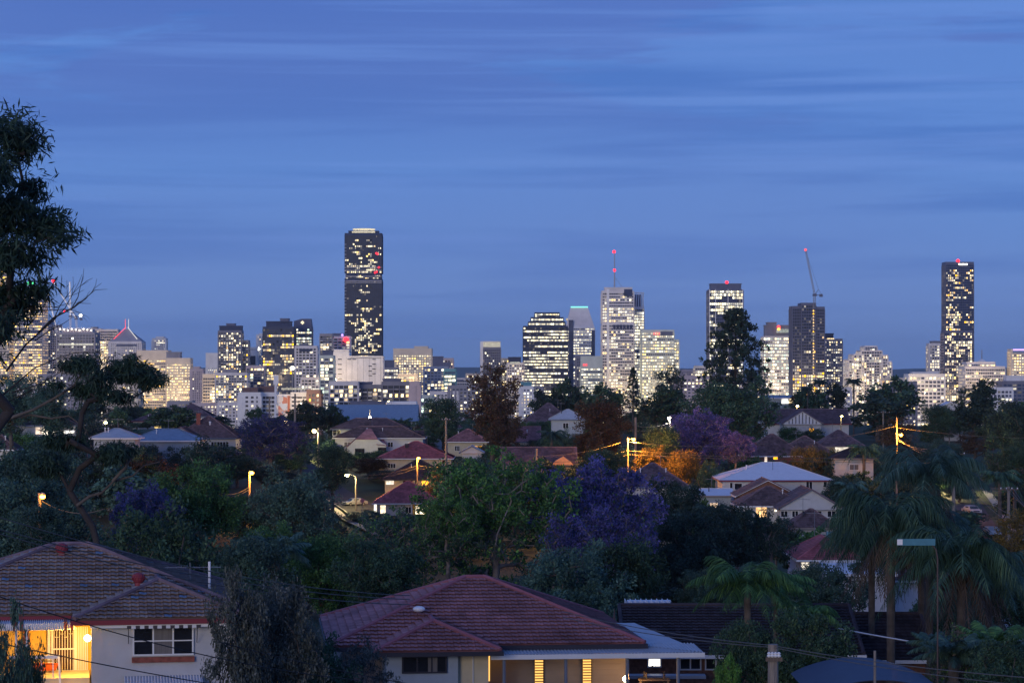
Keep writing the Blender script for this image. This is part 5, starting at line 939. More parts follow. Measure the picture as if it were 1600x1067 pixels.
b = MB(); b.box((600-582)*s, (648-582)*s, 13, 22, wz(645, 720)-t.location.z, wz(628, 720)-t.location.z); b.build('parapet', 'trim_white', t); b = MB(); b.box((592-582)*s, (645-582)*s, 9, 9.5, wz(645, 720)-t.location.z, wz(643.6, 720)-t.location.z+.4); b.build('skylight', 'trim_dark', t)
H('small house with a pinkish roof left of the brown tree', 696, 765, 672, 690, 708, 540, 'hip', 'tile_pink', 'board_cream')
H('house with a brown roof and a white gable end, right of the tall pole', 658, 722, 648, 668, 676, 600, 'hip', 'tile_mauve', 'board_white')
H('low white garage gable left of the twiggy green tree', 718, 756, 697, 707, 722, 440, 'gy', 'roof_grey', 'stucco')
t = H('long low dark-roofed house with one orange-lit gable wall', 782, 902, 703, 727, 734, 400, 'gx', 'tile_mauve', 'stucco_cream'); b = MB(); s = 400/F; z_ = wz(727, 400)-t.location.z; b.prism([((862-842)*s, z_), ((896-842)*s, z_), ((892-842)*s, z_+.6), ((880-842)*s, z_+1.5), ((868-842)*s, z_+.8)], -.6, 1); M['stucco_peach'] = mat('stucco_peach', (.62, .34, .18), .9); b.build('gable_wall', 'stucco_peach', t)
H('brown hip roof on the ridge between the brown tree and the white gable house', 815, 900, 631, 662, 668, 640, 'hip', 'tile_mauve', 'board_beige')
t = H('tall white weatherboard house with a pale metal gable roof, right of the dark palm', 858, 918, 640, 655, 702, 500, 'hip', 'roof_grey', 'board_blue', wins=[(884, 690, .9, 1.4, 1), (884, 665, 1.2, 1.2, 2)], pitch=.5)
H('small pink-roofed house behind the dark palm', 790, 845, 668, 690, 696, 520, 'gx', 'tile_pink', 'board_white')
t = H('house with a smooth white hip roof and pale walls', 1124, 1303, 728, 750, 785, 355, 'hip', 'roof_white', 'board_white', wins=[(1154, 760, 1.2, 1.0, 1), (1265, 759, 1.0, 1.3, 2), (1290, 757, .6, .9, 1), (1143, 762, .5, 1.6, 1)], depth=14)
b = MB(); b.tube([(0, 0, 0), (0, 0, 3)], .03, 5); b.build('vent_pipe', 'trim_dark', t, ((1212-1213.5)*355/F, 4, t['_z']+.2))
t = H('house with a brown tiled roof and a big white boarded gable', 1216, 1320, 765, 795, 815, 322, 'gy', 'tile_brown', 'board_white', wins=[(1226, 803, 1., .9, 2), (1243, 803, .9, .9, 2), (1270, 803, 2.6, .9, 3), (1300, 803, 1.2, .9, 2)], depth=12, gut='trim_white')
H('brown roofed wing with a lit doorway, joined to the big white gable', 1152, 1262, 765, 790, 815, 328, 'hip', 'tile_brown', 'board_white', wins=[(1190, 800, 1.6, 1.5, 2, 'pane_gold'), (1213, 797, .5, .5, 1, 'pane_bright')])
H('house with white-edged brown gable behind the big white gable', 1150, 1250, 750, 775, 790, 338, 'gy', 'tile_brown', 'brick_brown', depth=9, gable_mat='brick_brown')
H('small mottled brown hip roof just below the big white gable', 1232, 1312, 800, 824, 838, 285, 'hip', 'tile_brown', 'stucco')
t = H('pink-red tiled roof with a lit skylight slot and solar heater, left of the palms', 1246, 1350, 830, 874, 905, 235, 'hip', 'tile_red', 'stucco', wins=[(1259, 884, .9, .8, 2, 'pane_lit'), (1303, 885, .6, .8, 1, 'pane_gold')], depth=11)
b = MB(); b.box(.2, 2.4, 4.4, 5.2, t['_z']+1.9, t['_z']+2.4); b.build('solar_heater', 'c_teal', t)
H('rambling brown multi-hip roof with a brick wall below the lilac jacaranda', 1160, 1262, 681, 712, 725, 440, 'hip', 'tile_brown', 'brick_red', wins=[(1197, 718, .6, 1.2, 1, 'pane_gold'), (1212, 715, .9, .7, 1, 'pane_gold')], chimney=(1184, 694, 'brick_red'))
H('brown hip roof joined to the right of the multi-hip roof', 1215, 1310, 684, 712, 722, 452, 'hip', 'tile_brown', 'brick_red')
t = H('house with a white half-timbered gable under a brown roof on the ridge', 1222, 1286, 642, 662, 676, 560, 'gy', 'tile_mauve', 'board_white', depth=10, gable_mat='trim_white')
b = MB(); s = 560/F
for i in range(9): x_ = (1233+i*5.3-1254)*s; b.box(x_-.08, x_+.08, .1, .22, t['_z'], t['_z']+max(.3, 2.6-abs(x_)*.62))
b.build('gable_batten', 'trim_dark', t)
H('broad brown roof behind the half-timbered gable', 1196, 1330, 641, 662, 670, 575, 'gx', 'tile_mauve', 'board_white')
t = H('flat-roofed pale blue house with a bright window on the ridge', 1192, 1244, 618, 622, 640, 700, 'gx', 'roof_blue', 'board_blue', wins=[(1227, 626, 2.2, 1.8, 1, 'pane_bright'), (1237, 626, 2.2, 1.8, 2, 'pane_lit')], depth=8)
H('brown hip roof right of the orange-lit bushes', 1278, 1352, 674, 697, 716, 455, 'hip', 'tile_mauve', 'board_cream', wins=[(1322, 703, 4.2, 1.3, 3, 'pane_lit')])
H('white two-storey house half hidden right of the orange-lit bushes', 1300, 1370, 702, 716, 750, 405, 'hip', 'tile_dark', 'board_white')
t = H('brown roofed house with a white-edged gable and a red chimney, left slope', 268, 372, 653, 684, 702, 430, 'hip', 'tile_brown', 'board_white', wins=[(343, 695, 3.2, 1.2, 6)], chimney=(306, 647, 'brick_red'))
H('small brown gable in front of the red-chimneyed house', 252, 312, 668, 686, 696, 410, 'gy', 'tile_brown', 'board_blue', depth=7)
H('blue metal hip roof below the red-chimneyed house', 200, 312, 672, 688, 702, 360, 'hip', 'roof_blue', 'board_blue')
H('pale blue metal roof among the left gum branches', 140, 215, 671, 684, 704, 340, 'hip', 'roof_grey', 'board_blue')
H('house with a brightly lit window under the left gum limb', 18, 122, 650, 664, 690, 380, 'hip', 'tile_dark', 'board_white', wins=[(62, 673, 1.6, 1.2, 2, 'pane_gold'), (75, 673, 2.2, 1.4, 2, 'pane_bright'), (105, 675, 2.2, .6, 3, 'pane_bright')])
H('brown hip roof beside the white carport, below the orange-lit hedge', 968, 1078, 728, 760, 776, 350, 'hip', 'tile_mauve', 'stucco')
H('low flat white carport left of the smooth white roof', 1080, 1148, 768, 774, 795, 345, 'gx', 'roof_white', 'board_blue', depth=9)
H('white walled house seen between the palm trunks', 1290, 1400, 890, 896, 935, 180, 'gx', 'roof_white', 'stucco', depth=7)
H('small tiled roof between the palm trunks', 1395, 1450, 893, 906, 925, 190, 'hip', 'tile_brown', 'stucco')
H('small red-lit building at the end of the street between the palms', 1462, 1497, 734, 742, 760, 440, 'gx', 'tile_red', 'brick_red', wins=[(1480, 748, 3.2, 1.0, 2, 'pane_gold')], depth=7)
H('pink gable at the right edge above the T-shaped pole', 1588, 1630, 728, 740, 758, 420, 'hip', 'tile_pink', 'stucco')
H('white roof corner among trees below the stepped low office', 1460, 1512, 628, 640, 650, 640, 'gy', 'roof_white', 'board_white', depth=8)
H('mauve roof at the left edge below the gum limb', -30, 24, 680, 702, 722, 330, 'hip', 'tile_mauve', 'board_white')
H('grey roofed house below the tan office block', 205, 262, 648, 658, 668, 700, 'hip', 'tile_mauve', 'board_white')
H('steep roofed pair of houses below the pinkish apartment tower', 262, 330, 632, 650, 662, 800, 'hip', 'tile_mauve', 'stucco')
# ------------------------------------------------------------------ named trees
RES = [(300, 665, 560, 652, 5000), (100, 300, 520, 628, 5000), (665, 1600, 560, 614, 5000), (540, 600, 690, 800, 470), (1502, 1545, 740, 800, 400), (1570, 1600, 850, 895, 300)]
def ntree(label, x0, x1, yt, D, key='broad_a', leaf=None, keep=None, **kw):
    t = tree(label, x0, x1, yt, D, key, leaf, **kw); RES.append((x0, x1, yt, keep or yt+(x1-x0)*.8, D)); return t
HL = 'trees along the far ridge'
ntree('huge dark green dome-crowned tree at the foot of the bunya pine', 1068, 1218, 599, 510, 'broad_c', 'leaf_dark', keep=690)
ntree('wide dark tree on the ridge below the chamfered tower', 848, 928, 597, 800, 'far_a', 'leaf_dark', group=HL)
ntree('wide dark tree on the ridge below the mast tower', 905, 975, 603, 760, 'far_b', 'leaf_dark', group=HL)
ntree('low dark tree on the ridge left of the wide dark tree', 820, 872, 612, 780, 'far_b', 'leaf_black', group=HL)
ntree('airy gum on the ridge below the red-signed pale office', 1008, 1086, 572, 720, 'gum', 'leaf_gum', group=HL)
ntree('low dark tree under the airy gum on the ridge', 990, 1080, 606, 700, 'far_a', 'leaf_dark', group=HL)
ntree('sparse brown-leaved tree standing against the oval-crowned tower', 716, 822, 574, 500, 'sparse', 'leaf_brown', keep=700)
ntree('lower brown boughs under the sparse brown-leaved tree', 735, 830, 640, 495, 'sparse', 'leaf_brown', keep=720, name='shrub', cat='shrub')
ntree('dark green tree left of the sparse brown-leaved tree', 658, 728, 624, 560, 'broad_b', 'leaf_dark', keep=715)
ntree('dark tree behind the crossarmed pole above the violet jacaranda', 442, 508, 629, 690, 'far_a', 'leaf_black', group=HL)
ntree('dark tree right of the crossarmed pole above the violet jacaranda', 490, 545, 634, 700, 'far_b', 'leaf_dark', group=HL)
ntree('small dark tree below the white slab apartments', 385, 420, 638, 690, 'far_b', 'leaf_dark', group=HL)
ntree('broad hill tree below the domed stepped tower', 1350, 1444, 593, 720, 'far_a', 'leaf_dark', group=HL)
ntree('lower black tree in front of the broad hill tree', 1318, 1420, 617, 640, 'far_b', 'leaf_black', group=HL)
ntree('dark rounded tree on the ridge right of the slim crane tower', 1288, 1326, 600, 700, 'far_b', 'leaf_black', group=HL)
ntree('spreading dark tree on the ridge right of the twin-slab tower', 1240, 1296, 604, 690, 'far_a', 'leaf_dark', group=HL)
ntree('upright dark pine-like tree below the tall dark tower', 1512, 1560, 594, 620, 'far_b', 'leaf_black', group=HL)
ntree('tree with dark layered boughs left of the pine-like tree', 1490, 1524, 604, 610, 'gum', 'leaf_black', group=HL)
ntree('dark rounded tree below the pine-like tree', 1484, 1556, 620, 560, 'far_a', 'leaf_black')
ntree('large dark tree mass at the right edge, upper slope', 1530, 1625, 628, 440, 'broad_a', 'leaf_black', keep=740)
ntree('dark tree at the right edge below the large dark mass', 1540, 1630, 690, 360, 'broad_c', 'leaf_dark', keep=760)
ntree('reddish-brown tree behind the right orange lamp', 1365, 1440, 655, 470, 'sparse', 'leaf_brown', keep=700)
ntree('dark green tree right of the right orange lamp', 1436, 1492, 634, 500, 'broad_b', 'leaf_dark', keep=690)
ntree('dense brown-green tree left of the middle orange lamp', 893, 984, 630, 430, 'broad_b', 'leaf_brown', keep=715)
ntree('lilac jacaranda in flower above the orange-lit hedge', 1038, 1150, 645, 415, 'jac', 'flower_lilac', keep=735, leaf2='flower_lilac')
ntree('smaller lilac jacaranda right of the bigger lilac one', 1120, 1180, 678, 410, 'jac', 'flower_lilac', keep=730, leaf2='leaf_brown')
ntree('dark bush right of the middle orange lamp pole', 1000, 1062, 668, 400, 'broad_b', 'leaf_dark', keep=700)
ntree('hedge tree lit orange by the middle street lamp', 990, 1052, 701, 396, 'broad_a', 'leaf_ochre', keep=750)
ntree('second orange-lit hedge tree right of the first', 1035, 1092, 706, 392, 'broad_b', 'leaf_ochre', keep=760)
ntree('dark green shrub tree in front of the middle orange lamp', 905, 985, 704, 366, 'broad_b', 'leaf_dark', keep=745)
ntree('round dark shrub beside the smooth white roof', 1086, 1136, 724, 370, 'bush', 'leaf_dark', keep=770)
ntree('orange-lit bush left of the pointed dark cypress', 1230, 1284, 700, 408, 'broad_b', 'leaf_ochre', keep=740)
ntree('orange-lit bush behind the pointed dark cypress', 1262, 1318, 704, 412, 'broad_a', 'leaf_ochre', keep=745)
ntree('pointed dark cypress in front of the orange-lit bush', 1284, 1306, 706, 396, 'cypress', 'leaf_black', keep=745)
ntree('short pointed dark cypress right of the multi-hip roof', 1212, 1232, 702, 400, 'cypress', 'leaf_black', keep=728)
ntree('short round cypress left of the pointed dark cypress', 1262, 1284, 716, 400, 'cypress', 'leaf_black', keep=745)
ntree('dark violet jacaranda on the left slope below the streetlights', 362, 482, 652, 420, 'jac', 'flower_dull', keep=735, leaf2='flower_dull')
ntree('dark tree right of the bright yellow-white lamps on the left street', 424, 478, 706, 452, 'broad_b', 'leaf_dark', keep=760)
ntree('dark spreading tree above the left orange street lamp', 330, 410, 712, 372, 'broad_c', 'leaf_dark', keep=760)
ntree('dark tree hiding the foot of the left orange street lamp', 335, 428, 776, 305, 'bush', 'leaf_dark', keep=850)
ntree('low dark tree just right of the left orange street lamp', 392, 462, 728, 400, 'broad_a', 'leaf_black', keep=790)
ntree('dark tree between the street and the lower red-roofed house', 486, 552, 698, 400, 'broad_b', 'leaf_dark', keep=790)
ntree('feathery dark tree in front of the violet jacaranda', 384, 532, 740, 300, 'broad_c', 'leaf_blue', keep=860)
ntree('feathery dark gum below the red-chimneyed house', 268, 376, 684, 300, 'gum', 'leaf_black', keep=760)
ntree('dark rounded tree at the left edge below the skyline', -30, 62, 588, 330, 'broad_a', 'leaf_blue', keep=680)
ntree('second dark rounded tree right of the left-edge one', 45, 112, 606, 320, 'broad_b', 'leaf_blue', keep=680)
ntree('small dark tree under the leaning gum crown', 166, 200, 636, 500, 'far_b', 'leaf_dark')
ntree('dark hedge-like tree below the tan office block', 228, 310, 636, 560, 'far_a', 'leaf_dark', keep=668)
ntree('big leafy blue-green tree on the left below the lit house', -40, 132, 690, 215, 'broad_c', 'leaf_blue', keep=860)
ntree('second blue-green tree, lower and nearer on the left', -30, 150, 752, 185, 'broad_a', 'leaf_blue', keep=900)
ntree('mixed green tree with purple flowers, left of the feathery dark tree', 160, 300, 762, 200, 'jac', 'flower_dull', keep=900, leaf2='leaf_blue')
ntree('bright green tree above the near brown roof', 235, 372, 728, 210, 'broad_a', 'leaf_green', keep=900)
ntree('dark leafy shrub hiding the foot of the left orange lamp', 20, 110, 792, 160, 'broad_b', 'leaf_blue', keep=900)
ntree('dark green bush mass behind the near brown roof', 130, 370, 800, 165, 'broad_c', 'leaf_dark', keep=930)
ntree('dull blue-green tree beside the TV antenna', 330, 460, 842, 150, 'broad_b', 'leaf_blue', keep=960)
ntree('bright green bushy tree behind the grey bottlebrush', 372, 470, 822, 175, 'broad_a', 'leaf_green', keep=960)
ntree('bright green feathery tree left of the red roof', 455, 570, 838, 165, 'broad_b', 'leaf_green', keep=960)
ntree('dark green tree behind the left end of the red roof', 520, 660, 848, 150, 'broad_c', 'leaf_dark', keep=950)
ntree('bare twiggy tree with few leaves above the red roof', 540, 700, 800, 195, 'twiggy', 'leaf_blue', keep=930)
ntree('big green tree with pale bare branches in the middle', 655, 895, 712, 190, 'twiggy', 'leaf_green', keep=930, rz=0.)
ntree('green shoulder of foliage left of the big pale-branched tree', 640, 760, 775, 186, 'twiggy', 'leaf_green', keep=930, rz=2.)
ntree('big deep-violet jacaranda in the middle foreground', 832, 1032, 727, 200, 'jac', 'flower_violet', keep=930, rz=0.)
ntree('violet and green jacaranda boughs in front of the big jacaranda', 858, 1024, 800, 178, 'jac', 'flower_violet', keep=930, leaf2='leaf_green')
ntree('dark large-leaved tree behind the red roof ridge', 815, 985, 858, 140, 'broad_a', 'leaf_blue', keep=960)
ntree('dark leafy tree below the violet jacaranda', 900, 1040, 850, 150, 'broad_b', 'leaf_dark', keep=950)
ntree('very dark tree right of the violet jacaranda', 1000, 1100, 752, 262, 'broad_c', 'leaf_black', keep=900)
ntree('very dark tree mass below the white carport', 1010, 1150, 800, 225, 'broad_a', 'leaf_black', keep=920)
ntree('feathery dark casuarina below the brown roofed wing', 1150, 1262, 798, 240, 'gum', 'leaf_black', keep=890)
ntree('dark tree below the brown roofed wing', 1095, 1185, 790, 235, 'broad_b', 'leaf_black', keep=900)
ntree('blue-green bushy tree right of the green palm', 1225, 1360, 880, 150, 'broad_c', 'leaf_blue', keep=980)
ntree('blue-green bushy tree left of the green palm', 1060, 1140, 892, 150, 'broad_a', 'leaf_blue', keep=990)
ntree('dark bush at the bottom beside the timber pole', 1115, 1240, 968, 98, 'broad_c', 'leaf_dark', keep=1067)
ntree('leafy dark tree at the bottom right of the timber pole', 1200, 1335, 962, 97, 'broad_a', 'leaf_dark', keep=1067)
ntree('yellow-green shrub at the bottom beside the deck', 1112, 1160, 1028, 96, 'bush', 'leaf_lime', keep=1067, name='shrub', cat='shrub')
ntree('grey-green bottlebrush between the two near houses', 322, 420, 900, 78, 'bush', 'leaf_grey', keep=1067)
ntree('darker bottlebrush right of the grey-green one', 395, 505, 918, 80, 'broad_b', 'leaf_grey', keep=1067)
ntree('feathery shrub in front of the middle house', 508, 622, 998, 86, 'gum', 'leaf_grey', keep=1067, name='shrub', cat='shrub')
ntree('dark shrub left of the feathery one in front of the middle house', 430, 560, 1000, 84, 'broad_a', 'leaf_dark', keep=1067, name='shrub', cat='shrub')
ntree('soft dark conifer bush in the bottom left corner', -40, 52, 950, 46, 'bush', 'leaf_blue', keep=1067, name='shrub', cat='shrub')
ntree('low dark bush beside the soft conifer bush in the corner', 10, 74, 1012, 48, 'broad_b', 'leaf_dark', keep=1067, name='shrub', cat='shrub')
ntree('small tree at the right beside the ute', 1540, 1640, 800, 240, 'sparse', 'leaf_ochre', keep=870)
ntree('dark tree behind the palms on the far right', 1520, 1640, 880, 160, 'broad_a', 'leaf_dark', keep=1000)
ntree('dark undergrowth tree between the palm trunks', 1420, 1540, 930, 150, 'broad_c', 'leaf_dark', keep=1000)
ntree('leafy shrub at the bottom right corner', 1500, 1640, 1000, 92, 'broad_c', 'leaf_dark', keep=1067, name='shrub', cat='shrub')
ntree('sparse flowering shrub right of the curved shed roof', 1440, 1545, 985, 98, 'twiggy', 'leaf_grey', keep=1067, name='shrub', cat='shrub')
ntree('dark bush above the lower red-roofed house in the orange lamplight', 664, 712, 728, 440, 'sparse', 'leaf_ochre', keep=770, name='shrub', cat='shrub')
# bunya pine, norfolk pine
def conifer(key, rad, nwh, nb, H_, tufts, size, n, rc, droop=.15, seed=1, leaf='leaf_black'):
    rs = np.random.RandomState(seed); C_ = []; b = MB(); b.tube([(0, 0, 0), (0, 0, H_*.5), (0, 0, H_*.97)], [.38, .26, .05], 8)
    for k in range(nwh):
        f = (k+.5)/nwh; z = H_*(.10+.88*f); r = np.interp(f, *rad); a0 = rs.random()*6
        for j in range(nb):
            a = a0+j*2*math.pi/nb+rs.normal()*.15; rr = r*(.72+.4*rs.random()); e = Vector((math.cos(a)*rr, math.sin(a)*rr, z-droop*rr+.25*rr*rs.random())); b.tube([(0, 0, z), (e.x*.5, e.y*.5, z+.02*rr), e], [.09, .06, .03], 4)
            for q in range(tufts):
                g = 1-.62*(q/tufts)-.06*rs.random(); C_.append((e.x*g+rs.normal()*.25, e.y*g+rs.normal()*.25, z+(e.z-z)*g+.35+rs.normal()*.3))
    o = b.build('trunk', 'bark_dark'); tk = o.data; bpy.data.objects.remove(o)
    PROT[key] = (tk, leaves_mesh('crown', rs, np.array(C_), n, rc, size, .45, leaf, up=.5, flat=1.25)); v = np.array([x.co for x in PROT[key][1].vertices]); EXT[key] = (float(np.ptp(v[:, 0])), float(v[:, 2].max()))
conifer('bunya', ([0, .18, .4, .6, .8, 1], [5.5, 8.6, 8.8, 7.2, 5.0, 1.8]), 18, 8, 27, 5, .55, 32, .6, seed=3)
conifer('norfolk', ([0, .3, .7, 1], [4.2, 3.8, 2.2, .3]), 13, 6, 18, 4, .5, 16, .45, droop=.1, seed=5)
ntree('tall dark bunya pine silhouetted against the sky and towers', 1086, 1212, 477, 620, 'bunya', keep=600, name='pine_tree', y0=668)
ntree('small tiered norfolk pine below the white-finned tower', 974, 1004, 572, 690, 'norfolk', keep=610, name='pine_tree')
ntree('dark small conifer in the garden below the brown roofed wing', 1165, 1200, 800, 238, 'norfolk', keep=880, name='pine_tree')
# the leaning gum at the left edge, close to the camera
def big_gum(label, basepx, D, blobs, ncl, n, seed, lean, th, tr, leaf='leaf_gum', rc=.55, size=.2, zb=None, tip=.012):
    zb = terrain(wx(basepx, D), D)-.3 if zb is None else zb; s = D/F; rs = np.random.RandomState(seed); bl = []
    for (px, py, rx, rz_) in blobs: bl.append(((px-basepx)*s, rs.normal()*.8, wz(py, D)-zb, rx*s, max(rx, rz_)*s*.9, rz_*s))
    C_, nd, par, rad = skeleton(rs, bl, ncl, th, tr, lean=lean, shell=.3, tip=tip, wig=.16, leader=.15)
    t = thing('gum_tree', label, 'tree', (wx(basepx, D), D, zb)); kid('trunk', branches_mesh('trunk', nd, par, rad, 'bark_dark', 0, 7), t); kid('crown', leaves_mesh('crown', rs, C_, n, rc, size, .16, leaf, droop=.55, flat=.7), t); return t
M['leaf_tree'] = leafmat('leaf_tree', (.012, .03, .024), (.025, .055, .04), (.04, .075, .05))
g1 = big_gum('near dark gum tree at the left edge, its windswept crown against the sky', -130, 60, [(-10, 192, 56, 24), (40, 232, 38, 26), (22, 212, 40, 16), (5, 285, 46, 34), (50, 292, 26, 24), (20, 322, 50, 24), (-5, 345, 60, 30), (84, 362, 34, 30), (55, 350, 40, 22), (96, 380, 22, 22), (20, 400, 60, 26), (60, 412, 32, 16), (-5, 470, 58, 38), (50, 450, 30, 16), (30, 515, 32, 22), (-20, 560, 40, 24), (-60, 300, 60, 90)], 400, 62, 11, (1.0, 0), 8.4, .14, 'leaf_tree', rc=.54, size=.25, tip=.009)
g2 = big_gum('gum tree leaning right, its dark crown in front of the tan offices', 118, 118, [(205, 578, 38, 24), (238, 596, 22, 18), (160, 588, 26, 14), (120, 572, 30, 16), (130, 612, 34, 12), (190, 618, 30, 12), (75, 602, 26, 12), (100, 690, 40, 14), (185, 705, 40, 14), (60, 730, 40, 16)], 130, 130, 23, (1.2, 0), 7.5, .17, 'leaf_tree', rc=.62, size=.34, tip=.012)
b = MB(); rr = random.Random(4); s = 60/F
def limb(b, p, q, r0, depth):
    p, q = Vector(p), Vector(q); m_ = (p+q)/2+Vector((rr.uniform(-1, 1), rr.uniform(-1, 1), rr.uniform(-.3, 1)))*(q-p).length*.1; b.tube([p, m_, q], [r0, r0*.8, r0*.55], 5)
    if depth:
        for k in range(3): a = rr.uniform(-.7, .7); d_ = (q-p)*rr.uniform(.4, .65); d_ = Vector((d_.x*math.cos(a)-d_.z*math.sin(a), d_.y+rr.uniform(-.1, .1), d_.x*math.sin(a)+d_.z*math.cos(a))); o_ = (p+(q-p)*rr.uniform(.5, 1)) if k else q; limb(b, o_, o_+d_, r0*.5, depth-1)
for A, B in (((-60, 700), (50, 575)), ((10, 580), (80, 500)), ((60, 520), (112, 480)), ((-40, 520), (50, 478))): limb(b, ((A[0])*s, 0, (590-A[1])*s), ((B[0])*s, .3, (590-B[1])*s), .03, 2 if A[0] > -20 else 3)
b.build('bare_branch', 'bark_dark', g1, at(0, 590, 60)-g1.location)
# limbs of the dead-looking tree between
b = MB(); s = 118/F
for pts in ([(-90, 760), (-40, 690), (10, 655), (45, 648), (78, 654), (105, 650), (128, 668), (140, 690)], [(10, 655), (52, 640), (84, 622), (112, 604), (132, 575)], [(120, 790), (140, 775), (158, 770), (176, 752), (205, 744), (222, 728), (246, 722)], [(176, 752), (196, 730), (204, 712)]):
    P_ = [((x-60)*s, .1*i, (660-y)*s) for i, (x, y) in enumerate(pts)]; b.tube(P_, [.085-.010*i for i in range(len(P_))], 7)
b.build('limb', 'bark', g2, at(60, 660, 118)-g2.location)
# palms
PG = 'tall feathery palms at the right'
palm('tall queen palm with the highest crown of the right-hand clump', 1452, 690, 128, 'palm_a', 1.12, rz=.3, group=PG)
palm('queen palm with a full dark crown left in the right-hand clump', 1392, 752, 122, 'palm_b', 1.15, rz=1.1, group=PG)
palm('queen palm whose crown hangs behind the blue street sign', 1440, 790, 132, 'palm_a', 1.1, rz=2.1, group=PG)
palm('lowest queen palm, right of the blue street sign, with brown hanging fronds', 1502, 806, 118, 'palm_b', 1.2, rz=2.9, group=PG)
palm('slim palm at the left of the right-hand clump, over the pink-red roof', 1362, 800, 130, 'palm_b', 1., rz=.8, group=PG)
palm('palm with a small crown at the right of the clump over the street', 1545, 850, 126, 'palm_a', 1.0, rz=4.1, group=PG)
palm('bright green palm in front of the dark tiled roof', 1168, 864, 112, 'palm_green', .9, rz=.5)
palm('second green palm, right of and behind the first', 1212, 880, 118, 'palm_green', .7, rz=2.4)
palm('low arching green palm over the dark tiled roof', 1262, 930, 116, 'palm_green', .6, rz=1.4)
palm('dark palm in front of the tall white weatherboard house', 862, 664, 450, 'palm_far', 1.3)
palm('palm silhouette on the ridge left of the domed stepped tower', 1334, 586, 690, 'palm_far', 1.25, group='palms on the ridge')
palm('palm silhouette on the ridge right of the twin-slab tower', 1281, 588, 690, 'palm_far', 1.15, group='palms on the ridge')
palm('short palm silhouette on the ridge below the bow-fronted office', 1262, 600, 680, 'palm_far', .9, group='palms on the ridge')
palm('dark palm beside the white two-storey house', 1350, 684, 400, 'palm_far', 1.4, leaf='leaf_dark')
palm('dark palm below the smooth white roof', 1152, 785, 250, 'palm_far', 1.05)
palm('dark palm left of the one below the smooth white roof', 1112, 778, 255, 'palm_far', 1.0)
palm('dark palm below the white carport', 1078, 790, 250, 'palm_far', 1.0)
palm('small palm right of the smooth white roof', 1330, 742, 350, 'palm_far', 1.2, leaf='leaf_blue')
palm('palm in the dark gardens at the right edge', 1562, 722, 350, 'palm_far', 1.5, leaf='leaf_dark')
palm('pale-topped palm above the right street', 1590, 700, 400, 'palm_far', 1.4, leaf='leaf_ochre')
for i, (px, y, D, k, l_) in enumerate([(1490, 1022, 96, 1.0, 'cycad-like palm left of the bottom right corner'), (1555, 1008, 98, 1.15, 'cycad-like palm near the bottom right corner'), (1462, 1010, 100, .8, 'small cycad-like palm beside the curved shed roof'), (1590, 1030, 95, 1.0, 'cycad-like palm at the very bottom right corner'), (430, 862, 160, 1.7, 'rounded grey-green palm left of the bright green feathery tree')]):
    palm(l_, px, y, D, 'cycad', k, y0=y+k*95*(98/D)*.45, rz=i*1.3, leaf='leaf_blue' if i != 1 else 'leaf_green', group='cycad-like palms')
# fill: more suburban trees wherever nothing that the photo shows would be covered
rnd = random.Random(77); nfill = 0; placed = []
KEYS = ['far_a', 'far_b', 'broad_b', 'broad_c', 'far_a', 'sparse', 'gum', 'bush']; LFS = ['leaf_dark', 'leaf_blue', 'leaf_black', 'leaf_dark', 'leaf_green', 'leaf_brown', 'leaf_gum', 'leaf_dark']
REGION = ((250, 'the left gum'), (420, 'the violet jacaranda on the left slope'), (600, 'the streetlights on the left slope'), (760, 'the red-roofed houses'), (900, 'the long low dark-roofed house'), (1060, 'the middle orange lamp'), (1220, 'the lilac jacaranda'), (1330, 'the smooth white roof'), (1450, 'the right orange lamp'), (2000, 'the right-hand street'))
ADJ = dict(leaf_dark='dark green', leaf_blue='blue-green', leaf_black='near-black', leaf_green='green', leaf_brown='brownish', leaf_gum='grey-green')
HT = dict(far_a='wide-crowned', far_b='round-crowned', broad_b='bushy', broad_c='low spreading', sparse='open-crowned', gum='airy', bush='dome-shaped')
cnt_ = {}
def limit(px, wd, D, yt, skip=None):
    for h in HOUSES+[(*r_, 0) for r_ in RES]:
        a, b_, c, d, hD, dd = h
        if skip == (a, b_): continue
        if px+wd*.85 > a and px-wd*.85 < b_ and D < hD and yt < d-2: yt = d-2
        if dd and px+wd > a and px-wd < b_ and hD-3 < D < hD+dd+3: return None
    return yt
k_ = 0
for (lb, x0, x1, yb, D, ye) in FEET:
    if D < 225: continue
    n_ = max(2, int((x1-x0)/(3.4*F/D))); short = ' '.join(lb.split(',')[0].split()[:9])
    for i in range(n_):
        wd = rnd.uniform(2.4, 4.0)*F/D; px = x0+(x1-x0)*(i+.5)/n_+rnd.uniform(-.2, .2)*wd; DD = D-rnd.uniform(4, 8); yt = limit(px, wd, DD, min(yb, ye+30)-rnd.uniform(2, 12), (x0, x1))
        if yt is None: continue
        hh_ = wz(yt, DD)-terrain(wx(px, DD), DD)
        if hh_ < 1.2: continue
        wd = max(wd, .42*hh_*F/DD)
        tree(f'garden shrub at the foot of the {short}', px-wd, px+wd, yt, DD, rnd.choice(('broad_b', 'broad_c', 'bush', 'far_a')), rnd.choice(('leaf_dark', 'leaf_blue', 'leaf_black', 'leaf_dark', 'leaf_green')), name='shrub', cat='shrub', group='garden shrubs at the foot of the '+short); k_ += 1
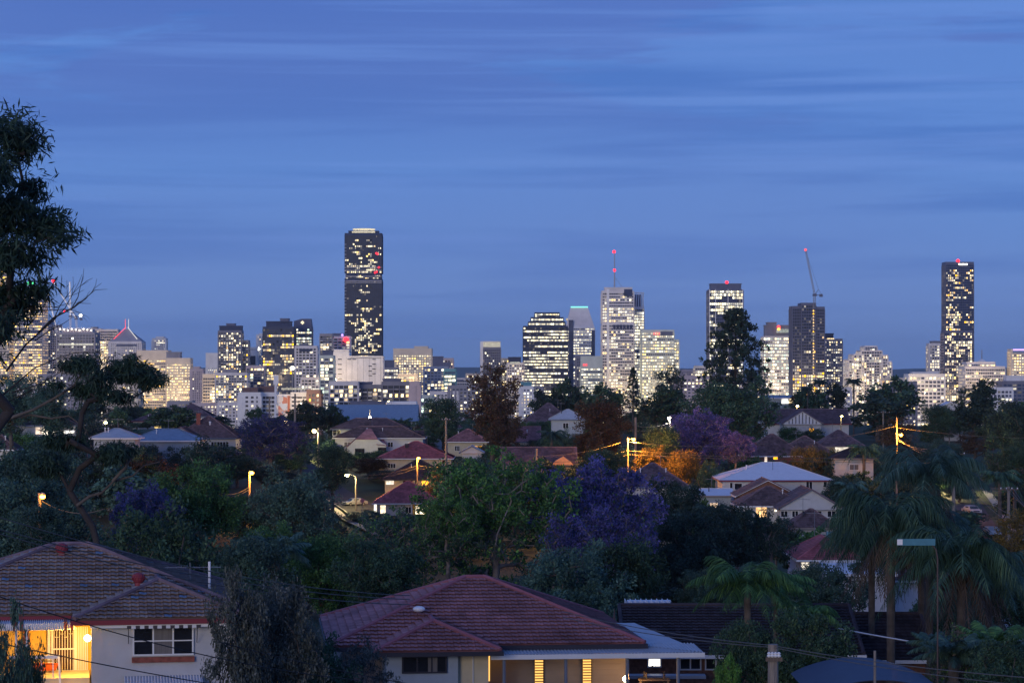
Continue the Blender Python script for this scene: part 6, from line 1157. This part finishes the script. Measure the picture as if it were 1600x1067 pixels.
for (lb, x0, x1, yb, D, ye) in FEET:
    if D < 260: continue
    short = ' '.join(lb.split(',')[0].split()[:9])
    for sd_ in (0, 1):
        if rnd.random() < .25: continue
        wd = rnd.uniform(2.6, 4.2)*F/D; px = (x0-wd*.45) if sd_ == 0 else (x1+wd*.45); DD = D-rnd.uniform(-1, 4); yt = limit(px, wd, DD, ye-rnd.uniform(-8, 16), (x0, x1))
        if yt is None or wz(yt, DD)-terrain(wx(px, DD), DD) < 2: continue
        tree('garden tree at the '+('left' if sd_ == 0 else 'right')+' of the '+short, px-wd, px+wd, yt, DD, rnd.choice(('broad_b', 'broad_c', 'far_a', 'gum', 'bush', 'sparse')), rnd.choice(('leaf_dark', 'leaf_blue', 'leaf_black', 'leaf_green', 'leaf_brown')), group='garden trees beside the '+short); k_ += 1
print('FEET', k_)
for it in range(9000):
    if nfill >= 165: break
    D = 215+640*rnd.random()**.8; px = rnd.uniform(-30, 1640); hgt_ = rnd.uniform(4.5, 9.5) if D > 420 else rnd.uniform(5, 10); wd = rnd.uniform(6, 11)*F/D/2; X = wx(px, D); yt = HY+(CZ-terrain(X, D)-hgt_)*F/D
    yt = limit(px, wd, D, yt); ok = yt is not None and wz(yt, D)-terrain(X, D) > 2.6
    if ok and any(abs(px-q[0]) < (wd+q[2])*.42 and abs(D-q[1]) < 14 for q in placed): ok = False
    if not ok: continue
    i = rnd.randrange(len(KEYS)); lf = LFS[i] if rnd.random() < .6 else rnd.choice(['leaf_dark', 'leaf_blue', 'leaf_black']); rg = next(n_ for m_, n_ in REGION if px < m_)
    far_ = 'on the ridge beyond' if D > 620 else 'on the slope behind' if D > 450 else 'in the gardens near' if D > 320 else 'in the dip below'
    tree(f'{HT[KEYS[i]]} {ADJ[lf]} tree {far_} {rg}', px-wd, px+wd, yt, D, KEYS[i], lf, group='suburban trees '+far_+' '+rg); placed.append((px, D, wd)); nfill += 1
print('FILL', nfill, it)
# ------------------------------------------------------------------ streets, lamps, poles, wires, cars
M['asphalt'] = mat('asphalt', (.05, .05, .055), .9, var=.25, vscale=.8); M['concrete'] = mat('concrete', (.28, .27, .26), .9, var=.15, vscale=1); M['line_white'] = mat('line_white', (.7, .7, .68), .7)
def strip(name, path, hw, mat_, lift, off=0., kind='structure'):
    V = []; Q = []; pts = []
    for i in range(len(path)-1):
        for k in range(12): f = k/12; pts.append((path[i][0]+(path[i+1][0]-path[i][0])*f, path[i][1]+(path[i+1][1]-path[i][1])*f))
    pts.append(path[-1])
    for i, p in enumerate(pts):
        q = pts[min(i+1, len(pts)-1)]; r = pts[max(i-1, 0)]; d = Vector((q[0]-r[0], q[1]-r[1])).normalized(); n_ = Vector((-d.y, d.x))
        for u in (off-hw, off, off+hw): x, y = p[0]+n_.x*u, p[1]+n_.y*u; V.append((x, y, terrain(p[0], p[1])+lift))
    for i in range(len(pts)-1):
        for j in range(2): Q.append((i*3+j, i*3+j+1, i*3+j+4, i*3+j+3))
    o = bpy.data.objects.new(name, npmesh(name, np.array(V), np.array(Q), mat_)); col.objects.link(o)
    return tag(o, kind=kind)
RP = [(wx(px, D), D) for px, D in ((1690, 215), (1605, 280), (1545, 340), (1508, 400), (1488, 455))]
strip('road', RP, 2.9, 'asphalt', .35); strip('verge', RP, 7.5, 'grass', .28); strip('pavement', RP, .7, 'concrete', .42, 5.2); strip('pavement', RP, .7, 'concrete', .42, -5.2); strip('road_edge_line', RP, .07, 'line_white', .356, 3.3); strip('kerb', RP, .12, 'concrete', .45, 3.75)
RL = [(wx(px, D), D) for px, D in ((640, 405), (570, 440), (500, 470), (430, 500), (408, 560), (470, 620))]
strip('road', RL, 3.6, 'asphalt', .35); strip('pavement', RL, .7, 'concrete', .42, 5.2); strip('kerb', RL, .12, 'concrete', .45, 3.75)

EM = dict(orange=(1, .36, .03), yellow=(1, .80, .30), white=(1, .90, .68))
for k_, c_ in EM.items(): M['lamp_'+k_] = emit('lamp_'+k_, c_, 30)
def street_lamp(label, px, py_lamp, D, colr, py_top=None, side=1, arm=1.6, pw=900, pole='pole_timber', lr=.28, arms=0):
    X = wx(px, D); zb = terrain(X, D); zl = wz(py_lamp, D); zt = wz(py_top, D) if py_top else zl+.4; t = thing('street_lamp', label, 'street lamp', (X, D, zb), 0, 'street lamps')
    b = MB(); b.tube([(0, 0, -.5), (0, 0, zt-zb)], [.17, .12], 8); b.build('pole', pole, t)
    b = MB(); b.tube([(0, -.1, zl-zb-.25), (side*arm*.5, -.3, zl-zb+.12), (side*arm, -.5, zl-zb+.16)], [.05, .04, .04], 6); b.build('arm', 'steel', t)
    b = MB(); hx = side*arm; b.lathe([(.16, -.1), (.2, 0), (.12, .12), (.03, .16)], (hx, -.5, zl-zb+.1), 10); hd = b.build('lamp_head', 'steel', t)
    b = MB(); b.sphere((hx, -.5, zl-zb-.05), lr, 10, sz=.8); b.build('bulb', 'lamp_'+colr, hd); lamp_light(hd, (hx, -.9, zl-zb-.2), pw, EM[colr], .3)
    for k in range(arms): b = MB(); z_ = zt-zb-.3-k*1.1; b.box(-1.2, 1.2, -.2, -.1, z_-.06, z_+.06); b.build('crossarm', 'timber', t)
    return t
SL = street_lamp
SL('orange street lamp on a lit timber pole left of the lower red-roofed house', 390, 738, 330, 'orange', 735, 1, .35, 5000)
SL('orange street lamp in front of the cream two-storey house', 652, 715, 446, 'orange', 718, 1, .25, 6000)
SL('brightest orange street lamp, lighting the hedge in the middle', 981, 686, 388, 'orange', 684, 1, .9, 26000)
SL('orange street lamp on a tall pole on the right slope', 1401, 679, 380, 'orange', 652, 1, .6, 9000)
SL('orange street lamp shining through the blue-green trees at the left edge', 62, 774, 172, 'orange', 770, 1, .3, 200, lr=.2)
SL('bright yellow-white street lamp beside the crossarmed pole', 449, 659, 560, 'yellow', 662, -1, .3, 8000, lr=.42)
SL('yellow-white street lamp right of and below the crossarmed pole', 497, 673, 530, 'yellow', 668, -1, .8, 8000, lr=.45)
SL('small white street lamp above the mauve-brown roof', 578, 652, 640, 'white', 640, 1, .05, 1500, lr=.38)
SL('greenish-yellow lamp on the leaning pole beside the round sign', 556, 742, 440, 'yellow', 744, -1, 1.6, 5000, lr=.36)
SL('white street lamp left of the lilac jacaranda', 1047, 653, 470, 'white', 655, -1, .15, 5000, lr=.38)
SL('yellowish street lamp at the end of the right-hand street', 1482, 736, 430, 'yellow', 732, -1, .5, 8000, lr=.38)
SL('small yellow lamp in front of the pale metal roof at the left', 165, 660, 480, 'yellow', 662, 1, .1, 500, lr=.32)
SL('small yellow lamp above the half-timbered gable', 1245, 634, 600, 'yellow', 634, 1, .1, 600, lr=.32)
SL('tiny pale lamp right of the half-timbered gable', 1314, 650, 560, 'yellow', 650, 1, .1, 300, lr=.26)
SL('tiny warm lamp on the apartments above the large hall', 607, 628, 1500, 'yellow', 628, 1, .1, 300, lr=.9)
for i, (px, py, D) in enumerate([(328, 632, 2685), (275, 622, 2885), (225, 612, 2985), (110, 590, 3285), (35, 600, 3385), (160, 560, 3365), (640, 596, 2485), (470, 628, 1685), (525, 590, 2485), (432, 590, 2985), (845, 612, 2985), (965, 615, 2885), (1030, 612, 2835), (1215, 605, 2685), (1262, 598, 2585), (1345, 605, 2485), (1497, 615, 2685), (1535, 600, 2585), (1445, 612, 2285)]):  # inferred lamps, not seen: added to light the lower facades gold
    t = thing('added_flood_lamp', 'added warm floodlight on a pole at the tower feet near '+('the left gum', 'the left gum', 'the left gum', 'the left gum', 'the left gum', 'the left gum', 'the wide tan office', 'the painted wall', 'the blank white slab', 'the navy tower', 'the stepped black tower', 'the mast tower', 'the red-signed office', 'the bow-fronted office', 'the twin-slab tower', 'the domed stepped tower', 'the tall dark tower', 'the domed low office', 'the white gridded office')[i], 'added flood lamp', at(px, py, D-14), 0, 'added floodlights at the foot of the towers')
    b = MB(); b.tube([(0, 0, -(t.location.z-terrain(t.location.x, D))), (0, 0, -.5)], .2, 5); b.build('pole', 'steel', t); b = MB(); b.sphere((0, 0, 0), .6, 8); b.build('bulb', 'w_soft', t); lamp_light(t, (0, -.5, 0), 42000, (1, .72, .40), 1)
def pole(label, px, pt, D, arms=((0, 2.4),), wd=.16, name='power_pole', mat_='pole_timber', ins=True):
    X = wx(px, D); zb = terrain(X, D); zt = wz(pt, D)-zb; t = thing(name, label, 'power pole', (X, D, zb), 0, 'timber power poles'); b = MB(); b.tube([(0, 0, -.5), (0, 0, zt)], [wd*1.2, wd*.9], 8); b.build('pole', mat_, t)
    for dz, w_ in arms:
        b = MB(); z_ = zt-.25-dz; b.box(-w_/2, w_/2, -wd-.12, -wd, z_-.06, z_+.06); c = b.build('crossarm', 'timber', t)
        if ins:
            for i in range(4): x_ = -w_/2+.1+i*(w_-.2)/3; b = MB(); b.lathe([(.04, 0), (.07, .04), (.04, .08), (.06, .12), (.02, .16)], (x_, -wd-.06, z_+.06), 8); b.build('insulator', 'trim_white', c)
    return t
pole('power pole with three crossarms in front of the painted wall', 461, 615, 600, ((.6, 3.2), (4.6, 5.0), (7.8, 5.0)), .26)
pole('thin dark pole left of the crossarmed pole', 421, 620, 610, (), .2)
pole('grey pole rising left of the small pink-roofed house', 697, 652, 440, ((.2, 1.6),), .2)
pole('greenish pole behind the brightest orange lamp', 993, 652, 430, (), .22)
pole('stub pole on the long low dark roof', 838, 701, 392, (), .18)
pole('leaning pole top beside the street in the lower left slope', 498, 668, 515, ((.4, 1.8),), .14)
pole('pole with a short crossarm left of the right-hand street', 1490, 704, 330, ((.2, 3.0),), .22)
pole('T-shaped pole at the right edge carrying many wires', 1576, 760, 250, ((.05, 1.9),), .17)
pole('near timber pole with a bracket at the bottom right', 1208, 1006, 74, ((.18, .5),), .17, ins=True)
pole('small pole end with a cap above the curved shed roof', 1367, 1016, 82, (), .05, ins=False)
pole('pole with a bracket above the dark hill trees', 1380, 642, 560, ((.1, 3.0),), .16)
def wire(label, A, B, sag=.5, r=.02, m='wire', group='overhead wires'):
    A, B = at(*A), at(*B); n = 18; b = MB(); pts = [A.lerp(B, i/n)-Vector((0, 0, 4*sag*(i/n)*(1-i/n)))-A for i in range(n+1)]; b.tube(pts, r, 5); o = b.build('wire', m, None, A); return tag(o, label, 'wire', group)
M['wire'] = mat('wire', (.10, .10, .10), .6, var=.05); M['wire_dark'] = mat('wire_dark', (.02, .02, .025), .6, var=.05)
wire('topmost grey wire crossing above the near brown roof', (-40, 796, 70), (640, 930, 92), .5, .018)
wire('middle grey wire crossing above the near brown roof', (-40, 816, 70), (640, 936, 92), .45, .018)
wire('lowest grey wire crossing above the near brown roof', (-40, 822, 70), (640, 944, 92), .5, .018)
wire('black wire from the brown roof across the porch and window', (-40, 918, 62), (560, 1062, 78), .35, .016, 'wire_dark')
wire('black wire low across the porch and stucco wall', (-20, 1000, 60), (480, 1090, 76), .1, .016, 'wire_dark')
wire('thin black wire in front of the middle house wing', (340, 1002, 66), (920, 1100, 84), .3, .014, 'wire_dark')
wire('upper grey wire from the red roof to the near timber pole', (880, 955, 96), (1208, 1008, 74), .15, .016)
wire('lower grey wire from the red roof to the near timber pole', (880, 964, 96), (1208, 1011, 74), .15, .016)
wire('upper grey wire from the near timber pole to the right edge', (1208, 1008, 74), (1660, 1062, 60), .12, .014)
wire('lower grey wire from the near timber pole to the right edge', (1208, 1011, 74), (1660, 1076, 60), .12, .014)
wire('pale pipe sloping across the dark roof behind the palm trunks', (1308, 981, 100), (1490, 1012, 104), .03, .03, 'pipe_white')
for i, (a, b_, l_) in enumerate([((1401, 668, 380), (1680, 684, 380), 'long lamplit wire running right from the tall orange lamp pole'), ((1401, 665, 380), (1230, 688, 380), 'lamplit wire running left from the tall orange lamp pole'), ((981, 710, 388), (1680, 722, 372), 'upper orange-lit wire right of the brightest orange lamp'), ((981, 704, 388), (1420, 714, 372), 'higher orange-lit wire right of the brightest orange lamp'), ((981, 690, 388), (1200, 693, 372), 'short wire right of the brightest orange lamp'), ((981, 704, 388), (838, 722, 372), 'orange-lit wire left of the brightest orange lamp'), ((981, 710, 388), (838, 727, 372), 'lower orange-lit wire left of the brightest orange lamp'), ((838, 712, 372), (970, 691, 388), 'curved wire above the long low dark roof'), ((1047, 660, 470), (988, 664, 470), 'white-lit wire left of the lilac jacaranda'), ((1047, 664, 470), (985, 672, 470), 'lower white-lit wire left of the lilac jacaranda'),
        ((652, 727, 446), (557, 742, 440), 'lamplit wire between the leaning pole and the middle lamp'), ((652, 731, 446), (557, 747, 440), 'lower lamplit wire between the leaning pole and the middle lamp'), ((652, 727, 446), (790, 729, 446), 'lamplit wire right of the lamp by the cream house'), ((652, 731, 446), (790, 734, 446), 'lower lamplit wire right of the lamp by the cream house'), ((390, 760, 330), (340, 770, 330), 'orange-lit wire left of the orange lamp on the left slope'), ((390, 764, 330), (330, 778, 330), 'lower orange-lit wire left of the orange lamp on the left slope'), ((62, 780, 172), (162, 795, 172), 'orange-lit wire by the lamp at the left edge')]):
    wire(l_, a, b_, .6, .032, 'wire')
for i in range(4): wire(['first', 'second', 'third', 'fourth'][i]+' wire from the top of the street pole down to the T-shaped pole', (1486+i*3, 706+i*1.2, 330), (1566+i*6, 761, 250), 1.6+.25*i, .028)
for i in range(3): wire(['upper', 'middle', 'lower'][i]+' wire running out of frame right of the T-shaped pole', (1570+i*6, 761, 250), (1680, 838+i*14, 190), .6, .025)
for i in range(2): wire(['upper', 'lower'][i]+' slack wire from the street pole past the T-shaped pole', (1491, 712+i*6, 330), (1640, 812+i*16, 230), 2.6, .026)
for i in range(3): wire(['inner', 'central', 'outer'][i]+' bright wire dropping right of the right orange lamp', (1402, 682+i*3, 380), (1440+i*5, 708-i*3, 360), .3, .04)
# stop sign seen from behind, blue street name sign on its bent pole
t = thing('road_sign', 'round pinkish back of a road sign on the green corner', 'road sign', (wx(566, 425), 425, terrain(wx(566, 425), 425))); zz_ = wz(782, 425)-t.location.z; b = MB(); b.tube([(0, 0, 0), (0, 0, zz_+.4)], .04, 6); b.build('post', 'steel', t)
b = MB(); pts = [(.42*math.cos(math.pi/8+i*math.pi/4), zz_+.42*math.sin(math.pi/8+i*math.pi/4)) for i in range(8)]; b.prism(pts, -.1, -.05); M['sign_red'] = mat('sign_red', (.55, .20, .20), .5); b.build('sign_face', 'sign_red', t)
t = thing('street_sign', 'pale blue blank sign hung from a bent pole in front of the palms', 'street sign', (wx(1465, 92), 92, terrain(wx(1465, 92), 92))); zb = t.location.z; s = 92/F; zt = wz(848, 92)-zb
b = MB(); b.tube([(0, 0, 0), (0, 0, zt-.6), (-.06, 0, zt-.25), (-.25, 0, zt-.03), (-.5, 0, zt), (-1.5, 0, zt+.08)], [.035, .03, .025, .022, .02, .02], 8); M['pole_brown'] = mat('pole_brown', (.09, .06, .055), .6); b.build('pole', 'pole_brown', t)
b = MB(); b.box(-63*s, -4*s, -.04, .0, zt-.09, zt+.16); M['sign_blue'] = mat('sign_blue', (.06, .20, .27), .5, var=.12, vscale=5); b.build('sign_panel', 'sign_blue', t); b = MB(); b.box(-63.5*s, -55*s, -.05, -.042, zt-.07, zt+.14); b.build('sign_end', 'trim_white', t)
# cars
M['paint_white'] = mat('paint_white', (.72, .72, .74), .3, var=.02, spec=.6); M['paint_silver'] = mat('paint_silver', (.38, .39, .42), .3, .4, .02); M['glass_car'] = mat('glass_car', (.02, .025, .03), .08, spec=.6); M['rubber'] = mat('rubber', (.02, .02, .02), .9); M['headlamp'] = mat('headlamp', (.6, .6, .6), .15, spec=.7)
def car(label, px, D, rz, paint='paint_white', kind='ute', cat='ute', name='parked_car'):
    X = wx(px, D); t = thing(name, label, cat, (X, D, terrain(X, D)+.36), R(rz))
    h1 = .95; b = MB()
    prof = dict(ute=[(-.0, .35), (.05, .8), (.2, 1.02), (1.25, 1.1), (1.95, 1.75), (3.0, 1.78), (3.2, 1.05), (3.2, .35)], sedan=[(0, .35), (.05, .7), (.9, .85), (1.6, 1.35), (3.1, 1.38), (3.9, .95), (4.4, .85), (4.45, .35)])[kind]
    n = len(prof); secs = [(-.9, .92), (-.84, 1), (.84, 1), (.9, .92)]; V = []
    for x, k in secs:
        for y, z in prof: V.append((x if z < 1.15 else x*.82, y, .35+(z-.35)*k))
    Fs = [(i*n+j, i*n+(j+1) % n, (i+1)*n+(j+1) % n, (i+1)*n+j) for i in range(3) for j in range(n)]+[tuple(range(n-1, -1, -1)), tuple(range(3*n, 4*n))]
    b.add(V, Fs); b.build('body', paint, t)
    b = MB(); ws = [p for p in prof if p[1] > 1.0]; (y0, z0), (y1, z1) = [(prof[i], prof[i+1]) for i in range(n-1) if prof[i+1][1]-prof[i][1] > .35 and prof[i][0] > .3][0]
    b.add([(-.68, y0+.08, z0+.05), (.68, y0+.08, z0+.05), (.6, y1-.05, z1-.03), (-.6, y1-.05, z1-.03)], [(0, 1, 2, 3)]); b.v = [(x, y-.03, z+.03) for x, y, z in b.v]; b.build('windscreen', 'glass_car', t)
    b = MB(); b.box(-.905, .905, y1+.02, y1+1.0, 1.12, 1.6 if kind == 'ute' else 1.28); b.build('side_windows', 'glass_car', t)
    if kind == 'ute':
        b = MB(); b.box(-.92, .92, 3.25, 5.0, .62, .72)
        for q in (-.92, .88): b.box(q, q+.04, 3.25, 5.0, .73, 1.0)
        b.box(-.87, .87, 4.96, 5.0, .73, 1.0); b.build('tray', paint, t); b = MB(); 
        for q in (-.85, .85): b.bar((q, 3.3, .7), (q, 3.3, 2.0), .06); b.bar((q, 4.9, .7), (q, 4.9, 2.0), .06); b.bar((q, 3.3, 2.0), (q, 4.9, 2.0), .06)
        b.bar((-.85, 3.3, 2.0), (.85, 3.3, 2.0), .06); b.bar((-.85, 4.9, 2.0), (.85, 4.9, 2.0), .06); b.build('ladder_rack', 'pipe_white', t)
    for sx_ in (-.62, .62):
        b = MB(); b.box(sx_-.2, sx_+.2, -.03, .04, .68, .84); b.build('headlight', 'headlamp', t)
        for y in (.85, 3.5 if kind == 'sedan' else 4.1):
            b = MB(); cx_ = sx_/abs(sx_)*.82; b.tube([(cx_-.1, y, .33), (cx_+.1, y, .33)], .33, 14); wh = b.build('wheel', 'rubber', t); b = MB(); b.tube([(cx_-.11, y, .33), (cx_+.11, y, .33)], .18, 10); b.build('rim', 'steel', wh)
    b = MB(); b.box(-.5, .5, -.035, .03, .5, .66); b.build('grille', 'trim_dark', t); b = MB(); b.box(-.88, .88, -.1, .05, .36, .48); b.build('bumper', paint, t)
    return t
car('white ute with a ladder rack facing the camera at the right edge', 1590, 296, 8)
car('pale car parked higher up the right-hand street', 1526, 385, 10, 'paint_silver', 'sedan', 'car'); car('silver car halfway along the right-hand street', 1540, 352, -172, 'paint_silver', 'sedan', 'car')
car('white car on the left street below the yellow-white lamps', 405, 500, -20, 'paint_white', 'ute', 'ute'); car('white car higher up the left street', 412, 535, -20, 'paint_white', 'sedan', 'car')
car('pale car parked beside the round road sign', 538, 445, -60, 'paint_silver', 'sedan', 'car')
# ------------------------------------------------------------------ ground, hills, haze
def ground():
    ys = list(np.arange(20, 1000, 9))+list(np.arange(1000, 4200, 60))+[5000, 7000, 10000, 16000, 24000]; V = []; Q = []; nx = 61
    for y in ys:
        hw = max(90, y*.33)
        for i in range(nx): x = (i/(nx-1)*2-1)*hw; V.append((x, y, terrain(x, y)))
    for j in range(len(ys)-1):
        for i in range(nx-1): Q.append((j*nx+i, j*nx+i+1, (j+1)*nx+i+1, (j+1)*nx+i))
    o = bpy.data.objects.new('ground', npmesh('ground', np.array(V), np.array(Q), 'grass')); col.objects.link(o); tag(o, kind='structure')
ground()
M['hill'] = mat('hill', (.03, .05, .03), .95, var=.3, vscale=.002)
b = MB(); n = 160; hw = 9000; V = []
for i in range(n+1):
    x = -hw+2*hw*i/n; h = 118+24*mnoise.noise(Vector((x*.0007, 0, 0)))+14*mnoise.noise(Vector((x*.0025, 3, 0)))+26*math.exp(-((x+600)/1100)**2)+20*math.exp(-((x-4200)/900)**2)
    for dy, k in ((0, 0), (1300, .55), (2400, .9), (3200, 1), (4500, .8), (6500, 0)): V.append((x, 14500+dy, 3+h*k))
Q = [(i*6+j, (i+1)*6+j, (i+1)*6+j+1, i*6+j+1) for i in range(n) for j in range(5)]
o = bpy.data.objects.new('hills', npmesh('hills', np.array(V), np.array(Q), 'hill')); col.objects.link(o); tag(o, kind='structure')
hz = bpy.data.materials.new('haze'); hz.use_nodes = True; nt = hz.node_tree; nt.nodes.clear()
vo = nt.nodes.new('ShaderNodeVolumePrincipled'); ou = nt.nodes.new('ShaderNodeOutputMaterial'); nt.links.new(vo.outputs[0], ou.inputs['Volume'])
vo.inputs['Color'].default_value = (.84, .92, 1, 1); vo.inputs['Density'].default_value = 3.3e-5; vo.inputs['Anisotropy'].default_value = .2; hz.cycles.homogeneous_volume = True; M['haze'] = hz
b = MB(); b.box(-10000, 10000, -60, 24500, -3, 420); tag(b.build('haze', 'haze'), kind='stuff')
